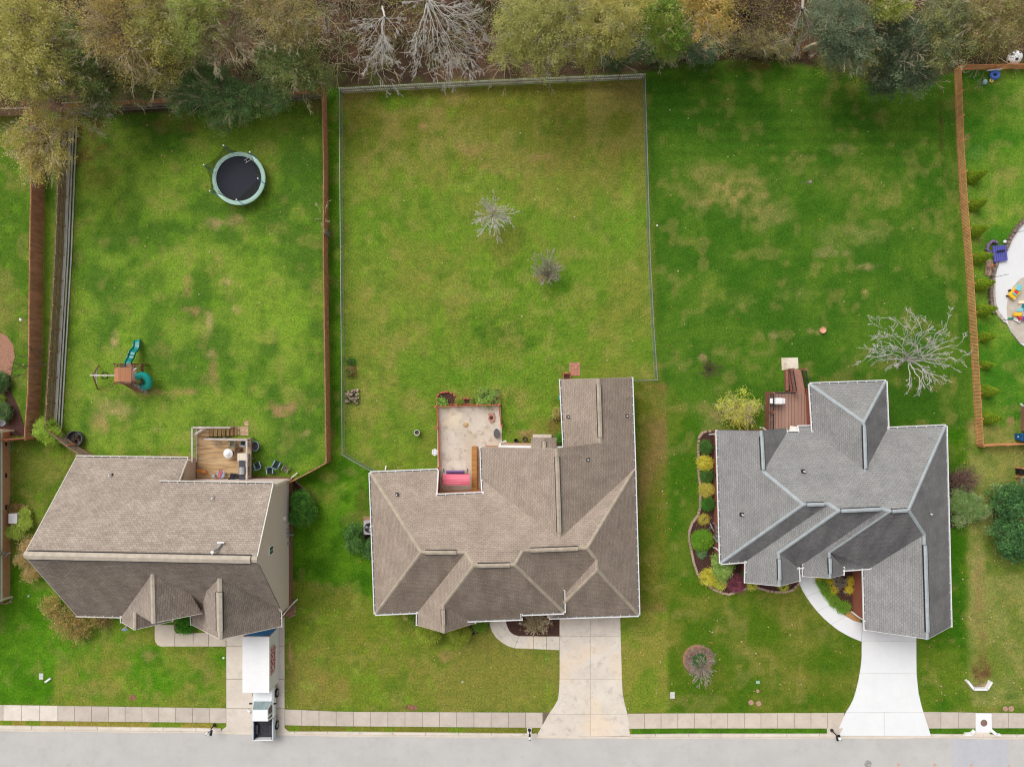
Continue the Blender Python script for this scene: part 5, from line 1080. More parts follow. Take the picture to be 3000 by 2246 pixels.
g2_ = fence('privacy_fence','redwood rear fence partly hidden beneath the blue green cedar',[(215,323),(475,309),(700,297),(852,286),(946,280)],1.6,.14,.006,M['f_brown2'],M['f_grey'],[1.6],2.4,-1,posts=False)
mb = MB()
for (u, v) in zip([(215,323),(475,309),(852,286)],[(475,309),(852,286),(946,280)]):
    for z, o_ in ((.5,.08),(.46,.22),(.25,.34)): mb.beam(P(*u)+Vector((0,-o_,z)), P(*v)+Vector((0,-o_,z)), .13, .03)
mb.build('kick_boards', M['f_grey'], g2_)
g3_ = fence('privacy_fence','reddish brown fence between the trampoline yard and the grassy strip',[(958,276),(963,500),(962,750),(966,1050),(970,1348)],1.75,.14,.006,M['f_brown2'],M['f_tan'],[1.76],2.4,1,posts=False,rw=.03)
mb = MB(); mb.beam(P(965,682)+Vector((.03,0,.9)), P(965,696)+Vector((.03,0,.9)), .03, 1.7); mb.build('repair_board', M['f_grey'], g3_)
fence('privacy_fence','brown fence angling from the long reddish fence to the corner of the cream sided house',[(969,1350),(920,1377),(862,1407)],1.75,.14,.006,M['f_brown2'],M['f_tan'],[.5,1.7],2.4,-1)
fence('picket_fence','weathered grey picket fence along the edge of the woods',[(1002,274),(1440,252),(1883,233)],1.12,.14,.05,M['picket'],M['f_grey'],[.3,.8],2.4,-1)
def chain(label, pts, h=1.12, nposts=2.9):
    a = P(*pts[0]); t = thing('chain_link_fence', label, 'fence', (a.x, a.y, 0)); rb = MB(); nb = MB()
    for (u, v) in zip(pts[:-1], pts[1:]):
        u, v = P(*u), P(*v); up = Vector((0, 0, h)); rb.tube([u+up, v+up], .028, 6); rb.tube([u+Vector((0,0,.05)), v+Vector((0,0,.05))], .012, 4); nb.add([u, v, v+up, u+up], [(0,1,2,3)])
    rb.build('top_rail', M['metal_grey'], t); nb.build('wire_mesh', M['chain'], t)
    for p, d in lerp_poly(pts, nposts):
        pb = MB(); pb.tube([p, p+Vector((0,0,h+.04))], .03, 6); pb.build('post', M['metal_grey'], t)
    return t
chain('galvanised chain link fence on the left side of the yard behind the picket fence',[(1003,275),(1004,500),(1006,750),(1009,1050),(1011,1328),(1066,1360),(1120,1388)])
chain('galvanised chain link fence on the right side of the yard behind the picket fence',[(1883,233),(1891,500),(1898,750),(1908,950),(1919,1113),(1855,1115)])
fence('slatted_fence','long orange brown slatted fence beside the row of small arborvitae',[(2796,207),(2803,420),(2814,600),(2827,751),(2843,1000),(2860,1300)],1.05,.075,.055,M['f_orange'],M['f_orange_d'],[.18,.92],2.4,1,two=False,rw=.07)
fence('slatted_fence','orange brown slatted fence at the top right behind the blue swim ring',[(2796,207),(2900,205),(3000,203),(3300,200)],1.05,.09,.045,M['f_orange'],M['f_orange_d'],[.2,.9],2.4,-1)
fence('slatted_fence','short orange brown slatted fence in front of the blue wheeled bin',[(2862,1302),(2930,1299),(2992,1297)],1.05,.09,.045,M['f_orange'],M['f_orange_d'],[.9,1.05],2.4,-1)
fence('bin_screen','small orange brown lattice screen hiding the dark bins at the right edge',[(2977,1368),(2979,1395),(2981,1422)],1.2,.14,.004,M['f_orange_d'],M['f_orange'],[1.2],1.5,-1)
mb = MB(); mb.box(P(2996,1381,.9), (.55,.6,.08)); mb.box(P(2992,1381,.45), (.45,.5,.86)); single(mb, 'wheeled_bin', M['black'], 'black lidded bin behind the orange lattice screen', 'bin', loc=P(2992,1381))
mb = MB(); mb.box(P(2998,1405,.45), (.4,.55,.7)); mb.box(P(2998,1405,.82), (.46,.6,.05)); single(mb, 'storage_tub', mat('tub_green', (120,150,128), .6, .1), 'pale green tub beside the black bin at the right edge', 'tub', loc=P(2998,1405))
# ------------------------------------------------------------------ trampoline
TRC = P(699.5,523,.9); t = thing('trampoline', 'large round trampoline with pale green ring pad, dark mat and blue net poles', 'trampoline', (TRC.x, TRC.y, 0))
r0 = 2.46; mbm = MB(); mbm.lathe((TRC.x,TRC.y,.88), [(0,0),(2.15,0)], 48); mbm.build('jump_mat', mat('trampoline_mat', (38,40,52), .7, .08, 20), t)
mbp = MB(); mbp.lathe((TRC.x,TRC.y,.9), [(2.08,.02),(2.12,.05),(2.4,.05),(2.46,.0),(2.46,-.05)], 64); mbp.build('ring_pad', mat('pad_green', (206,244,228), .5, .03, 1.2), t, smooth=True)
mbf = MB()
for k in range(48):
    a0, a1 = k*math.pi/24, (k+1)*math.pi/24
    mbf.tube([(TRC.x+2.4*math.cos(a0),TRC.y+2.4*math.sin(a0),.84),(TRC.x+2.4*math.cos(a1),TRC.y+2.4*math.sin(a1),.84)], .03, 6, cap=False)
mbf.build('frame_ring', M['metal_grey'], t)
tops = [(594.6,482.3),(654.5,425.6),(731.7,446.5),(750,521.6),(690.6,575.8),(618,556)]
tp = []
for i, (px, py) in enumerate(tops):
    q = P(px,py,2.72); d = Vector((q.x-TRC.x, q.y-TRC.y, 0)); d = d.normalized()*2.5; f = Vector((TRC.x,TRC.y,0))+d; tp.append(Vector((f.x,f.y,2.65)))
    mb = MB(); mb.tube([(f.x,f.y,.8),(f.x,f.y,2.7)], .035, 8); pl_ = mb.build('net_pole', mat('pole_blue', (60,150,235), .4, .1) if i == 0 else bpy.data.materials['pole_blue'], t)
    mb = MB(); mb.lathe((f.x,f.y,2.7), [(0,.09),(.06,.06),(.07,0),(.04,-.04)], 10); mb.build('pole_cap', M['white'], pl_)
    a_ = math.atan2(d.y, d.x)
    for s_i in (-.16, .16):
        mb = MB(); e = Vector((TRC.x+2.4*math.cos(a_+s_i), TRC.y+2.4*math.sin(a_+s_i), 0)); mb.tube([(e.x,e.y,.85),(e.x,e.y,.04)], .03, 6); mb.build('leg', M['metal_grey'], t)
M['net'] = net_mat('safety_net', (60,66,50), .48)
mb = MB()
for i in range(6):
    a, b_ = tp[i], tp[(i+1) % 6]; k = 5
    for j in range(k):
        def pt(s, z):
            p = a.lerp(b_, s); sag = .22*math.sin(math.pi*s); q = Vector((p.x,p.y,0)).lerp(Vector((TRC.x,TRC.y,0)), sag*.25); 
            if z < 1: 
                v = Vector((q.x-TRC.x,q.y-TRC.y,0)).normalized()*2.12; q = Vector((TRC.x,TRC.y,0))+v; return Vector((q.x,q.y,.93))
            return Vector((q.x,q.y,2.55-sag))
        mb.poly([pt(j/k,0), pt((j+1)/k,0), pt((j+1)/k,2), pt(j/k,2)])
mb.build('safety_net', M['net'], t)
hp = P(624.5,547,2.6); mb = MB(); hoop = [Vector((hp.x+.2*math.cos(k*math.pi/8), hp.y+.2*math.sin(k*math.pi/8), hp.z-.5)) for k in range(17)]; mb.tube(hoop, .02, 5, cap=False); mb.build('basketball_hoop', mat('hoop_teal', (150,210,210), .5), t)
mb = MB(); hb = P(636,558,2.3); mb.box(hb, (.35,.06,.45), R(-35)); mb.build('backboard', mat('board_mint', (150,190,170), .6), t)
mb = MB(); lp = P(727,468,.95); u = Vector((.62,.38,0)).normalized(); v = Vector((-u.y,u.x,0))
for s in (-.14,.14): mb.tube([lp-u*.35+v*s, lp+u*.25+v*s], .02, 5)
for s in (-.2,.22): mb.tube([lp+u*s-v*.14, lp+u*s+v*.14], .02, 5)
single(mb, 'step_ladder', M['white'], 'small white ladder lying on the trampoline mat', 'ladder', loc=lp)
# ------------------------------------------------------------------ play set
PW = mat('play_wood', (150,108,80), .8, .25, 4.0); PR = board_mat('play_roof', (186,132,98), (178,122,90), (146,98,72), 'X', .14, .7); PT = mat('play_teal', (16,160,150), .28, .08, 1.0, spec=.5); PG = mat('slide_green', (0,130,124), .28, .1, 1.0, spec=.5)
pc0 = P(360,1098); t = thing('play_set', 'wooden play tower with teal wave slide, spiral tube slide and tyre swing beam', 'play set', (pc0.x,pc0.y,0))
dk = 1.45
x0,y1 = P(352,1066,dk).x, P(352,1066,dk).y; x1,y0 = P(402,1124,dk).x, P(402,1124,dk).y
mb = MB(); mb.box(((x0+x1)/2,(y0+y1)/2,dk), (x1-x0,y1-y0,.06)); mb.build('platform', board_mat('play_deck', (158,128,112), (146,112,96), (96,66,52), 'Y', .14, .8), t)
for (x_, y_) in [(x0,y0),(x0,y1),(x1,y0),(x1,y1)]:
    mb = MB(); mb.box((x_,y_,1.3), (.09,.09,2.6)); mb.build('post', PW, t)
for (a, b_) in [((x0,y0),(x1,y0)),((x0,y1),(x0+.45,y1)),((x1-.5,y1),(x1,y1)),((x1,y0),(x1,y0+.2)),((x1,y1),(x1,y1-.5)),((x0,y0),(x0,y1))]:
    mb = MB()
    for z in (dk+.4, dk+.85): mb.beam((*a,z),(*b_,z), .05,.09)
    n = max(2,int((Vector(a)-Vector(b_)).length/.18))
    for i in range(n+1): p = Vector(a).lerp(Vector(b_), i/n); mb.box((p.x,p.y,dk+.45),(.05,.04,.85))
    mb.build('railing', PW, t)
ex0,ex1,ey1,ey0 = P(402,0,.9).x, P(418,0,.9).x, P(0,1066,.9).y, P(0,1120,.9).y
mb = MB(); mb.box(((x1+ex1)/2,(y1+y0)/2+.2,.75), (ex1-x1,y1-y0-.3,.05))
for i in range(9): mb.beam((x1+.05, y0+.2+i*.2,.85),(ex1,y0+.2+i*.2,.85), .05,.08)
for (x_,y_) in [(ex1,y1),(ex1,y0+.1)]: mb.box((x_,y_,.6),(.09,.09,1.2))
mb.beam((ex1,y1,1.2),(ex1,y0+.1,1.2),.08,.08); mb.beam((x1,y1,1.2),(ex1,y1,1.2),.08,.08)
mb.build('side_frame', PW, t)
za, zb = 2.85, 3.15
ra = [P(336,1078,za),P(334.5,1118.5,za),P(347,1117.5,zb),P(346,1076,zb),P(383.5,1118,za),P(384,1077,za)]
mb = MB(); mb.add(ra+[p-Vector((0,0,.05)) for p in ra], [(0,1,2,3),(3,2,4,5),(6,9,8,7),(9,11,10,8),(0,6,7,1),(4,10,11,5),(1,7,8,2),(2,8,10,4),(0,3,9,6),(3,5,11,9)]); mb.build('roof', PR, t)
def slide(pts, widths, parent):
    mb = MB(); k = len(pts); L = []
    for i, p in enumerate(pts):
        d = (pts[min(i+1,k-1)]-pts[max(i-1,0)]); d.z = 0; d.normalize(); s = Vector((d.y,-d.x,0)); w_ = widths
        L.append([p-s*w_+Vector((0,0,.16)), p-s*w_*.86+Vector((0,0,.16)), p-s*w_*.72, p+s*w_*.72, p+s*w_*.86+Vector((0,0,.16)), p+s*w_+Vector((0,0,.16))])
    for i in range(k-1):
        for j in range(5): mb.add([L[i][j],L[i+1][j],L[i+1][j+1],L[i][j+1]], [(0,1,2,3)])
        mb.add([L[i][0],L[i+1][0],L[i+1][0]-Vector((0,0,.25)),L[i][0]-Vector((0,0,.25))], [(0,1,2,3)]); mb.add([L[i][5],L[i+1][5],L[i+1][5]-Vector((0,0,.25)),L[i][5]-Vector((0,0,.25))], [(0,1,2,3)])
    return mb.build('wave_slide', PG, parent)
sp = []
for i in range(15):
    s = i/14; a = P(377,1070,dk); b_ = P(403.5,995,.15); p = Vector((a.x+(b_.x-a.x)*s, a.y+(b_.y-a.y)*s, dk+.03+(.12-dk)*s+.10*math.sin(s*math.pi*5)*(1-s*.3)))
    p.x += -.1*math.sin(s*math.pi*2); sp.append(p)
slide(sp, .30, t)
tb_ = []
cx_, cy_ = P(424,1124,1.0).x, P(424,1124,1.0).y
tb_ = [P(399,1101,dk+.35), P(411,1101,dk+.3)]
for k in range(9):
    a = math.pi/2-k*math.pi*1.42/8; q = k/8; tb_.append(Vector((cx_+.52*math.cos(a), cy_+.15+.55*math.sin(a)+.12, dk+.22-q*1.25)))
mb = MB(); mb.tube(tb_, .33, 16, cap=False); mb.build('tube_slide', PT, t, smooth=True)
mbh = MB(); e = tb_[-1]
# swing beam, A-frame and tyre
sw0, sw1 = P(264.5,1099,2.25), P(338,1099.6,2.4)
mb = MB(); mb.beam(sw0, sw1, .11, .14); mb.build('swing_beam', mat('beam_pale', (206,196,186), .8), t)
ap = sw0+Vector((.18,0,-.05))
for (fx_, fy_) in [(289,1070),(285.5,1139)]:
    mb = MB(); mb.beam(ap, P(fx_,fy_,0), .09, .09); mb.build('leg', PW, t)
for f in (.45,.78):
    mb = MB(); a = ap.lerp(P(289,1070),f); b_ = ap.lerp(P(285.5,1139),f); mb.beam(a,b_,.08,.05); mb.build('cross_bar', M['f_grey'], t)
tc = P(307,1099.6,.55); ty = [Vector((tc.x+.3*math.cos(k*math.pi/9),tc.y+.3*math.sin(k*math.pi/9),.55)) for k in range(19)]
mb = MB(); mb.tube(ty, .05, 8, cap=False); sw_ = mb.build('tyre_swing', M['black'], t, smooth=True)
mb = MB()
for k in range(3): a = k*2.09; mb.tube([(tc.x+.3*math.cos(a),tc.y+.3*math.sin(a),.55),(tc.x,tc.y,1.3)], .012, 4)
mb.tube([(tc.x,tc.y,1.3),(tc.x,tc.y,2.25)], .012, 4); mb.build('chain', M['metal_grey'], sw_)
la, lb2 = P(358,1121,dk), P(384,1141,.05)
mb = MB(); 
for o in (-.3,.3):
    mb.beam(Vector((x0+.6+o,y0,dk)), Vector((x0+1.05+o,y0-.75,.03)), .05,.1)
for i in range(6): q = (i+.5)/6; mb.box((x0+.6+.45*q,y0-.75*q,dk*(1-q)+.03), (.62,.12,.03))
mb.build('ladder', PW, t)
mb = MB(); rw = [Vector((x0+1.0,y0,dk)),Vector((x0+1.5,y0,dk)),Vector((x0+1.95,y0-.85,.03)),Vector((x0+1.45,y0-.85,.03))]; mb.add(rw+[p-Vector((0,0,.05)) for p in rw], [(0,1,2,3),(7,6,5,4),(0,4,5,1),(1,5,6,2),(2,6,7,3),(3,7,4,0)]); rk = mb.build('climbing_wall', mat('climb_board', (176,158,146), .8), t)
for i in range(8):
    q = (i+.5)/8; p = rw[0].lerp(rw[3], q).lerp(rw[1].lerp(rw[2], q), .3+.4*(i % 2)); mb = MB(); mb.lathe(p+Vector((0,-.03,.03)), [(0,.05),(.06,.03),(.07,0)], 7); mb.build('climbing_hold', mat('hold_blue', (70,130,170), .5) if i == 0 else bpy.data.materials['hold_blue'], rk)
mb = MB(); mb.tube([P(391,1084,2.2),P(400,1078,2.35)], .05, 8); mb.build('telescope', M['white'], t)
mb = MB(); mb.beam(P(434,1140,.05), P(445,1133,.05), .3, .04); single(mb, 'wood_board', M['f_tan'], 'short wooden board at the foot of the tube slide', 'board', loc=P(439,1136))
# ------------------------------------------------------------------ deck of house A
DZ = .85; dw = board_mat('deck_honey', (208,180,140), (188,152,110), (116,90,66), 'Y', .12, .85, stain=(112,84,62), sscale=1.1)
cA = P(650,1340); t = thing('wooden_deck', 'honey coloured timber deck with grey rails behind the cream sided house', 'deck', (cA.x,cA.y,0))
def rect(px0,py0,px1,py1,z): a, b_ = P(px0,py0,z), P(px1,py1,z); return (a.x+b_.x)/2,(a.y+b_.y)/2,abs(b_.x-a.x),abs(a.y-b_.y)
q = rect(577,1283,736,1412,DZ); q2 = rect(577,1249,612,1283,DZ)
mb = MB(); mb.box((q[0],q[1],DZ-.03),(q[2],q[3],.05)); mb.box((q2[0],q2[1],DZ-.03),(q2[2],q2[3]-.01,.05)); mb.build('deck_boards', dw, t)
mb = MB(); mb.box((q[0],q[1],DZ-.2),(q[2]-.1,q[3]-.1,.25)); mb.box((q2[0],q2[1],DZ-.2),(q2[2]-.1,q2[3]-.1,.25)); mb.build('joists', M['f_darkgrey'], t)
for (px, py) in [(580,1251),(580,1345),(610,1251),(655,1282),(733,1285),(733,1345),(733,1400),(580,1300)]:
    p = P(px,py,DZ); mb = MB(); mb.box((p.x,p.y,DZ/2),(.12,.12,DZ)); mb.build('deck_post', M['f_grey'], t)
ns = 7
st = MB()
for i in range(ns):
    a = P(612+i*10.6,1249,DZ*(1-i/ns)); b_ = P(612+(i+1)*11.2,1276,DZ*(1-i/ns)); z = DZ*(1-(i+.5)/ns)
    cx = (P(612,0,DZ).x)+(i+.5)*.335; yy0, yy1 = P(0,1250,DZ).y, P(0,1277,DZ*.6).y
    st.box((cx,(yy0+yy1)/2,z),(.31,abs(yy0-yy1),.05)); st.box((cx-.14,(yy0+yy1)/2,z-.08),(.03,abs(yy0-yy1)-.1,.14))
st.build('stairs', board_mat('deck_stairs', (176,146,104), (150,116,80), (96,72,50), 'X', .155, .85), t)
def rail(a, b_, zt=1.0, z0=DZ, z1=None, bal=True, side=0):
    z1 = z0 if z1 is None else z1; A_, B_ = P(*a,z0), P(*b_,z1); mb = MB(); mb.beam(A_+Vector((0,0,zt)), B_+Vector((0,0,zt)), .15, .05); mb.beam(A_+Vector((0,0,.12)), B_+Vector((0,0,.12)), .05, .09)
    n = max(2, int((B_-A_).length/.16))
    if bal:
        for i in range(n+1): p = A_.lerp(B_, i/n); mb.box((p.x,p.y,p.z+zt/2),(.04,.04,zt-.04))
    mb.build('railing', mat('rail_grey', (196,186,180), .85, .15, 3) if 'rail_grey' not in bpy.data.materials else bpy.data.materials['rail_grey'], t)
rail((577.5,1250),(577.5,1351)); rail((577.5,1250),(612,1250)); rail((612,1250),(688,1250),1.0,DZ,.1); rail((612,1283),(735,1286)); rail((735,1286),(735,1401)); rail((580,1272),(611,1251),.85)
for k, (px, py) in enumerate([(696,1255),(710,1255),(722,1256),(722,1240),(696,1265),(710,1268),(722,1269)]):
    mb = MB(); p = P(px,py); mb.prism([(p.x-.2,p.y-.22),(p.x+.19,p.y-.2),(p.x+.2,p.y+.21),(p.x-.19,p.y+.2)], 0, .03); single(mb, 'stepping_stone', mat('paver_tan', (196,164,132), .9, .25, 3) if k == 0 else bpy.data.materials['paver_tan'], ['tan paver beside the bottom step, upper row','middle tan paver of the upper row by the deck stairs','right tan paver of the upper row by the deck stairs','lone topmost tan paver by the deck stairs','tan paver beside the bottom step, lower row','middle tan paver of the lower row by the deck stairs','right tan paver of the lower row by the deck stairs'][k], 'paver', 'tan pavers at the foot of the deck stairs', loc=p)
# things on the deck
um = P(669.5,1328,1.5); t = thing('patio_heater', 'white domed patio heater standing on the timber deck', 'heater', (um.x,um.y,DZ))
mb = MB(); mb.lathe((um.x,um.y,1.62), [(0,.12),(.1,.11),(.12,.06),(.4,.0),(.45,-.05),(.42,-.06)], 28); mb.build('dome', M['white'], t, smooth=True)
mb = MB(); mb.tube([(um.x,um.y,DZ),(um.x,um.y,1.65)], .05, 8); mb.build('pole', M['metal_grey'], t)
mb = MB(); mb.lathe((um.x,um.y,DZ), [(.0,.3),(.2,.3),(.24,0)], 16); mb.build('base', M['black_metal'], t)
q = P(698,1320,DZ); mb = MB(); mb.lathe(q, [(0,.42),(.14,.4),(.24,.3),(.26,.12),(.2,0)], 9); mb.lathe(q+Vector((.26,.12,.0)), [(0,.5),(.12,.44),(.2,.2),(.16,0)], 7); single(mb, 'chiminea', mat('clay_brown', (120,90,74), .9, .3), 'brown clay chiminea next to the white domed heater', 'fire pot', loc=q)
q = P(711,1338,DZ+.6); mb = MB(); mb.box((q.x,q.y,DZ+.35),(.72,.62,.6)); mb.box((q.x-.02,q.y,DZ+.69),(.82,.7,.1)); mb.box((q.x-.32,q.y+.02,DZ+.5),(.16,.6,.5)); single(mb, 'storage_box', mat('box_beige', (222,208,192), .6, .08), 'beige lidded storage box against the right deck rail', 'storage box', loc=(q.x,q.y,DZ))
q = P(709,1378,DZ+.9); t = thing('gas_grill', 'long dark gas grill with a silver hood on the timber deck', 'grill', (q.x,q.y,DZ))
mb = MB(); mb.box((q.x,q.y,DZ+.45),(.5,.6,.85)); mb.build('cabinet', M['black_metal'], t)
mb = MB(); mb.lathe((q.x,q.y-.33,DZ+.9), [(.0,0),(.26,0),(.26,.66),(0,.66)], 16, 0, Matrix.Rotation(R(-90),3,'X')); mb.build('hood', mat('steel', (206,208,210), .3, .1, 6, metal=.6), t, smooth=False)
for s in (-1,1): mb = MB(); mb.box((q.x,q.y+s*.62,DZ+.88),(.52,.6,.05)); mb.build('side_shelf', mat('shelf_dark', (70,72,80), .5) if s < 0 else bpy.data.materials['shelf_dark'], t)
mb = MB(); mb.tube([(q.x-.33,q.y-.26,DZ+.98),(q.x-.33,q.y+.26,DZ+.98)], .03, 6); mb.build('handle', M['metal_grey'], t)
q = P(646.5,1389,DZ+.55); t = thing('round_table', 'small round blue topped table on the timber deck', 'table', (q.x,q.y,DZ))
mb = MB(); mb.lathe((q.x,q.y,DZ+.55), [(0,.02),(.36,.02),(.38,0),(.36,-.02)], 24); mb.build('tabletop', mat('table_blue', (150,170,196), .4, .2, 3), t)
for k in range(3): a = k*2.09; mb = MB(); mb.tube([(q.x+.1*math.cos(a),q.y+.1*math.sin(a),DZ+.55),(q.x+.33*math.cos(a),q.y+.33*math.sin(a),DZ)], .02, 5); mb.build('leg', M['black_metal'], t)
mb = MB(); cl = [(-.30,-.33),(-.02,-.36),(.22,.18),(.1,.4),(-.12,.42),(-.22,.05)]; mb.prism([(q.x+a,q.y+b_) for a, b_ in cl], DZ+.572, DZ+.61); single(mb, 'towel', mat('towel_red', (150,50,60), .9, .3, 9, c2=(196,130,130)), 'red patterned towel thrown over the round blue table', 'towel', loc=(q.x,q.y,DZ+.57))
def lounge(px, py, label):
    q = P(px,py,DZ+.4); t = thing('folding_chair', label, 'chair', (q.x,q.y,DZ), 'black slatted chairs on the deck')
    mb = MB(); mb.box((q.x+.05,q.y+.05,DZ+.42),(.42,.5,.05), R(-12)); mb.build('seat', M['black'], t)
    mb = MB(); mb.beam((q.x-.02,q.y-.18,DZ+.42),(q.x-.1,q.y-.42,DZ+.95), .42,.05); mb.build('backrest', M['black'], t)
    for (a, b_) in [(-.15,-.15),(.2,-.15),(-.12,.28),(.22,.25)]: mb = MB(); mb.box((q.x+a,q.y+b_,DZ+.2),(.04,.04,.42)); mb.build('leg', M['metal_grey'], t)
lounge(679,1396,'left one of the two black slatted chairs against the deck wall'); lounge(691,1397,'right one of the two black slatted chairs against the deck wall')
def lawn_chair(px, py, rz, label, z=0., frame='chair_blue', seat='sling_black', grp='blue framed lawn chairs behind the cream house'):
    if 'chair_blue' not in bpy.data.materials: mat('chair_blue', (140,170,210), .5, .15); mat('chair_grey', (140,140,124), .6, .2); mat('sling_black', (46,54,52), .8, .3, 12); mat('sling_olive', (110,108,84), .8, .25, 10)
    q = P(px,py,z+.4); t = thing('lawn_chair', label, 'chair', (q.x,q.y,z), grp, rz=rz); F, S = bpy.data.materials[frame], bpy.data.materials[seat]
    mb = MB(); mb.box((0,.02,.4),(.46,.44,.03)); mb.build('seat', S, t, world=False)
    mb = MB(); mb.beam((0,-.2,.4),(0,-.36,.86), .46,.03); mb.build('backrest', S, t, world=False)
    for s in (-1,1):
        mb = MB(); mb.tube([(s*.27,.26,0),(s*.27,.24,.6),(s*.27,-.22,.62),(s*.26,-.38,.9)], .022, 6); mb.tube([(s*.27,-.3,0),(s*.27,-.1,.6)], .022, 6); mb.box((s*.28,.02,.63),(.07,.46,.03)); mb.build('arm_frame', F, t, world=False)
    mb = MB(); mb.tube([(-.26,-.38,.9),(.26,-.38,.9)], .02, 6); mb.build('top_bar', F, t, world=False)
lawn_chair(756,1362,R(20),'blue framed lawn chair closest to the deck on the grass'); lawn_chair(812,1358,R(-25),'blue framed lawn chair furthest up the lawn of the seating circle'); lawn_chair(792,1379,R(185),'blue framed lawn chair nearest the house wall of the seating circle'); lawn_chair(837,1374,R(150),'olive lawn chair without blue frame at the right of the seating circle',frame='chair_grey',seat='sling_olive')
lawn_chair(681,1297,R(10),'grey mesh chair beneath the inner deck rail',z=DZ,frame='chair_grey',seat='sling_olive',grp='chairs on the timber deck'); lawn_chair(713,1296,R(80),'blue framed chair in the top right corner of the deck',z=DZ,grp='chairs on the timber deck')
q = P(748,1306,.4); t = thing('moon_chair', 'round blue rimmed chair on the grass against the deck', 'chair', (q.x,q.y,0))
mb = MB(); mb.tube([Vector((q.x+.38*math.cos(k*math.pi/8),q.y+.45*math.sin(k*math.pi/8),.5+.1*math.cos(k*math.pi/8))) for k in range(17)], .03, 6, cap=False); mb.build('rim', bpy.data.materials['chair_blue'], t)
mb = MB(); mb.lathe((q.x,q.y,.4), [(0,-.05),(.2,-.02),(.36,.1)], 16); mb.build('sling', mat('sling_pink', (110,90,100), .8, .5, 8, c2=(40,44,54)), t)
q = P(636,1297,DZ+.4); t = thing('wire_table', 'round see through wire table on the timber deck', 'table', (q.x,q.y,DZ))
mb = MB()
for rr_ in (.12,.24,.36): mb.tube([Vector((q.x+rr_*math.cos(k*math.pi/8),q.y+rr_*math.sin(k*math.pi/8),DZ+.45)) for k in range(17)], .012, 4, cap=False)
for k in range(8): a = k*math.pi/4; mb.tube([(q.x,q.y,DZ+.45),(q.x+.36*math.cos(a),q.y+.36*math.sin(a),DZ+.45)], .01, 4)
mb.build('wire_top', M['f_grey'], t)
for k in range(3): a = k*2.09; mb = MB(); mb.tube([(q.x+.3*math.cos(a),q.y+.3*math.sin(a),DZ),(q.x+.2*math.cos(a),q.y+.2*math.sin(a),DZ+.45)], .015, 4); mb.build('leg', M['f_grey'], t)
q = P(623.5,1395,DZ+.8); mb = MB(); mb.lathe((q.x,q.y,DZ), [(.12,0),(.12,.7),(.14,.72),(0,.74)], 14); single(mb, 'ash_stand', M['metal_grey'], 'slim grey cylinder stand beside the back door wall', 'stand', loc=(q.x,q.y,DZ))
# dog: continuous skinned body
def skin_body(name, pts, edges, rad, material, loc, sub=2):
    me = bpy.data.meshes.new(name); bm = bmesh.new(); ly = bm.verts.layers.skin.verify(); vs = [bm.verts.new(p) for p in pts]
    for a, b_ in edges: bm.edges.new((vs[a], vs[b_]))
    for i, v in enumerate(vs): v[ly].radius = (rad[i], rad[i]); v[ly].use_root = (i == 0)
    bm.to_mesh(me); bm.free(); me.materials.append(material); o = bpy.data.objects.new(name, me); COL.objects.link(o); o.location = loc
    m = o.modifiers.new('Skin', 'SKIN'); m.use_smooth_shade = True; s = o.modifiers.new('Sub', 'SUBSURF'); s.levels = sub; s.render_levels = sub; return o
dp = P(598,1384,DZ+.3)
pts = [(0,0,.36),(.18,-.01,.37),(.36,0,.38),(.5,.01,.47),(.62,.02,.55),(.74,.02,.51),(-.1,0,.37),(-.26,.02,.46),(-.42,.06,.4),
       (.36,.09,.3),(.37,.10,.16),(.40,.10,.03),(.36,-.09,.3),(.33,-.10,.16),(.34,-.10,.03),(-.02,.1,.3),(.05,.11,.2),(-.05,.11,.13),(0,.11,.02),(-.02,-.1,.3),(.05,-.11,.2),(-.08,-.11,.13),(-.04,-.11,.02),(.60,.07,.62),(.60,-.03,.62)]
ed = [(0,1),(1,2),(2,3),(3,4),(4,5),(0,6),(6,7),(7,8),(2,9),(9,10),(10,11),(2,12),(12,13),(13,14),(0,15),(15,16),(16,17),(17,18),(0,19),(19,20),(20,21),(21,22),(4,23),(4,24)]
rd = [.12,.12,.14,.085,.08,.045,.07,.035,.025,.06,.035,.03,.06,.035,.03,.07,.045,.03,.03,.07,.045,.03,.03,.02,.02]
dog = skin_body('dog', [Vector(p)*1.0 for p in pts], ed, rd, mat('dog_fur', (206,128,58), .9, .2, 6), (dp.x+.05,dp.y+.05,DZ)); dog.rotation_euler = (0,0,R(162)); tag(dog, 'golden orange dog standing on the timber deck near the tan wall', 'dog')
# ------------------------------------------------------------------ container and pickup on drive A
ZC = 2.46; x0,x1 = P(710.5,0,ZC).x, P(789,0,ZC).x; ya,yb_ = P(0,1865,ZC).y, P(0,2028,ZC).y; cx, cy = (x0+x1)/2,(ya+yb_)/2
t = thing('storage_container', 'white moving container with a blue roll door and red lettering on the driveway', 'container', (cx,cy,0))
CW = mat('container_white', (240,240,240), .45, .03, 1.0); RED = mat('sign_red', (196,40,40), .5, .05)
mb = MB(); mb.box((cx,cy,.15+ZC/2),(x1-x0-.08,ya-yb_-.08,ZC-.3)); mb.build('body', CW, t)
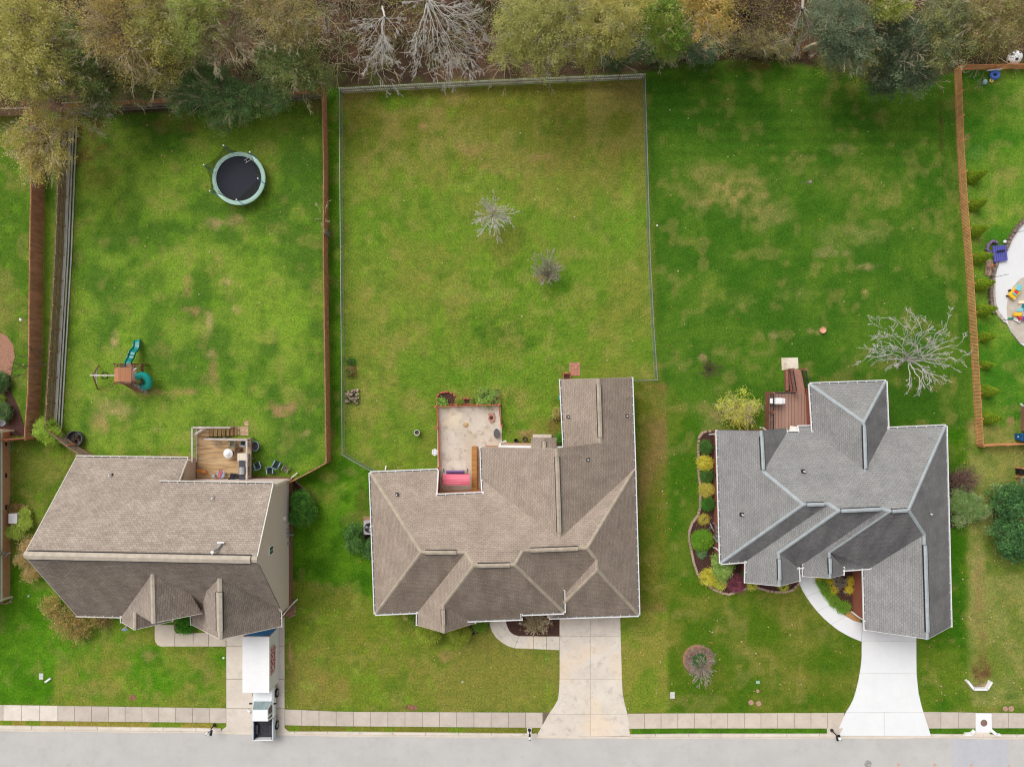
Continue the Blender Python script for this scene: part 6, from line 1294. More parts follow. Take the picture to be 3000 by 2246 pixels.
# roof panel with shallow ribs
mb = MB(); n = 14
for i in range(n): y_ = yb_+(i+.5)*(ya-yb_)/n; mb.box((cx,y_,ZC-.01+(.006 if i % 2 else 0)),(x1-x0,(ya-yb_)/n,.05))
mb.build('roof', CW, t)
mb = MB()
for xx in (x0+.04,x1-.04): 
    for y_ in (ya-.04,yb_+.04): mb.box((xx,y_,ZC/2),(.09,.09,ZC))
mb.beam((x0,ya+.01,ZC-.05),(x1,ya+.01,ZC-.05),.06,.12); mb.beam((x1+.01,ya,.2),(x1+.01,yb_,.2),.05,.2); mb.build('frame', CW, t)
mb = MB(); mb.box((cx,ya-.01,1.2),(x1-x0-.3,.06,2.1)); mb.build('roll_door', mat('door_blue', (60,165,248), .5, .06), t)
mb = MB()
for a in (x0+.15,x1-.08): mb.box((a,ya+.05,ZC-.06),(.14,.1,.1))
mb.build('corner_latch', RED, t)
def text_mesh(name, body, size, material, parent, loc, rot, extrude=.008, sx=1.0, bold=True):
    cu = bpy.data.curves.new(name+'_c', 'FONT'); cu.body = body; cu.size = size; cu.extrude = extrude; cu.align_x = 'CENTER'; cu.align_y = 'CENTER'; cu.offset = .012*size if bold else 0
    o = bpy.data.objects.new(name+'_t', cu); COL.objects.link(o); dg = bpy.context.evaluated_depsgraph_get(); me = bpy.data.meshes.new_from_object(o.evaluated_get(dg)); bpy.data.objects.remove(o)
    me.materials.clear(); me.materials.append(material); off = root_loc(parent); m = Matrix.Translation(Vector(loc)-off) @ rot.to_4x4() @ Matrix.Diagonal((sx,1,1,1)); me.transform(m)
    ob = bpy.data.objects.new(name, me); COL.objects.link(ob); ob.parent = parent; return ob
# lettering on the east side: reads from the street towards the house
ROT = Matrix(((0,0,1),(1,0,0),(0,1,0)))   # text x -> +Y, text y -> +Z, normal -> +X
ly0, ly1 = P(0,1975,1.8).y, P(0,1893,1.8).y; L = ly1-ly0; xs_ = x1+.0
for i, ch in enumerate('PODS'):
    yc = ly0+(i+.5)*L/4; mb = MB(); mb.box((xs_+.006,yc,1.62),(.02,L/4-.02,.8)); mb.build('logo_tile', RED if i in (1,2) else mat('logo_white', (236,236,236), .5), t)
    mb = MB()
    for (dy, dz, wy, wz) in [(0,.39,L/4-.02,.035),(0,-.39,L/4-.02,.035),(-(L/8-.03),0,.035,.8),((L/8-.03),0,.035,.8)]: mb.box((xs_+.018,yc+dy,1.62+dz),(.02,wy,wz))
    mb.build('logo_border', RED, t)
    text_mesh('letter', ch, .78, bpy.data.materials['logo_white'] if i in (1,2) else RED, t, (xs_+.022,yc,1.62), ROT)
text_mesh('tagline', 'Moving & Storage', .3, RED, t, (xs_+.01,(ly0+ly1)/2,1.02), ROT)
# ---- pickup (front tucked against the container)
WP = mat('truck_white', (238,240,242), .22, .02, 1.0, spec=.6); GL = mat('truck_glass', (140,158,160), .08, .15, 2.0, spec=.8); TY = mat('tyre_black', (36,36,36), .8, .1); SV = mat('truck_side', (196,204,210), .3, .05, 1, spec=.5)
zr_ = 1.85; tx0, tx1 = P(743.5,0,zr_).x, P(787,0,zr_).x
bx0, bx1 = P(745,0,1.0).x, P(800,0,1.0).x-.05; bxc = (bx0+bx1)/2; hw = .98
yF, yB = P(0,2024,1.1).y, P(0,2172,1.35).y
t = thing('pickup_truck', 'white extended cab pickup with a black lined open bed parked behind the container', 'truck', (bxc,(yF+yB)/2,0))
def hull(mb, secs, mi=0):
    """secs: list of (y, list of (x,z)) rings, lofted"""
    n = len(secs[0][1]); b0 = len(mb.v)
    for y_, ring in secs: mb.v += [(bxc+x_, y_, z_) for x_, z_ in ring]
    for i in range(len(secs)-1):
        for j in range(n): mb.f.append((b0+i*n+j, b0+i*n+(j+1)%n, b0+(i+1)*n+(j+1)%n, b0+(i+1)*n+j)); mb.mi.append(mi)
    mb.f.append(tuple(b0+j for j in range(n))[::-1]); mb.mi.append(mi); e = b0+(len(secs)-1)*n; mb.f.append(tuple(e+j for j in range(n))); mb.mi.append(mi)
def ring(w, zb, zs, zt, wt): return [(-w*.96,zb),(-w,zs*.6+zb*.4),(-w,zs),(-wt,zt),(wt,zt),(w,zs),(w,zs*.6+zb*.4),(w*.96,zb)]
yH0 = yF; yWs = P(0,2050,1.25).y; yRf = P(0,2080,1.85).y; yCb = P(0,2113,1.8).y; yBd = yCb-.05
mb = MB(); hull(mb, [(yH0+.25,ring(hw*.9,.4,.85,.98,hw*.78)),(yH0,ring(hw*.97,.35,.95,1.1,hw*.84)),(yWs,ring(hw,.35,1.02,1.2,hw*.88)),(yWs-.02,ring(hw,.35,1.05,1.15,hw*.9)),(yCb,ring(hw,.35,1.08,1.15,hw*.92))]); mb.build('body', WP, t, smooth=False)
mb = MB(); hull(mb, [(yWs-.05,ring(hw*.9,1.1,1.12,1.2,hw*.84)),(yRf+.0,ring(hw*.9,1.1,1.2,1.83,hw*.70)),(yCb+.1,ring(hw*.9,1.1,1.2,1.85,hw*.71)),(yCb,ring(hw*.88,1.1,1.2,1.75,hw*.69))]); mb.build('cab', WP, t)
mb = MB(); w1, w2_ = hw*.80, hw*.67; a, b_, zA, zB = yWs-.09, yRf+.06, 1.25, 1.80
mb.add([(bxc-w1,a,zA+.02),(bxc+w1,a,zA+.02),(bxc+w2_,b_,zB+.02),(bxc-w2_,b_,zB+.02)], [(0,1,2,3)]); mb.build('windscreen', GL, t)
GD = mat('truck_glass_dark', (44,48,54), .1, .1, 2, spec=.7)
for s in (-1,1):
    for (u0,u1) in ((yRf+.25,yRf-.45),(yRf-.55,yCb+.2)):
        mb = MB(); mb.add([(bxc+s*(hw*.9+.015),u0,1.24),(bxc+s*(hw*.9+.015),u1,1.24),(bxc+s*(hw*.745+.015),u1+.02,1.74),(bxc+s*(hw*.745+.015),u0-.15,1.74)], [(0,1,2,3)]); mb.build('side_window', GD, t)
    mb = MB(); mb.box((bxc+s*(hw+.14),yWs-.35,1.15),(.24,.08,.18)); mb.build('wing_mirror', M['black'], t)
    mb = MB(); mb.box((bxc+s*(hw-.06),(yBd+yB)/2,.85),(.14,abs(yBd-yB),.62)); mb.build('bed_side', WP if s < 0 else SV, t)
    mb = MB(); mb.box((bxc+s*(hw-.06),(yBd+yB)/2,1.17),(.12,abs(yBd-yB),.03)); mb.build('bed_rail', SV, t)
    for wy in (P(0,2029,.4).y, P(0,2123,.4).y):
        mb = MB(); mb.lathe((bxc+s*(hw-.1),wy,.38), [(0,0),(.2,.0),(.36,.0),(.38,.05),(.38,.2),(.34,.24)], 22, 0, Matrix.Rotation(R(-90*s),3,'Y') if False else Matrix.Rotation(R(90*s),3,'Y')); wo = mb.build('wheel', TY, t, smooth=False)
        mb = MB(); mb.lathe((bxc+s*(hw+.14),wy,.38), [(0,.03),(.08,.02),(.2,-.02),(.22,-.04)], 16, 0, Matrix.Rotation(R(90*s),3,'Y')); mb.build('rim', M['metal_grey'], wo)
mb = MB(); mb.box((bxc,(yBd+yB)/2,.62),(hw*2-.2,abs(yBd-yB),.06)); mb.box((bxc,yBd-.02,.9),(hw*2-.2,.05,.56))
for s in (-1,1): mb.box((bxc+s*(hw-.32),(yBd+yB)/2-.1,.78),(.26,.8,.3)); mb.box((bxc+s*(hw-.16),(yBd+yB)/2,.88),(.06,abs(yBd-yB)-.05,.5))
for k in range(9): mb.box((bxc-.55+k*.1375,(yBd+yB)/2,.66),(.05,abs(yBd-yB)-.2,.02))
mb.build('bed_liner', mat('liner_dark', (62,62,68), .6, .2, 5), t)
mb = MB(); mb.box((bxc,yB+.03,.85),(hw*2,.07,.6)); mb.build('tailgate', WP, t)
mb = MB(); mb.box((bxc,yB-.1,.5),(hw*1.9,.16,.16)); mb.build('bumper', M['metal_grey'], t)
for s in (-1,1): mb = MB(); mb.box((bxc+s*(hw-.08),yB-.02,.85),(.12,.06,.4)); mb.build('tail_light', mat('light_red', (150,30,30), .3) if s < 0 else bpy.data.materials['light_red'], t)
# ------------------------------------------------------------------ mailboxes
def mailbox(px, py, ang, label, box=True, paper=False, white=False, lamp=True):
    b_ = P(px,py); t = thing('mailbox', label, 'mailbox', (b_.x,b_.y,0), 'kerbside mailboxes')
    mb = MB(); mb.lathe((b_.x,b_.y,0), [(.16,0),(.16,.12),(.1,.2),(.055,.3),(.05,1.5),(.07,1.52)], 12); mb.build('post', M['black_metal'], t)
    d = Vector((math.cos(ang),math.sin(ang),0)); z = 1.12; c0 = Vector((b_.x,b_.y,z))+d*.12
    mb = MB(); n = 8; prof = [(-.09,-.09),(.09,-.09),(.09,.05)]+[(.09*math.cos(k*math.pi/n),.05+.09*math.sin(k*math.pi/n)) for k in range(1,n)]+[(-.09,.05)]
    s = Vector((-d.y,d.x,0)); vs = []
    for e in (-.22,.28): vs += [c0+d*e+s*u+Vector((0,0,v)) for u, v in prof]
    m = len(prof); mb.add(vs, [tuple(range(m))[::-1],tuple(range(m,2*m))]+[(i,(i+1)%m,m+(i+1)%m,m+i) for i in range(m)]); mb.build('box', M['white'] if white else M['black_metal'], t)
    if paper: mb = MB(); mb.tube([c0+s*.2-d*.2+Vector((0,0,-.02)),c0+s*.2+d*.28+Vector((0,0,-.02))], .09, 8); mb.build('paper_tube', M['black'], t)
    if lamp: mb = MB(); mb.lathe((b_.x,b_.y,1.5), [(.0,.34),(.02,.3),(.10,.24),(.13,.12),(.1,0)], 14); lo_ = mb.build('lamp_globe', M['white'], t, smooth=True); mb = MB(); mb.tube([(b_.x,b_.y,1.8),(b_.x,b_.y,1.92)], .02, 6); mb.build('finial', M['black_metal'], lo_)
    return t
mailbox(629,2122,R(-100),'mailbox with a white rounded box on a black post left of the pickup driveway',paper=True,white=True)
mailbox(1551,2136,R(-90),'black mailbox on a small white pad left of the middle driveway')
mailbox(2436,2137,R(-85),'dark grey double mailbox at the corner of the bright white driveway',paper=True)
slab_obj('path_pad', [[(1544,2131),(1557.5,2131),(1557.5,2147),(1544,2147)]], M['conc_white'], -.01, .05, cols=[.95])
slab_obj('path_pad', [[(2422.5,2131.5),(2470,2131.5),(2455,2153),(2422.5,2147)]], M['conc_side'], -.01, .05, cols=[1.08])
# ------------------------------------------------------------------ patio of house B
mb = MB(); q = [G(1280,1189),G(1467,1183),G(1471,1297),G(1455,1309),G(1455,1440),G(1283,1446)]; mb.prism(q, -.02, .06); pt_ = struct(mb, 'patio', M['conc_patio']); set_cols(pt_, np.ones((len(pt_.data.vertices),3)))
BRI = mat('patio_brick', (190,104,84), .85, .2, 6); BRD = mat('patio_brick_rail', (176,100,70), .85, .15, 5)
slab_obj('patio_pad', [[(1295,1351),(1365,1349),(1367,1400),(1294,1400)]], M['conc_patio'], .05, .072, cols=[(1.1,1.1,1.1)])
slab_obj('patio_pad', [[(1323,1193),(1358,1214),(1335,1261),(1299,1243)]], M['conc_patio'], .05, .068, cols=[(1.1,1.08,1.0)])
t = thing('patio_railing', 'terracotta brick patio railing with square posts around the stained concrete patio', 'railing', tuple(P(1280,1190)))
for (a, b_) in [((1280,1191),(1342,1189)),((1342,1189),(1402,1187)),((1402,1187),(1461,1185)),((1280,1191),(1283,1252)),((1283,1252),(1287,1372)),((1461,1185),(1468,1245))]:
    mb = MB(); mb.beam(P(*a,.92), P(*b_,.92), .09, .06); mb.beam(P(*a,.92)-Vector((0,0,.7)), P(*b_,.92)-Vector((0,0,.7)), .07, .1)
    n = int((P(*a)-P(*b_)).length/.2)
    for i in range(n): p = P(*a,.92).lerp(P(*b_,.92), (i+.5)/n); mb.box((p.x,p.y,.55),(.035,.035,.75))
    mb.build('rail', BRD, t)
for (px, py) in [(1275,1191),(1336,1188),(1398,1186),(1462.5,1184.5),(1277,1252.5),(1469.5,1247),(1281,1373)]:
    p = P(px,py,.95); mb = MB(); mb.box((p.x,p.y,.46),(.14,.14,.92)); mb.box((p.x,p.y,.96),(.19,.19,.07)); mb.build('post', BRI, t)
mb = MB(); W1 = mat('inner_brick', (170,100,66), .85, .15, 5)
mb.prism([G(1284,1378),G(1288,1378),G(1290,1438),G(1455,1434),G(1455,1444),G(1284,1448)], .06, 1.0); single(mb, 'patio_wall', W1, 'low brick wall lining the recess behind the pink canopy swing', 'wall', loc=P(1290,1440))
mb = MB(); mb.prism([G(1383,1306),G(1398,1306),G(1398,1372),G(1383,1372)], .06, .75); mb.prism([G(1383,1372.5),G(1398,1372.5),G(1398,1436),G(1383,1436)], .06, .7); single(mb, 'timber_ramp', [board_mat('ramp_boards', (196,146,84), (170,118,66), (110,76,44), 'Y', .13, .8)], 'narrow honey timber ramp along the house wall beside the pink swing', 'ramp', loc=P(1390,1370))
# canopy swing
sc = P(1335,1405); t = thing('canopy_swing', 'patio swing with a striped pink canopy in the recess of the brown roofed house', 'swing', (sc.x,sc.y,0))
PK = mat('canopy_pink', (220,96,118), .7, .12, 1.5, stretch=(.3,4,1), c2=(236,140,156)); zc = 1.85
y_a, y_b = P(0,1389,zc).y, P(0,1421,zc).y; xa, xb2 = P(1296,0,zc).x, P(1376,0,zc).x; mb = MB(); n = 12; rows = []
for i in range(n+1):
    q = i/n; yy_ = y_a+(y_b-y_a)*q; z_ = zc+.12*math.sin(q*math.pi)*.9+.018*math.sin(q*math.pi*10)-.1*abs(q-.5); rows.append([(xa+.04*q*1.5,yy_,z_),(xb2+.03*q,yy_,z_)])
for i in range(n): mb.add([rows[i][0],rows[i][1],rows[i+1][1],rows[i+1][0]], [(0,1,2,3)])
mb.add([rows[0][0],rows[0][1],Vector(rows[0][1])-Vector((0,0,.15)),Vector(rows[0][0])-Vector((0,0,.15))], [(0,1,2,3)]); mb.add([rows[n][0],rows[n][1],Vector(rows[n][1])-Vector((0,0,.15)),Vector(rows[n][0])-Vector((0,0,.15))], [(0,1,2,3)])
mb.build('canopy', PK, t, smooth=True)
mb = MB(); mb.box((sc.x,y_a-.1,.45),(1.7,.5,.1)); mb.build('seat', mat('cushion_lilac', (140,110,170), .8, .15), t)
mb = MB(); mb.beam((sc.x-.85,y_a+.12,.6),(sc.x+.85,y_a+.12,.6),.1,.5); mb.build('backrest', bpy.data.materials['cushion_lilac'], t)
for s in (-1,1):
    mb = MB(); X = sc.x+s*1.12; mb.tube([(X,y_a+.3,0),(X,(y_a+y_b)/2,zc-.05)], .03, 6); mb.tube([(X,y_b-.1,0),(X,(y_a+y_b)/2,zc-.05)], .03, 6); mb.build('frame_leg', M['black_metal'], t)
q = P(1314.8,1322); mb = MB()
q = P(1275,1323,.55); t = thing('plastic_chair', 'white hexagonal planter table hooked over the patio railing', 'table', (q.x,q.y,0))
mb = MB(); mb.prism([(q.x+.3*math.cos(a),q.y+.34*math.sin(a)) for a in [R(25+60*k) for k in range(6)]], .9, .97); mb.build('tabletop', M['white'], t)
mb = MB(); mb.lathe((q.x,q.y,.97), [(.2,0),(.2,.05),(.17,.05),(.17,0)], 6); mb.build('rim', mat('rim_grey', (196,188,190), .6), t)
mb = MB(); mb.tube([(q.x,q.y,0),(q.x,q.y,.9)], .05, 6); mb.build('leg', M['white'], t)
t['label'] = 'white hexagonal table standing against the left patio railing'; t.name = 'hexagonal_table'
# patio clutter
q = P(1440,1223,.2); mb = MB(); mb.prism([(q.x+x_*1.0,q.y+y_*1.0) for x_, y_ in [(-.3,.42),(.2,.45),(.3,.1),(.26,-.35),(-.08,-.48),(-.3,-.2)]], .06, .2); mb.lathe((q.x-.02,q.y,.2), [(.0,.08),(.14,.05),(.2,0)], 9, 1); single(mb, 'fire_pit', [mat('pit_clay', (196,150,132), .9, .3, 5), mat('pit_soot', (110,66,54), .9, .4, 8)], 'low clay fire pit with a sooty middle near the patio corner', 'fire pit', loc=q)
q = P(1455,1269,.3); mb = MB(); mb.lathe((q.x,q.y,.1), [(0,.5),(.26,.5),(.28,.42),(.24,0)], 20)
for v_i in range(len(mb.v)): v = mb.v[v_i]; mb.v[v_i] = (v[0], q.y+(v[1]-q.y)*1.6, v[2])
single(mb, 'kettle_grill', mat('grill_dark', (96,96,98), .5, .25, 9), 'dark grey oval grill standing at the right edge of the patio', 'grill', loc=(q.x,q.y,.06))
q = P(1365,1244); mb = MB(); mb.lathe((q.x,q.y,.06), [(0,.1),(.1,.12),(.22,.04),(.26,0)], 12); single(mb, 'clay_dish', mat('dish_tan', (206,176,130), .9, .3, 6), 'tan clay dish in the middle of the patio', 'dish', loc=q)
q = P(1221.5,1267,.5); mb = MB(); mb.lathe((q.x,q.y,0), [(.2,0),(.26,.55),(.28,.58),(.23,.58),(.2,.3),(0,.28)], 24); o = single(mb, 'planter', mat('planter_grey', (206,206,200), .7, .2, 6), 'round white rimmed planter tub on the grass left of the patio', 'planter', loc=(q.x,q.y,0))
mb = MB(); mb.lathe((q.x,q.y,.3), [(0,0),(.2,.0)], 16); o2 = mb.build('soil', mat('soil', (110,100,90), .95, .3), None); o2.location = (-q.x+q.x,0,0); o2.parent = o; o2.matrix_parent_inverse = Matrix.Translation((-q.x,-q.y,0))
# flower bed edging north of the patio
t = thing('brick_edging', 'rounded terracotta brick edging of the flower beds above the patio', 'edging', tuple(P(1310,1170)))
def edging(pts, w_, h_, material, parent, step=.26, name='bricks'):
    mb = MB()
    for p, d in lerp_poly(pts, step): mb.box((p.x+random.uniform(-.01,.01),p.y,h_/2),(step*.86,w_,h_+random.uniform(-.01,.02)), math.atan2(d.y,d.x)+random.uniform(-.06,.06))
    return mb.build(name, material, parent)
arc = [(1280,1186),(1279.5,1166),(1284,1156),(1294,1149.5),(1308,1147.5),(1321,1150),(1331,1158),(1337,1170),(1339,1186)]
edging(arc, .14, .22, BRI, t, .3); edging([(1341,1166),(1400,1167)], .14, .2, BRI, t, .3); edging([(1401,1166),(1401,1184)], .14, .2, BRI, t, .3); edging([(1464,1160),(1465,1184)], .12, .2, BRI, t, .3); edging([(1322,1184),(1400,1182)], .1, .2, BRI, t, .3)
def bed(name, pts, material, z=.03): mb = MB(); mb.prism([G(*p) for p in pts], -.02, z); o = struct(mb, name, material); return o
bed('mulch_bed', arc, M['mulch']); bed('mulch_bed', [(1340,1166),(1401,1167),(1401,1183),(1340,1185)], M['mulch']); bed('mulch_bed', [(1402,1150),(1462,1140),(1464,1184),(1402,1184)], M['mulch'])
# ------------------------------------------------------------------ beds, shrubs, yard trees
def shrub(label, px, py, rpx, h, pal, seed, n=None, leaf=.09, name='shrub', cat='shrub', lob=None, shell=.75, group=None, stems='bark', limbs=6, rz=None, per=46, ry=None):
    pal = [tuple(min(250, v*1.2+4) for v in c_) for c_ in pal]
    z = h*.5; L_ = lob or [lobe(px, py, z, rpx, rz or h*.5, ry)]
    r_m = sum(l[3] for l in L_)/len(L_); n = n or int(60+150*sum(l[3]*l[4] for l in L_))
    n = min(n, 700)
    return tree(name, label, cat, L_, pal, n, per, leaf*1.15, .13, seed, bark=stems, group=group, limbs=limbs, trunk_r=.05, shell=shell, flat=.5, tip=.006)
BOX = [(64,96,40),(52,84,34),(80,112,48),(44,72,32)]; BRG = [(120,150,44),(96,132,40),(140,166,60),(80,114,36)]; YEL = [(210,186,48),(188,166,44),(226,202,70),(150,140,44)]; PUR = [(96,52,62),(76,42,52),(120,66,76)]
ORG = [(150,112,64),(186,138,66),(112,104,60),(96,94,58),(176,120,74),(120,100,64),(104,100,56)]
# house A
bed('mulch_bed', [(511,1820),(566,1820),(566,1852),(530,1853),(517,1847),(511,1840)], M['mulch_tan'])
shrub('round clipped evergreen in the small bed between the two front gables of the taupe roof', 543.5,1828,28,1.1,[(56,104,26),(44,88,24),(74,122,36)],101,leaf=.08)
bed('mulch_bed', [(860,1405),(872,1412),(898,1440),(918,1468),(926,1495),(925,1515),(905,1530),(858,1540)], M['mulch'])
edging([(863,1406),(884,1424),(903,1445),(918,1468),(925,1490),(926,1508)], .12, .12, mat('edge_stone', (170,140,120), .9, .2), thing('stone_edging','curved stone edging beside the big evergreen shrub east of the cream house','edging',tuple(P(900,1440))), .3)
shrub('large dark evergreen shrub beside the cream sided wall', 886,1490,40,1.9,[(50,88,34),(40,74,30),(66,104,40),(84,124,44)],102,lob=[lobe(882,1465,1.0,30,1.0),lobe(890,1495,1.0,38,1.1),lobe(880,1512,.9,30,.9)],leaf=.09,per=50)
bed('mulch_bed', [(834,1766),(858,1766),(864,1775),(862,1802),(834,1806)], M['mulch_tan'])
edging([(859,1768),(865,1778),(863,1800),(850,1806)], .14, .1, bpy.data.materials['edge_stone'], thing('stone_edging','grey stone edging around the small bed at the house corner by the driveway','edging',tuple(P(860,1780))), .3)
shrub('orange and olive autumn shrub at the lower left corner of the taupe roof', 200,1800,70,1.8,ORG,103,lob=[lobe(150,1775,.9,36,.9),lobe(190,1820,1.0,45,1.0),lobe(230,1850,.8,36,.8),lobe(250,1810,.8,40,.8)],leaf=.08,shell=.35,stems='bark',limbs=26,per=20)
shrub('wispy orange leaved shrub poking out beyond the left tip of the roof', 85,1650,40,1.6,[(190,130,80),(150,120,76),(130,110,70)],104,lob=[lobe(84,1600,1.0,28,.8),lobe(70,1640,1.0,26,.8),lobe(92,1680,.9,30,.7)],leaf=.08,shell=.3,limbs=26,per=16,stems='bark_tan')
shrub('brownish low shrub under the eave right of the orange autumn shrub', 300,1815,26,.9,ORG+[(110,80,60)],105,leaf=.07,shell=.4,limbs=14,per=18)
# flag hanging at the porch gable
fl = P(364,1840,2.0); t = thing('porch_flag', 'red white and blue striped flag hanging off the porch corner', 'flag', (fl.x,fl.y,0))
mb = MB(); mb.tube([P(372,1832,2.2), P(358,1843,2.6)], .02, 5); mb.build('flag_pole', M['white'], t)
mb = MB(); 
for i in range(7): a = P(363+i*1.6,1826+i*2.2,2.3); b_ = P(371+i*1.1,1824+i*2.2,1.6); mb.beam(a,b_,.065,.01,i % 2)
mb.add([P(356,1846,2.2),P(368,1848,2.2),P(376,1842,1.8),P(364,1839,1.8)], [(0,1,2,3)], 2); mb.build('flag_cloth', [mat('flag_red', (200,60,64), .8, .05), M['white'], mat('flag_blue', (150,180,216), .8, .1)], t)
# neighbours' bed on the left
slab_obj('mulch_bed', [[(-300,978),(0,975),(22,985),(40,1012),(44,1045),(36,1075),(32,1100),(-300,1100)]], M['mulch_tan'], -.02, .03, cols=[1]); slab_obj('mulch_bed', [[(-300,1100),(30,1100),(34,1150),(55,1195),(72,1250),(82,1276),(-300,1276)]], M['mulch'], -.02, .03, cols=[1])
shrub('dark round shrub at the left edge, upper of two beside the satellite dish', -4,1117,28,1.1,BOX+GG,106); shrub('dark round shrub at the left edge directly above the satellite dish', 2,1208,29,1.1,BOX+GG,107)
shrub('tiny yellow green plant between the two dark shrubs at the left edge', 3,1168,8,.4,LG,108,leaf=.06)
bed('mulch_bed', [(30,1482),(60,1474),(82,1484),(88,1520),(70,1560),(30,1572)], M['mulch_tan'])
mb = MB(); q = P(46,1516,.5); mb.box((q.x,q.y,.42),(.72,.86,.84)); mb.box((q.x,q.y,.86),(.78,.92,.05)); o = single(mb, 'utility_cabinet', mat('cabinet_pale', (222,218,220), .5, .05), 'pale boxy utility cabinet beside the sage sided house', 'utility box', loc=(q.x,q.y,0))
shrub('lime green shrub wrapped around the pale utility cabinet', 62,1550,30,.9,[(150,176,60),(120,150,48),(170,190,80)],109,lob=[lobe(70,1532,.5,20,.4),lobe(50,1556,.5,22,.4),lobe(28,1560,.4,14,.35),lobe(72,1506,.4,16,.3)])
shrub('sparse brown ornamental grass above the pale utility cabinet', 44,1490,14,.5,BR,110,leaf=.08,per=20)
mb = MB(); mb.tube([P(33,1288,.05),P(38,1300,.05),P(37,1315,.05),P(30,1325,.05),P(33,1290,.05)], .03, 5); single(mb, 'garden_hose', mat('hose_green', (110,170,110), .6, .1), 'thin green hose on the grass by the sage house', 'hose', loc=P(35,1305))
edging([(0,1764),(20,1766),(33,1760),(37,1750)], .14, .12, bpy.data.materials['edge_stone'], thing('stone_edging','curved stone edging at the front corner of the sage house','edging',tuple(P(20,1762))), .3)
# green bush over the end of the grey fence
shrub('bright lime bush covering the lower end of the old grey fence', 140,1262,40,1.7,[(130,168,50),(110,150,44),(150,184,66),(90,128,40)],111,lob=[lobe(135,1250,1.1,28,.8),lobe(150,1275,1.0,28,.8),lobe(125,1265,1.2,22,.7),lobe(162,1282,.7,20,.6)],leaf=.09)
t = thing('bare_sapling','dark bare twigs reaching across the brown privacy fence at the left','sapling',(P(134,1060).x,P(134,1060).y,0)) if False else None
rr = np.random.default_rng(8)
g0 = P(128,1062); tp = P(120,1065,2.2); bare_tree('bare_sapling','thin dark leafless sapling between the two left fences',(g0.x,g0.y,0),[tuple(P(*q)) for q in [(40,1085,3.0),(60,1045,3.2),(20,1075,3.0),(90,1020,3.2),(150,1070,2.6),(100,1110,2.8),(60,1100,3.2),(130,1000,2.6)]],112,bark='twig_dark',rad=.035,top=tuple(tp),nsub=4,levels=2,tip=.006,cat='sapling')
g0 = P(950,640); tp = P(948,640,1.4); bare_tree('bare_sapling','tiny twiggy sapling with few leaves against the reddish fence',(g0.x,g0.y,0),[tuple(P(*q)) for q in [(930,600,1.8),(925,640,1.5),(960,590,2.0),(965,650,2),(940,670,1.2)]],113,bark='bark_tan',rad=.025,top=tuple(tp),nsub=3,levels=2,tip=.006,cat='sapling')
# stock tank
q = P(223,1284,.3); t = thing('stock_tank', 'round galvanised stock tank full of dark wood scraps', 'tank', (q.x,q.y,0))
mb = MB(); mb.lathe((q.x,q.y,0), [(.66,0),(.70,.3),(.70,.58),(.74,.62),(.70,.62),(.67,.58),(.66,.15),(0,.15)], 30); mb.build('tank_wall', mat('tank_grey', (112,112,112), .5, .35, 4, metal=.3), t)
mb = MB()
for i in range(14): a = random.random()*6.28; mb.beam((q.x+.4*math.cos(a),q.y+.4*math.sin(a),.25+random.random()*.2),(q.x-.4*math.cos(a+random.uniform(-.8,.8)),q.y-.4*math.sin(a),.2+random.random()*.3), .07,.06)
single(mb, 'wood_scraps', mat('scrap_dark', (84,66,54), .9, .4, 5), 'dark wood scraps piled inside the galvanised stock tank', 'wood', loc=(q.x,q.y,.2))
# log pile
q = P(1030,1162,.3); mb = MB(); random.seed(3)
for i in range(46):
    x_, y_ = random.uniform(-.55,.55), random.uniform(-.65,.65); a = random.gauss(0,.5); z = .08+random.random()*.45*(1-abs(y_)); L0 = random.uniform(.25,.55)
    d = Vector((math.cos(a),math.sin(a),random.uniform(-.15,.15)))*L0; mb.beam(Vector((q.x+x_,q.y+y_,z))-d/2,Vector((q.x+x_,q.y+y_,z))+d/2, random.uniform(.07,.13), random.uniform(.06,.1), random.choice([0,0,1,2]))
o = single(mb, 'log_pile', [mat('log_pale', (196,176,156), .9, .3, 8), mat('log_grey', (140,120,108), .9, .3, 8), mat('log_dark', (92,74,66), .9, .3, 8)], 'heap of split pale firewood against the left chain link fence', 'log pile', loc=(q.x,q.y,0)); o['kind'] = 'stuff'
t = thing('brick_planter','square brick planter against the left chain link fence','planter',tuple(P(1028,1086)))
edging([(1018,1077),(1038,1077),(1038,1098),(1018,1098)], .12, .2, BRI, t, .24); shrub('dark leafy plant in the square brick planter', 1024,1088,10,.7,BOX+BR,114,leaf=.07); shrub('small green weed above the square brick planter', 1028,1060,8,.4,BOX,115,leaf=.06)
# paver pad and small planter near the back of house B
slab_obj('brick_pad', [[(1668+i*7.7+.3,1061+j*10+.3),(1668+i*7.7+7.4,1061+j*10+.3),(1668+i*7.7+7.4,1061+j*10+9.7),(1668+i*7.7+.3,1061+j*10+9.7)] for i in range(4) for j in range(4)], mat('pad_terracotta', (190,134,116), .9, .2, 4), -.01, .04)
t = thing('brick_planter','small brick framed planter beside the terracotta pad','planter',tuple(P(1660,1102)))
edging([(1651,1094),(1670,1094),(1670,1112),(1651,1112),(1651,1094)], .08, .25, BRD, t, .2); mb = MB(); mb.prism([G(1652,1095),G(1669,1095),G(1669,1111),G(1652,1111)], 0, .12); mb.build('soil', M['mulch'], t)
mb = MB(); mb.beam(P(1648,1074,.04),P(1653,1082,.04),.12,.05); mb.beam(P(1655,1091,.05),P(1663,1092,.05),.14,.1); single(mb, 'wood_offcut', M['f_tan'], 'pale wood offcut lying beside the terracotta pad', 'wood', loc=P(1653,1082))
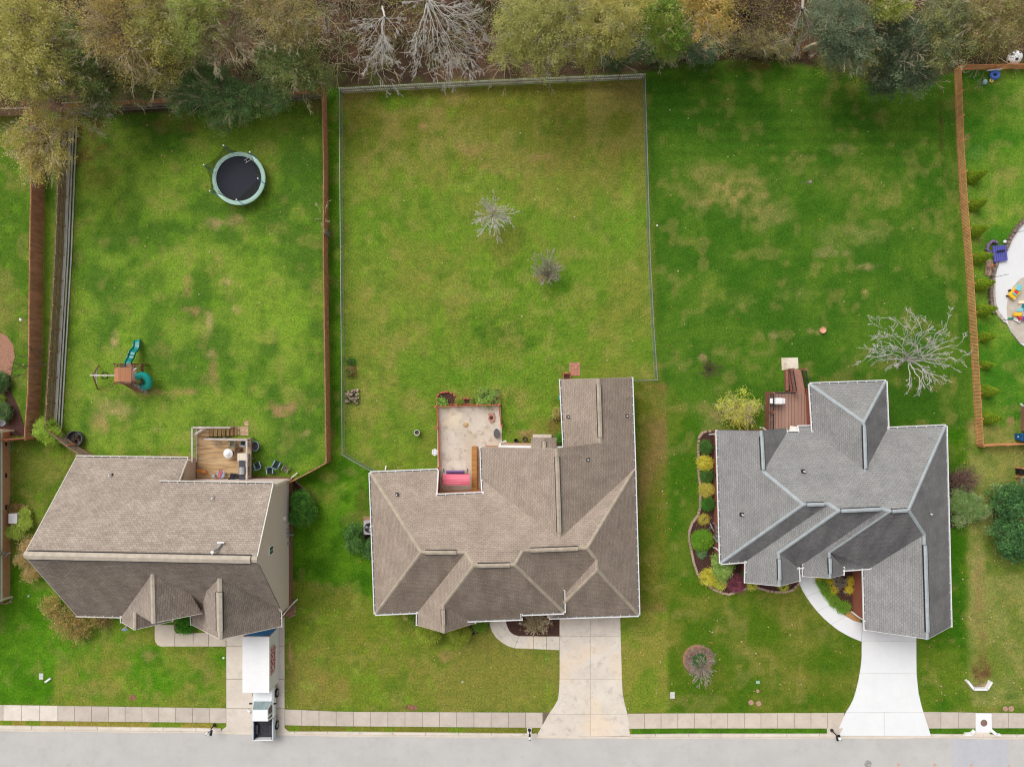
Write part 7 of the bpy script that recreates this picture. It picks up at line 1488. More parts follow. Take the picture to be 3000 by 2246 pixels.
# patio beds and plants
shrub('leafy green plants in the left end of the rounded brick bed', 1296,1176,18,.5,[(96,150,50),(120,176,70),(76,126,44)],116,lob=[lobe(1289,1174,.3,10,.25),lobe(1300,1182,.3,12,.25)],n=34,shell=.3)
shrub('overgrown green plant mass right of the rounded brick bed', 1430,1160,30,.9,[(104,160,54),(80,130,44),(134,184,74),(120,104,80)],117,lob=[lobe(1412,1150,.4,16,.4),lobe(1430,1176,.4,20,.4),lobe(1448,1158,.4,14,.4),lobe(1406,1172,.3,12,.3),lobe(1455,1176,.3,10,.3)],shell=.25,n=95)
shrub('small weed in the narrow bed beside the rounded brick bed', 1345,1176,7,.3,LG,118,leaf=.06); shrub('scattered weed at the right end of the narrow brick bed', 1390,1172,9,.3,LG,119,leaf=.06)
mb = MB(); mb.tube([P(1459,1168,.2),P(1462,1150,.5)], .05, 6); single(mb, 'weathered_post', M['f_grey'], 'leaning weathered stick in the overgrown bed', 'stick', loc=P(1460,1160))
q = P(1507,1289); mb = MB(); 
for k in range(4): mb.tube([Vector((q.x+1.0+(.16+.02*k)*math.cos(j*math.pi/8), q.y+.1+(.16+.02*k)*math.sin(j*math.pi/8), .05+.04*k)) for j in range(17)], .02, 4, cap=False)
mb.tube([P(1527,1292,.05),P(1518,1297,.05),P(1512,1290,.1),P(1515,1302,.05)], .02, 4); single(mb, 'garden_hose', mat('hose_dark', (60,62,64), .5, .2), 'dark coiled garden hose on the grass behind the brown roofed house', 'hose', loc=q)
mb = MB(); mb.lathe((q.x+.15,q.y,0), [(.1,0),(.17,.3),(.18,.32),(.14,.3),(0,.1)], 14); single(mb, 'flower_pot', M['black'], 'black pot beside the coiled garden hose', 'pot', loc=q)
q = P(1627,1226,.3); mb = MB(); mb.lathe((q.x,q.y,0), [(.16,0),(.22,.3),(.24,.32),(.19,.3),(0,.2)], 16); single(mb, 'flower_pot', mat('pot_brown', (104,76,60), .8, .3), 'brown pot at the foot of the yellowed plant by the house wall', 'pot', loc=(q.x,q.y,0))
shrub('yellowed spiky plant against the wall of the brown roofed house', 1634,1213,14,.6,[(170,160,80),(120,140,56),(140,110,70)],120,lob=[lobe(1634,1208,.4,10,.35),lobe(1630,1216,.3,10,.3)],leaf=.08,shell=.4)
shrub('dark green shrub in the corner by the small back door canopy', 1642,1284,12,.7,[(50,96,30),(70,120,40)],121); shrub('dark green shrub below the step canopy corner', 1636,1298,8,.6,[(44,70,30),(80,60,44)],122)
mb = MB(); mb.box(P(1643,1164,1.6),(.35,.3,.4)); single(mb, 'hose_reel', mat('reel_teal', (60,190,180), .5, .05), 'small teal box fixed to the wall under the eave', 'box', loc=P(1643,1164,1.6))
# AC unit
q = P(1078,1545.5,.8); t = thing('air_conditioner', 'boxy grey air conditioner with a round top fan beside the brown roofed house', 'air conditioner', (q.x,q.y,0))
mb = MB(); mb.box((q.x+.1,q.y,.4),(1.0,1.25,.8)); mb.build('casing', mat('ac_grey', (186,178,184), .5, .08), t)
mb = MB(); mb.lathe((q.x+.12,q.y,.81), [(0,.0),(.4,.0),(.42,.03),(.45,.03),(.46,0)], 28); mb.build('fan_grille', M['black_metal'], t)
for k in range(3): a = k*2.09+.4; mb = MB(); mb.add([(q.x+.12,q.y,.83),(q.x+.12+.38*math.cos(a),q.y+.38*math.sin(a),.84),(q.x+.12+.38*math.cos(a+.7),q.y+.38*math.sin(a+.7),.83)], [(0,1,2)]); mb.build('fan_blade', M['white'] if k == 0 else M['metal_grey'], t)
mb = MB(); mb.prism([G(1066,1512),G(1092,1512),G(1092,1522),G(1066,1522)], 0, .12); single(mb, 'timber_block', M['f_tan'], 'tan timber block behind the air conditioner', 'block', loc=P(1080,1517))
bed('mulch_bed', [(1060,1565),(1092,1565),(1092,1640),(1066,1630)], M['mulch'])
shrub('dark evergreen shrub left of the air conditioner', 1036,1574,30,1.7,BOX+DG,123,lob=[lobe(1035,1560,.9,26,.9),lobe(1040,1592,.9,28,.9)]); shrub('smaller dark evergreen below the air conditioner', 1082,1605,22,1.3,DG,124,lob=[lobe(1084,1598,.7,16,.7),lobe(1080,1618,.7,16,.6)])
# front of house B
bed('mulch_bed', [(1483,1800),(1483,1824),(1487,1836),(1492,1846),(1499,1853.5),(1509,1859),(1521,1862),(1562,1862.5),(1638.6,1863),(1638.6,1790),(1483,1790)], M['mulch'])
bed('mulch_bed', [(1372,1800),(1430,1800),(1430,1815),(1434,1830),(1410,1850),(1385,1860),(1378,1840)], M['mulch'])
CL = [(126,146,40),(104,128,40),(146,160,54),(84,104,36)]
shrub('clipped yellow green shrub left of the front gable tip of the brown roof', 1255,1850,36,1.1,CL,125,lob=[lobe(1238,1846,.75,18,.6),lobe(1256,1857,.8,25,.6),lobe(1274,1862,.75,18,.5)],leaf=.07); shrub('clipped yellow green shrub right of the front gable tip of the brown roof', 1349,1859,31,1.5,CL,126,leaf=.07,ry=24)
shrub('small round shrub in the dark mulch near the curved path', 1407,1828,21,1.0,[(90,120,34),(74,104,32)],127,leaf=.07); shrub('green perennial clump left of the front gable', 1212,1808,18,.6,LG,128,lob=[lobe(1205,1802,.3,12,.3),lobe(1218,1818,.3,12,.3)]); shrub('pale yellow plant peeking from under the left front eave', 1196,1799,13,.5,[(196,184,90),(170,166,70)],129,leaf=.07)
rr = np.random.default_rng(9)
g0 = P(1570,1822); bare_tree('bare_shrub','tan leafless many stemmed shrub in the dark front bed',(g0.x,g0.y,0),[tuple(p) for p in fan(1572,1815,1.2,44,26,rr,zj=.4,rmin=.3)],130,bark='bark_tan',rad=.05,top=(g0.x,g0.y,.15),nsub=6,levels=2,tip=.006,cat='shrub',wig=.3)
shrub('brown twiggy undergrowth around the tan leafless shrub', 1570,1815,44,.8,[(140,116,70),(120,94,60),(150,130,84)],131,leaf=.06,shell=.3,per=12,limbs=30,stems='bark_tan')
mb = MB(); 
for i in range(5): mb.beam(P(1521+i*.8,1815+i*2,1.1), P(1524-i*.3,1815+i*2.4,.9), .1, .01, i % 2)
single(mb, 'garden_flag', [M['white'], mat('flag_lilac', (130,130,200), .8, .1)], 'small blue and white garden flag at the edge of the dark front bed', 'flag', loc=P(1522,1820,.9))
mb = MB(); hs_ = [(1372,1826),(1378,1842),(1390,1850),(1404,1848),(1416,1838),(1422,1824)]; mb.tube([P(x_,y_,.08) for x_, y_ in hs_], .025, 5); single(mb, 'garden_hose', mat('hose_grey', (130,136,134), .6, .1), 'thin grey hose curving through the mulch beside the curved path', 'hose', loc=P(1390,1845))
# house C beds
WB = [(2079,1262),(2066,1264),(2056.6,1268),(2047.5,1280),(2045,1303),(2045,1350),(2046.4,1395),(2051,1420),(2051,1481),(2043,1510.6),(2027,1531),(2019,1553.6),(2018,1583),(2025,1612.5),(2031.7,1646.4),(2043,1680),(2063.4,1707.6),(2090.6,1725.7),(2117.8,1736),(2135.9,1739),(2158.5,1731),(2181,1723.4),(2203.8,1720),(2222,1721),(2249,1729),(2271.7,1732.5),(2299,1732.5),(2321.6,1725.7),(2337.4,1710)]
bed('mulch_bed', WB+[(2340,1640),(2092,1640),(2092,1262)], M['mulch'])
EB = mat('edge_block', (182,154,136), .9, .2, 5); t = thing('block_edging','tan concrete block edging curving around the bed west of the grey roofed house','edging',tuple(P(2030,1500))); edging(WB, .2, .16, EB, t, .3, 'blocks')
for (lb, px, py, rp, h, pal, lf) in [
  ('dark clipped shrub, topmost in the bed beside the red brick wall',2068,1308.5,17,.8,BOX,.07),('golden spiky shrub, upper of the two against the red brick wall',2065.5,1355,20,.8,YEL,.09),('dark clipped shrub between the two golden shrubs',2071,1393,17,.8,BOX,.07),
  ('olive gold shrub, lower of the two against the red brick wall',2070,1434,19,.9,[(176,160,60),(130,130,50),(200,176,70)],.08),('dark clipped shrub just above the bare mulch stretch',2072.5,1476,17,.8,[(60,104,34),(48,88,30)],.07),('small mustard plant alone in the mulch',2061,1520.8,11,.35,[(186,166,60),(150,140,56)],.07),
  ('large bright evergreen mound by the downspout of the grey roofed house',2057,1583,31,1.2,[(84,126,30),(66,106,28),(104,146,40)],.08),('tiny blue green tuft below the large evergreen mound',2056.6,1621,8,.3,[(80,130,90),(100,140,70)],.06),
  ('golden yellow shrub at the bend of the block edging',2077,1691,24,.8,YEL+[(226,210,70)],.08),('yellow green shrub squeezed right of the golden yellow shrub',2110,1707,15,.6,[(190,190,60),(160,170,56)],.08),('dark purple leaved shrub near the front gable of the grey roof',2156,1706,26,.9,PUR,.08),
  ('small lime tuft under the left front gable corner',2201.5,1711,12,.35,[(206,206,60),(170,180,56)],.06),('small lime tuft under the tip of the left front gable',2295,1717,9,.3,[(206,206,60),(170,180,56)],.06),('small dark shrub against the brick beside the purple shrub',2180,1690,10,.5,BOX,.07)]:
    shrub(lb, px, py, rp, h, pal, int(px), leaf=lf)
shrub('open leafy green shrub rising beside the lower left roof corner', 2118,1658,32,2.2,[(112,150,60),(90,130,52),(136,170,80)],140,lob=[lobe(2105,1640,1.5,18,.6),lobe(2128,1668,1.5,20,.6),lobe(2112,1670,1.2,22,.7),lobe(2138,1655,1.4,12,.4),lobe(2120,1690,.9,12,.4)],shell=.4,limbs=12)
shrub('big yellow green twiggy shrub beside the brown composite deck', 2165,1190,62,2.4,[(206,206,60),(180,186,56),(220,224,80),(150,160,60)],141,lob=[lobe(2160,1200,1.3,55,1.0),lobe(2200,1190,1.4,34,.8),lobe(2178,1145,1.6,12,.5),lobe(2130,1190,1.2,34,.7),lobe(2175,1225,1.2,36,.6)],shell=.35,limbs=110,per=8,stems='bark_tan')
bed('mulch_bed', [(2391,1660),(2391,1690),(2400,1709),(2410,1727),(2424,1748),(2439,1767.7),(2457,1787),(2474,1801),(2497,1790),(2497,1660)], M['mulch'])
bed('mulch_bed', [(2474,1801),(2486,1786),(2500,1792),(2520,1803),(2520,1822),(2500,1816)], M['mulch_orange'], .05)
for i, (px, py, rp) in enumerate([(2405,1703,12),(2416,1716,13),(2421,1731,11),(2434,1745,11),(2445,1761,12),(2466,1779,13),(2478,1777,10)]):
    shrub(['green leafy perennial, first along the curved white path from the porch','green leafy perennial, second along the curved white path from the porch','green leafy perennial, third along the curved white path from the porch','green leafy perennial, fourth along the curved white path from the porch','green leafy perennial, fifth along the curved white path from the porch','green leafy perennial, sixth along the curved white path from the porch','green leafy perennial at the tip of the bed by the orange mulch'][i], px, py, rp, .45, [(84,122,34),(70,104,30),(104,140,44)], 150+i, leaf=.07, group='perennials lining the curved white path')
for i, (px, py, rp, lb) in enumerate([(2427,1697,8,'yellow flowers below the small middle gable'),(2434,1711,6,'yellow flowers between the gable tip and the bare shrub'),(2440,1727,8,'yellow flowers left of the small grey ornament'),(2495,1702,7,'yellow flowers against the garage brick, upper clump'),(2487,1726,6,'yellow flowers against the garage brick, lower clump'),(2402,1690,5,'yellow flowers at the top of the curved bed')]):
    shrub(lb, px, py, rp, .4, [(232,190,30),(214,170,30),(180,160,60)], 160+i, leaf=.06, name='flower_clump', cat='flowers', group='yellow flowers in the curved bed')
g0 = P(2461,1707); bare_tree('bare_shrub','grey leafless shrub in the bed beside the garage wall',(g0.x,g0.y,0),[tuple(p) for p in fan(2461,1705,.9,24,24,rr,zj=.3,rmin=.3)],170,bark='bark_pale',rad=.03,top=(g0.x,g0.y,.1),nsub=5,levels=2,tip=.005,cat='shrub',wig=.3)
q = P(2474,1733); mb = MB(); mb.lathe(q, [(0,.3),(.08,.28),(.1,.2),(.05,.15),(.12,.06),(.14,0)], 10); single(mb, 'garden_ornament', M['metal_grey'], 'small grey ornament in the mulch beside the garage', 'ornament', loc=q)
mb = MB()
for i in range(6): mb.beam(P(2342+i*1.0,1673+i*1.6,.5), P(2350-i*.2,1669+i*2.2,.5), .05,.03)
mb.beam(P(2342,1674,.3),P(2349,1682,.3),.06,.5,1); single(mb, 'porch_bench', [M['white'], M['black_metal']], 'tiny slatted bench tucked by the front door between the gables', 'bench', loc=P(2346,1674))
# deck of house C
cw = board_mat('composite_deck', (178,144,128), (164,130,114), (108,78,68), 'X', .30, .6, gapw=.12); CR = mat('deck_trim', (150,98,84), .7, .15, 4)
DZ2 = .95; q = rect(2129,1149,2392,1270,DZ2); cD = P(2250,1200); t = thing('composite_deck', 'reddish brown composite deck with black balusters behind the grey roofed house', 'deck', (cD.x,cD.y,0))
X0, X1 = P(2259-6,0,DZ2).x, P(2378,0,DZ2).x+.3; Y1, Y0 = P(0,1148,DZ2).y, P(0,1264,DZ2).y
mb = MB(); mb.box(((X0+X1)/2,(Y0+Y1)/2,DZ2-.03),(X1-X0,Y1-Y0,.05)); mb.build('deck_boards', cw, t)
mb = MB(); mb.box(((X0+X1)/2,(Y0+Y1)/2,DZ2-.2),(X1-X0-.08,Y1-Y0-.08,.28)); mb.build('joists', CR, t)
xs0, xs1 = P(2322,0,DZ2).x, P(2366-10,0,DZ2).x
sx0, sx1 = P(2309,1082,.1).x, P(2342,1082,.1).x; sy = P(0,1082,.1).y
ns = 9; mb = MB(); SX0, SX1 = P(2322,1146,DZ2).x, P(2359,1146,DZ2).x
for i in range(ns):
    z = DZ2*(1-(i+.7)/ns); y_ = Y1+(i+.5)*(sy-Y1)/ns; mb.box(((SX0+SX1)/2,y_,z),(SX1-SX0,(sy-Y1)/ns-.015,.05)); mb.box(((SX0+SX1)/2,y_-(sy-Y1)/ns*.45,z-.06),(SX1-SX0,.03,.14))
mb.build('stairs', mat('step_brown', (176,128,110), .65, .12, 3), t)
def rail2(a, b_, h=.95):
    a, b_ = Vector(a), Vector(b_); mb = MB(); up = Vector((0,0,h)); mb.beam(a+up,b_+up,.09,.05); mb.beam(a+Vector((0,0,.1)),b_+Vector((0,0,.1)),.05,.05); n = int((b_-a).length/.2)
    for i in range(1,n): p = a.lerp(b_,i/n); mb.box((p.x,p.y,p.z+h/2),(.035,.035,h-.05))
    mb.build('railing', M['black_metal'], t)
def post2(x_, y_, z0, h=1.05): mb = MB(); mb.box((x_,y_,(z0+h)/2),(.14,.14,z0+h)); mb.box((x_,y_,z0+h+.01),(.2,.2,.04)); mb.build('newel_post', CR, t)
rail2((X0+.05,Y0+.1,DZ2),(X0+.05,Y1-.05,DZ2)); rail2((X0+.05,Y1-.05,DZ2),(SX0,Y1-.05,DZ2)); rail2((SX0,Y1,DZ2),(SX0,sy,.1)); rail2((SX1,Y1,DZ2),(SX1,sy,.1))
for (x_, y_, z0) in [(X0+.05,Y1-.05,DZ2),(X0+.05,(Y0+Y1)/2,DZ2),(SX0,Y1,DZ2),(SX1,Y1,DZ2),(SX0,sy,.1),(SX1,sy,.1)]: post2(x_, y_, z0)
mb = MB()
for i in range(5): mb.beam((X0-.03,Y0,.1+i*.16),(X0-.03,Y1,.1+i*.16),.02,.14)
mb.build('skirt', CR, t)
mb = MB(); mb.beam((SX0-.05,Y1,DZ2-.1),(SX0-.05,sy,.0),.05,.3); mb.beam((SX0-.3,Y1+.1,DZ2*.4),(SX0-.25,sy-.1,.1),.25,.3) ; mb.build('stringer', CR, t)
slab_obj('landing_pad', [[(2289,1048),(2337,1047),(2339,1080),(2290,1084)]], M['conc_patio'], -.01, .05, cols=[(1.15,1.18,1.15)])
q = P(2278,1174,DZ2+.9); t = thing('gas_grill', 'white topped gas grill on the brown composite deck', 'grill', (q.x,q.y,DZ2))
mb = MB(); mb.box((q.x-.05,q.y,DZ2+.4),(.75,.5,.8)); mb.build('cabinet', M['black_metal'], t)
mb = MB(); mb.box((q.x+.02,q.y,DZ2+1.0),(.62,.55,.3)); mb.box((q.x+.02,q.y,DZ2+1.16),(.56,.4,.06)); mb.build('hood', M['white'], t)
for s in (-1,1): mb = MB(); mb.box((q.x+s*.5,q.y,DZ2+.88),(.38,.48,.05)); mb.build('side_shelf', M['white'], t)
mb = MB(); mb.tube([(q.x-.25,q.y-.33,DZ2+.98),(q.x+.28,q.y-.33,DZ2+.98)], .025, 6); mb.build('handle', M['metal_grey'], t)
q = P(2412,966.5,.4); mb = MB(); mb.lathe((q.x,q.y,0), [(.2,0),(.26,.35),(.3,.38),(.27,.38),(.24,.3),(0,.28)], 24); mbp = single(mb, 'planter', mat('pot_terracotta', (226,170,140), .7, .1, 4), 'round terracotta pot standing alone on the lawn', 'planter', loc=(q.x,q.y,0))
# right side shrubs
bed('mulch_bed', [(2783,1385),(2840,1385),(2850,1500),(2830,1540),(2783,1545)], mat('mulch_dark', (70,54,46), .95, .3, 9))
shrub('dark leafless purplish shrub against the right wall of the grey roofed house', 2825,1408,45,1.7,[(96,74,66),(84,66,60),(110,86,74)],180,lob=[lobe(2815,1400,.9,36,.8),lobe(2840,1405,.9,36,.8),lobe(2825,1430,.8,30,.7)],leaf=.06,shell=.3,limbs=80,per=14,stems='twig_dark')
shrub('feathery green juniper below the purplish leafless shrub', 2840,1480,50,1.8,[(96,124,66),(76,104,54),(116,140,84)],181,lob=[lobe(2820,1460,.9,34,.8),lobe(2845,1485,.9,38,.8),lobe(2800,1480,.7,24,.6),lobe(2880,1500,.7,24,.5),lobe(2810,1520,.6,22,.5)],leaf=.09,shell=.4,limbs=30,stems='bark_tan')
tree('evergreen_tree','dense dark holly like tree at the right edge, upper of the pair','tree',[lobe(2955,1465,1.8,46,1.6),lobe(2990,1470,2,50,1.7)],[(62,100,54),(84,124,68),(40,70,40),(100,138,84)],300,60,.16,.22,182,limbs=6,trunk_r=.1)
tree('evergreen_tree','dense dark holly like tree at the right edge, lower of the pair','tree',[lobe(2955,1560,1.8,50,1.6),lobe(2995,1580,1.8,50,1.6),lobe(2975,1600,1.6,44,1.4)],[(62,100,54),(84,124,68),(40,70,40),(100,138,84)],380,60,.16,.22,183,limbs=6,trunk_r=.1)
bed('mulch_bed', [(2905,1480),(2935,1450),(2990,1500),(2950,1545),(2912,1530)], mat('mulch_brown2', (112,88,58), .95, .3, 9))
# row of arborvitae (cone shaped, seen leaning away from the camera)
def arb(h, rad, seed):
    r = np.random.default_rng(seed); t = thing('arborvitae', '', 'tree', (0,0,0), 'arborvitae planted along the orange fence'); n = 5200
    z = h*(1-np.sqrt(r.random(n)))*.98; q = rad*(1-z/h)**.75*(.8+.25*r.random(n)); a = r.random(n)*6.283
    pts = np.stack([q*np.cos(a), q*np.sin(a), z+.05], 1); foliage('crown', pts, (r.integers(0, 60, n)), [(104,136,30),(84,116,26),(124,154,40),(140,160,40)], .085, t, r, .3)
    limbs_mesh('trunk', [(np.array([[0,0,0],[0,0,h*.8]]), [.05,.02])], M['bark'], t, n=6); return t
av = arb(2.3, .62, 190); first = True
for i, (bx, by, tx_, ty_, s) in enumerate([(2845,522,2885,512,.8),(2849,603,2897,588,.95),(2850,680,2899,668,1),(2860,758,2904,747,1),(2866,836,2912,826,1),(2872,910,2921,905,1.0),(2878,988,2922,988,.85),(2882,1070,2917,1072,.7),(2882,1145,2930,1145,1),(2888,1224,2940,1227,1)]):
    b_ = P(bx,by); lb = ['palest smallest arborvitae at the top of the row along the orange fence','second arborvitae from the top of the row','arborvitae just above the purple air mattress','arborvitae beside the purple air mattress','arborvitae beside the low block wall of the patio','arborvitae whose tip touches the curved patio edge','seventh arborvitae from the top of the row','short arborvitae opposite the bare white tree','arborvitae, second from the bottom of the row','bottommost arborvitae nearest the blue bin'][i]
    if first: av.location = b_; av['label'] = lb; BASE[av] = b_; first = False
    else: copy_thing(av, b_, rz=i*1.3, label=lb, scale=(s,s,s))
# yard trees
rr = np.random.default_rng(12)
g0 = P(1445,650); tg = [tuple(p) for p in fan(1445,640,2.6,55,22,rr,zj=.9,rmin=.5)]+[tuple(P(1452,575,3.2)),tuple(P(1460,705,1.0)),tuple(P(1440,600,3.4)),tuple(P(1425,590,3.0)),tuple(P(1390,650,2.4)),tuple(P(1505,625,2.4)),tuple(P(1500,655,2.2))]
bare_tree('bare_tree','small pale leafless tree in the middle yard, the one further from the house',(g0.x,g0.y,0),tg,200,bark='bark_white',rad=.06,top=tuple(P(1443,630,1.3)),nsub=5,levels=2,tip=.006)
g0 = P(1605,812); tg = [tuple(p) for p in fan(1606,786,1.7,46,34,rr,zj=.6,rmin=.35)]
bare_tree('bare_shrub','round grey leafless shrub in the middle yard',(g0.x,g0.y,0),tg,201,bark='bark_pale',rad=.06,top=(g0.x,g0.y,.2),nsub=5,levels=2,tip=.008,cat='shrub')
g0 = P(2625,1072); T0 = P(2660,1050,1.6)
tg = [tuple(P(*q)) for q in [(2540,1060,4.5),(2550,1020,5),(2580,960,5.5),(2620,930,6),(2680,925,6),(2730,940,6),(2770,945,5.8),(2800,990,5.5),(2820,1000,5),(2820,1050,4.5),(2790,1070,4),(2770,1110,3.5),(2760,1130,3.2),(2730,1150,2.8),(2700,1155,2.5),(2660,1150,2.2),(2600,990,5),(2650,960,6),(2700,970,5.8),(2750,990,5.5),(2570,1000,5),(2530,1050,4.5),(2790,1030,5),(2740,1060,4.5),(2720,1120,3)]]
bare_tree('bare_tree','wide spreading whitish leafless tree behind the grey roofed house',(g0.x,g0.y,0),tg,202,bark='bark_white',rad=.13,top=tuple(T0),nsub=4,levels=3,tip=.006,wig=.34,sub_len=.36,fork=.4)
bed('tree_ring', [(2000+62+44*math.cos(a)-18,1945-14+44*math.sin(a)) for a in np.linspace(0,6.1,24)], M['mulch_tan']); bed('tree_ring', [(2049+22*math.cos(a),1935+24*math.sin(a)) for a in np.linspace(0,6.1,20)], mat('ring_green', (64,96,46), .95, .3, 6), .06)
r = np.random.default_rng(15); n = 260; a = r.random(n)*6.283; q_ = r.uniform(24, 44, n); c_ = np.stack([(2048+q_*np.cos(a)-1500)*CAMH/FPX,(1123-(1933+q_*np.sin(a)))*CAMH/FPX, r.uniform(.05,.2,n)],1)
pts = (c_[:,None,:]+r.normal(size=(n,14,3))*.07).reshape(-1,3); pts[:,2] = np.abs(pts[:,2])+.04
o = foliage('ring_flowers', pts, np.repeat(np.arange(n),14), [(150,116,100),(120,90,84),(170,130,110),(96,120,60),(130,130,170)], .08, None, r); tag(o, 'ring of faded purple brown flowers circling the small leafless front tree', 'flowers', kind='stuff')
g0 = P(2053,1950); tg = [tuple(p) for p in fan(2060,1962,1.7,44,26,rr,zj=.4,rmin=.4)]+[tuple(P(2055,1928,1.5)),tuple(P(2068,2008,1.6)),tuple(P(2045,2012,1.6)),tuple(P(2088,1996,1.8))]
bare_tree('bare_tree','small pale leafless tree planted in a round flower ring on the right front lawn',(g0.x,g0.y,0),tg,203,bark='bark_pale',rad=.045,top=tuple(P(2057,1956,.7)),nsub=4,levels=2,tip=.006)
g0 = P(2078,1082); bare_tree('bare_shrub','small nearly bare sprawling shrub with a few yellow leaves on the open lawn',(g0.x,g0.y,0),[tuple(p) for p in fan(2080,1078,.7,36,22,rr,zj=.3,rmin=.4)],204,bark='twig_dark',rad=.02,top=(g0.x,g0.y,.1),nsub=4,levels=2,tip=.004,cat='shrub')
# ------------------------------------------------------------------ utility covers, headwall, small items
def disc(px, py, r_, material, name, label, cat, h=.03, group=None): q = P(px,py); mb = MB(); mb.lathe(q, [(0,h),(r_*.7,h),(r_,h*.8),(r_,0)], 20); return single(mb, name, material, label, cat, group, loc=q)
RC = mat('rusty_cover', (150,104,84), .9, .3, 9); RP = mat('pink_cover', (186,146,128), .9, .25, 6)
disc(2880.5,2115,.34,mat('manhole_rust', (142,112,100), .9, .25, 12),'manhole_cover','round rusty manhole cover in the white storm drain pad','manhole',.02+.1)
disc(389,2042,.3,RC,'ground_cover','round reddish cover in the left front lawn','cover'); disc(1203,2071,.27,RC,'ground_cover','left of two reddish covers near the middle pavement','cover'); disc(1216,2072,.24,RC,'ground_cover','right of two reddish covers near the middle pavement','cover')
disc(2200,2057,.24,RP,'ground_cover','left of two pinkish covers in the right front lawn','cover'); disc(2222.5,2060,.24,RP,'ground_cover','right of two pinkish covers in the right front lawn','cover'); disc(2219.5,2023,.16,RP,'ground_cover','small pinkish cover below the mint coloured box lid','cover')
disc(2945,2075,.24,RP,'ground_cover','left of two reddish covers beside the storm drain','cover'); disc(2962,2075,.26,RP,'ground_cover','right of two reddish covers beside the storm drain','cover')
def lid(px, py, w_, h_, material, label, rz=0, z=.05, name='utility_box', cat='utility box'): q = P(px,py); mb = MB(); mb.box((q.x,q.y,z/2),(w_,h_,z),rz); mb.box((q.x,q.y,z),(w_*.8,h_*.8,.02),rz); return single(mb, name, material, label, cat, loc=q)
LG_ = mat('lid_grey', (206,206,200), .7, .1); lid(121.5,1980,.38,.56,LG_,'square grey utility lid in the far left front lawn'); lid(1970,2035,.42,.6,LG_,'rectangular pale grey utility lid on the lawn right of the middle driveway'); lid(2220,1997,.34,.26,mat('lid_mint', (160,196,176), .6, .1),'small mint green utility lid on the right front lawn')
mb = MB(); mb.tube([P(133,1997,.1),P(149,1986,.1)], .1, 8); single(mb, 'white_tube', M['white'], 'short white tube lying next to the square grey lid', 'tube', loc=P(141,1992))
mb = MB(); mb.tube([P(725,2078,.1),P(733,2085,.1)], .11, 8); single(mb, 'rolled_paper', M['white'], 'white rolled newspaper on the left driveway beside the pickup', 'newspaper', loc=P(729,2082))
disc(655,1926,.1,M['white'],'ground_marker','small white cap at the edge of the left driveway','marker',.06); disc(84,1745,.09,mat('cap_blue', (190,210,220), .5),'ground_marker','tiny pale blue cap in the lawn left of the taupe roof','marker',.06); disc(1925,661,.08,M['white'],'ground_marker','small white cap beside the right chain link fence','marker',.08); disc(1355,1996,.09,mat('cap_pale', (190,200,190), .6),'ground_marker','faint pale disc in the middle front lawn','marker',.04)
mb = MB(); mb.tube([P(2346,537,0),P(2370,533,.9)], .02, 5); mb.box(P(2373,533,.95),(.22,.22,.25)); single(mb, 'bird_feeder', M['f_grey'], 'little grey bird feeder on a thin pole in the open lawn', 'bird feeder', loc=P(2352,536))
mb = MB(); mb.tube([P(85,938,0),P(66,936,1.0)], .02, 5); mb.box(P(62,936,1.05),(.2,.24,.25)); single(mb, 'bird_feeder', M['offwhite'], 'little pale bird feeder on a pole left of the brown fence', 'bird feeder', loc=P(85,938))
q = P(2875,2000); hw_ = [(2833,1993),(2852,2017),(2891,2017),(2904,1995)]; mb = MB()
for a, b_ in zip(hw_[:-1], hw_[1:]): mb.beam(P(*a,.25)-Vector((0,0,.12)), P(*b_,.25)-Vector((0,0,.12)), .2, .5)
single(mb, 'headwall', M['white'], 'white angular concrete culvert headwall in the right front lawn', 'headwall', loc=q)
mb = MB(); mb.prism([G(2846,2004),G(2856,2006),G(2870,2003),G(2884,2000),G(2898,1994),G(2899,1998),G(2889,2010),G(2855,2010)], 0, .08); single(mb, 'drain_rubble', mat('rubble', (150,134,100), .9, .3, 5), 'brown stone lip inside the culvert headwall', 'stone', loc=q)
t = thing('kerb_wing','white angled kerb wing left of the storm drain pad','kerb',tuple(P(2840,2148))); mb = MB(); mb.beam(P(2826,2150,.12),P(2845,2148,.12),.26,.22); mb.beam(P(2845,2149,.12),P(2855,2138,.12),.2,.22); mb.build('wing', M['white'], t)
t = thing('kerb_wing','white angled kerb wing right of the storm drain pad','kerb',tuple(P(2915,2148))); mb = MB(); mb.beam(P(2902,2136,.12),P(2918,2150,.12),.26,.22); mb.beam(P(2917,2150,.12),P(2930,2151,.12),.2,.22); mb.build('wing', M['white'], t)
for (px, py, a) in [(2845,2241,.2),(2955,2243,.14),(2632,2240,.18),(2738,2240,.18)]: disc(px,py,a,mat('road_mark_red', (208,176,162), .9, .2, 4),'paint_mark',{2845:'pale red spray mark on the blue grey road patch',2955:'pale red spray mark at the right end of the road patch',2632:'faint red spray mark on the road left of the patch',2738:'faint red spray mark just left of the road patch'}[px],'paint mark',.018)
disc(2543,2236,.35,mat('oil_spot', (166,162,160), .9, .3, 4),'oil_stain','dark grey smudge on the road below the bright white driveway','stain',.016)
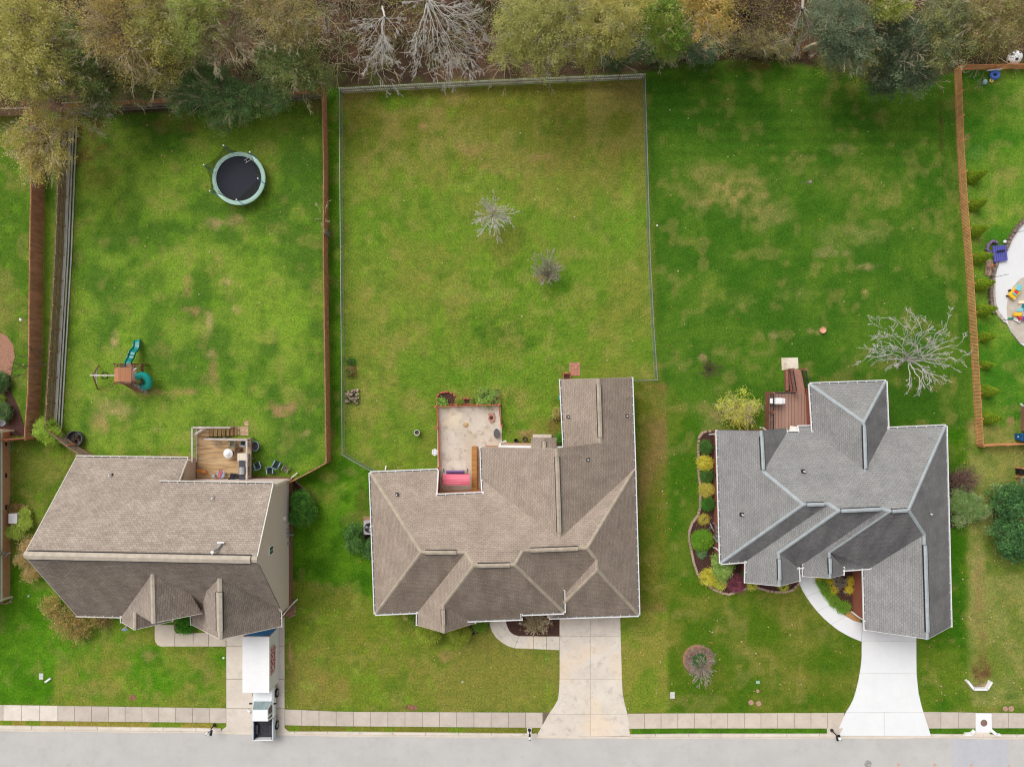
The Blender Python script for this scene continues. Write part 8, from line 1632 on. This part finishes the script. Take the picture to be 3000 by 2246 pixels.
# fallen leaves on grass, roofs stay clean
r = np.random.default_rng(99); n = 5200; lx = r.uniform(-50, 3050, n); ly = r.uniform(150, 2085, n)
dens = np.where((lx > 2800) & (ly > 1300), 1, np.where((lx > 1900) & (ly > 1300), .55, np.where(ly > 1850, .25, np.where((lx < 1000) & (ly < 500), .5, .12))))
kp = r.random(n) < dens; lx, ly = lx[kp], ly[kp]
hb = [[(223,1300),(560,1300),(830,1390),(850,1800),(560,1900),(223,1820),(60,1640)],[(1085,1385),(1640,1300),(1640,1110),(1850,1100),(1875,1805),(1300,1860),(1085,1800)],[(2085,1255),(2370,1120),(2600,1120),(2790,1250),(2790,1840),(2500,1880),(2085,1750)]]
hb += [[(2524,1870),(2448,2160),(2727,2160),(2684,1870)],[(1639,1800),(1575,2155),(1846,2155),(1817,1800)],[(663,1800),(663,2140),(834,2140),(834,1800)],[(2900,640),(2900,1020),(3400,1020),(3400,640)]]
for h_ in hb: k = pdist(h_, lx, ly) < 0; lx, ly = lx[k], ly[k]
pts = np.stack([(lx-1500)*CAMH/FPX,(1123-ly)*CAMH/FPX,np.full(len(lx),.06)],1); pal = np.array([lin(c) for c in [(214,180,140),(196,150,110),(220,200,170),(190,120,80),(150,100,70)]])
v = leaves_at(pts, .17, r, 2.0, .7); v[:,2] = np.maximum(v[:,2],.03); o = np_mesh('fallen_leaves', v, np.arange(len(v)).reshape(-1,4), np.repeat(pal[r.integers(0,5,len(pts))],4,0), M['leaf']); tag(o, 'scattered tan fallen leaves on the lawns', 'leaves', kind='stuff')
# ------------------------------------------------------------------ pool patio at the right edge
cen = (3085,822); R_ = 137
def arcp(rx, ry, a0, a1, n=30): return [(cen[0]+rx*math.cos(a), cen[1]+ry*math.sin(a)) for a in np.linspace(a0, a1, n)]
ring_ = [(3400,660),(3060,640),(2998,648),(2965,690),(2945,740),(2921,775),(2908,815),(2905,850),(2907,900),(2925,930),(2950,950),(2962,975),(2985,1005),(3005,1018),(3400,1018)]
slab_obj('pool_patio', [ring_], M['conc_white'], -.02, .12, cols=[.93])
slab_obj('pool_paving', [[(3400,800),(3000,810),(2985,818),(2965,840),(2950,870),(2946,905),(2950,945),(2962,975),(2985,1005),(3400,1015)]], concrete_mat('pavers_grey', (200,190,178), (184,172,160), (160,146,134), s=2.5), .0, .135, cols=[1.0])
t = thing('block_wall','low curved grey brown block wall around the pool patio','wall',tuple(P(2910,840)))
edging([(3000,642),(2975,668),(2955,700),(2940,735),(2920,762),(2908,790),(2901,820),(2898,855),(2900,890),(2905,912)], .3, .35, mat('wall_block', (134,118,104), .9, .3, 5), t, .4, 'blocks'); edging([(2916,780),(2909,812),(2908,850),(2911,890),(2920,915),(2938,938)], .28, .17, mat('cap_block', (190,178,168), .9, .15, 4), t, .45, 'cap_blocks')
mb = MB(); q = P(3020,900,.14); mb.lathe(q, [(0,0),(.5,0),(.55,.0)], 24); o = single(mb, 'pool_water', mat('pool_teal', (20,120,130), .1, .05, spec=.6), 'sliver of teal pool water at the right edge', 'pool', loc=q); o.scale = (1.6,1.2,1)
q = P(2929,743,.2); t = thing('air_mattress', 'purple ribbed air mattress leaning over the patio wall', 'air mattress', (q.x,q.y,0)); mb = MB(); AM = mat('mattress_purple', (92,92,170), .5, .08)
for i in range(6):
    a = P(2911+i*6.6,720-i*.4,.45); b_ = P(2916+i*6.4,768-i*1.0,.3); mb.tube([a,a.lerp(b_,.4)+Vector((0,0,-.02)),b_], .115, 8)
mb.build('tubes', AM, t); mb = MB(); mb.beam(P(2920,737,.6),P(2945,733,.6),.12,.05); mb.build('pillow_slots', M['black'], t)
q = P(2900,728,.2); t = thing('pool_float', 'crumpled patterned purple pool float beside the air mattress', 'pool float', (q.x,q.y,0)); mb = MB(); mb.tube([P(2922,712,.2),P(2908,706,.3),P(2897,716,.3),P(2891,730,.25),P(2896,740,.2),P(2906,738,.2)], .16, 8)
mb.build('float_ring', mat('float_pattern', (150,120,160), .5, .9, 7, c2=(60,60,80), detail=2), t)
mb = MB(); mb.lathe(P(2941,709,.0), [(0,.3),(.15,.2),(.16,.1),(.1,0)], 10); single(mb, 'beach_ball', M['white'], 'small white ball behind the purple air mattress', 'ball', loc=P(2941,709))
r = np.random.default_rng(31); n = 160; c_ = np.stack([(r.uniform(2886,2908,n)-1500)*CAMH/FPX,(1123-r.uniform(764,808,n))*CAMH/FPX,r.uniform(.03,.1,n)],1); mb = MB()
for p in c_: mb.box(p, (.13,.1,.08), r.uniform(0,3), ry=r.uniform(-.4,.4))
o = single(mb, 'stone_rubble', [mat('rubble_pink', (190,160,140), .9, .4, 3, c2=(140,110,96))], 'heap of pinkish broken stones by the patio wall', 'rubble'); o['kind'] = 'stuff'
mb = MB(); mb.box(P(2906,778,.1),(.2,.2,.15)); single(mb, 'orange_pot', mat('pot_orange', (220,120,70), .7), 'small orange block on the pinkish stones', 'pot', loc=P(2906,778))
# ride-on toys
def toy(name, label, px, py, parts):
    q = P(px,py,.2); t = thing(name, label, 'toy', (q.x,q.y,0))
    for (nm, dx, dy, z, sx, sy, sz, rz, c_) in parts:
        mb = MB(); mb.box((q.x+dx,q.y+dy,z+.12),(sx,sy,sz),rz)
        o = mb.build(nm, c_, t); bv = o.modifiers.new('Bevel','BEVEL'); bv.width = .05; bv.segments = 3
    return t
CY, CRd, CB, CT, CWh = mat('toy_yellow', (240,190,50), .4, .05), mat('toy_red', (214,70,76), .4, .05), mat('toy_blue', (40,110,200), .4, .05), mat('toy_aqua', (130,200,204), .4, .05), mat('toy_white', (240,240,240), .4, .03)
toy('ride_on_toy','yellow ride on toy car with an aqua roof on the pool patio',2966,860,[('body',0,0,.3,.7,1.0,.25,R(-40),CY),('seat',.05,.08,.45,.35,.3,.2,R(-40),CRd),('windscreen',-.1,-.1,.45,.4,.14,.25,R(-40),CT),('roof_panel',.28,.5,.5,.5,.55,.08,R(-20),CT),('bumper',-.12,-.42,.3,.5,.16,.2,R(-40),CWh),('wheel',-.5,-.2,.12,.2,.12,.3,R(50),M['black']),('wheel',-.3,.3,.12,.2,.12,.3,R(50),M['black'])])
toy('toy_slide','colourful plastic toy slide at the right edge of the patio',2984,925,[('slide_bed',.3,-.25,.3,1.0,.35,.1,0,CB),('top_step',-.35,.1,.4,.7,.35,.3,0,CY),('side_wall',-.05,-.2,.3,.35,.5,.3,R(15),CRd),('base',-.2,-.4,.15,.7,.3,.2,R(-30),CWh),('foot',-.75,-.25,.1,.5,.15,.12,0,mat('toy_green', (40,150,120), .5)),('canopy',-.15,.5,.5,.6,.28,.08,R(10),CT)])
mb = MB(); mb.box(P(2991,885,.2),(.5,.3,.12)); single(mb, 'toy_cushion', mat('cushion_cream', (246,230,200), .6), 'cream cushion on the paving beside the pool', 'cushion', loc=P(2991,885))
# soccer ball, swim ring, balloon-like ball
bq = P(2979,166,.9); t = thing('giant_ball', 'giant inflatable white ball with black spots behind the orange fence', 'ball', (bq.x,bq.y,0))
def sphere(name, c_, r_, material, parent, sub=3, sc=(1,1,1)):
    me = bpy.data.meshes.new(name); bm = bmesh.new(); bmesh.ops.create_icosphere(bm, subdivisions=sub, radius=r_); bmesh.ops.scale(bm, vec=sc, verts=bm.verts)
    off = root_loc(parent) if parent is not None else Vector((0,0,0)); bmesh.ops.translate(bm, vec=Vector(c_)-off, verts=bm.verts)
    for f in bm.faces: f.smooth = True
    bm.to_mesh(me); bm.free(); me.materials.append(material); o = bpy.data.objects.new(name, me); COL.objects.link(o); o.parent = parent; return o
sphere('ball_skin', (bq.x,bq.y,.62), .62, M['white'], t, 4)
ph = (1+5**.5)/2
for v_ in [Vector(v).normalized() for v in [(0,1,ph),(0,-1,ph),(1,ph,0),(-1,ph,0),(1,-ph,0),(-1,-ph,0),(ph,0,1),(-ph,0,1),(ph,0,-1),(-ph,0,-1)]]:
    v_ = Matrix.Rotation(.6,3,'Y') @ Matrix.Rotation(.7,3,'Z') @ v_; mt = v_.to_track_quat('Z','Y').to_matrix(); mb = MB(); c0 = Vector((bq.x,bq.y,.62)); vs = [c0+v_*.628]+[c0+(v_*.6+mt @ Vector((.14*math.cos(a),.14*math.sin(a),0))).normalized()*.626 for a in [k*2*math.pi/5 for k in range(5)]]; mb.add(vs, [(0,i+1,(i+1)%5+1) for i in range(5)]); mb.build('black_spot', M['black'], t)
q = P(2914,220,.2); mb = MB(); mb.tube([Vector((q.x+.33*math.cos(k*math.pi/12),q.y+.28*math.sin(k*math.pi/12),.2)) for k in range(25)], .17, 12, cap=False); single(mb, 'swim_ring', mat('ring_blue', (84,120,206), .4, .08), 'blue inflatable swim ring on the grass by the orange fence', 'swim ring', loc=(q.x,q.y,0), smooth=True)
q = P(2905,236,.1); mb = MB(); mb.tube([Vector((q.x+.14*math.cos(k*math.pi/8),q.y+.14*math.sin(k*math.pi/8),.1)) for k in range(17)], .07, 8, cap=False); single(mb, 'toy_ring', mat('ring_yellow', (244,220,130), .5, .08), 'small pale yellow ring touching the blue swim ring', 'toy', loc=(q.x,q.y,0), smooth=True)
q = P(2885,241,.2); o = sphere('play_ball', (0,0,0), .22, mat('ball_paleblue', (170,200,220), .4, .05), None, 3, (.9,1.1,1)); o.location = (q.x,q.y,.22); tag(o, 'pale blue ball left of the blue swim ring', 'ball')
mb = MB(); mb.beam(P(2892,207,.4),P(2934,204,.4),.05,.3); single(mb, 'white_board', M['white'], 'long white board leaning on the top orange fence', 'board', loc=P(2912,206))
q = P(2988,1279,.5); t = thing('recycling_bin', 'blue wheeled recycling bin with a dark lid at the right edge', 'bin', (q.x,q.y,0)); BB = mat('bin_blue', (14,92,158), .4, .08)
mb = MB(); X, Y = q.x+.12, q.y; mb.add([(X-.26,Y-.26,0),(X+.3,Y-.26,0),(X+.3,Y+.26,0),(X-.26,Y+.26,0),(X-.33,Y-.32,1.0),(X+.42,Y-.32,1.0),(X+.42,Y+.32,1.0),(X-.33,Y+.32,1.0)], [(0,1,5,4),(1,2,6,5),(2,3,7,6),(3,0,4,7),(3,2,1,0),(4,5,6,7)]); mb.build('body', BB, t)
mb = MB(); mb.box((X+.04,Y,1.04),(.82,.7,.06)); mb.box((X+.08,Y,1.07),(.66,.56,.05),mi=1); mb.build('lid', [BB, mat('bin_lid', (60,58,70), .5, .1)], t)
mb = MB(); mb.box((X-.32,Y+.02,.55),(.02,.16,.14),ry=-.07); mb.build('label_patch', M['white'], t)
for s in (-1,1): mb = MB(); mb.lathe((X+.3,Y+s*.28,.12), [(0,0),(.12,0),(.12,.06),(0,.06)], 12, 0, Matrix.Rotation(R(90),3,'X')); mb.build('wheel', M['black'], t)
# string-light cables over the patio
for i, (a, b_) in enumerate([((2958,685,2.2),(3040,668,2.6)),((2898,815,2.0),(2956,803,2.6)),((2938,938,2.2),(3030,930,2.4))]):
    mb = MB(); mb.tube([P(*a),P(*b_)], .018, 4); single(mb, 'overhead_cable', M['black'], ['thin dark pole crossing the top of the patio wall','thin dark pole over the middle of the patio wall','thin dark pole over the toy slide'][i], 'pole', loc=P(*a))
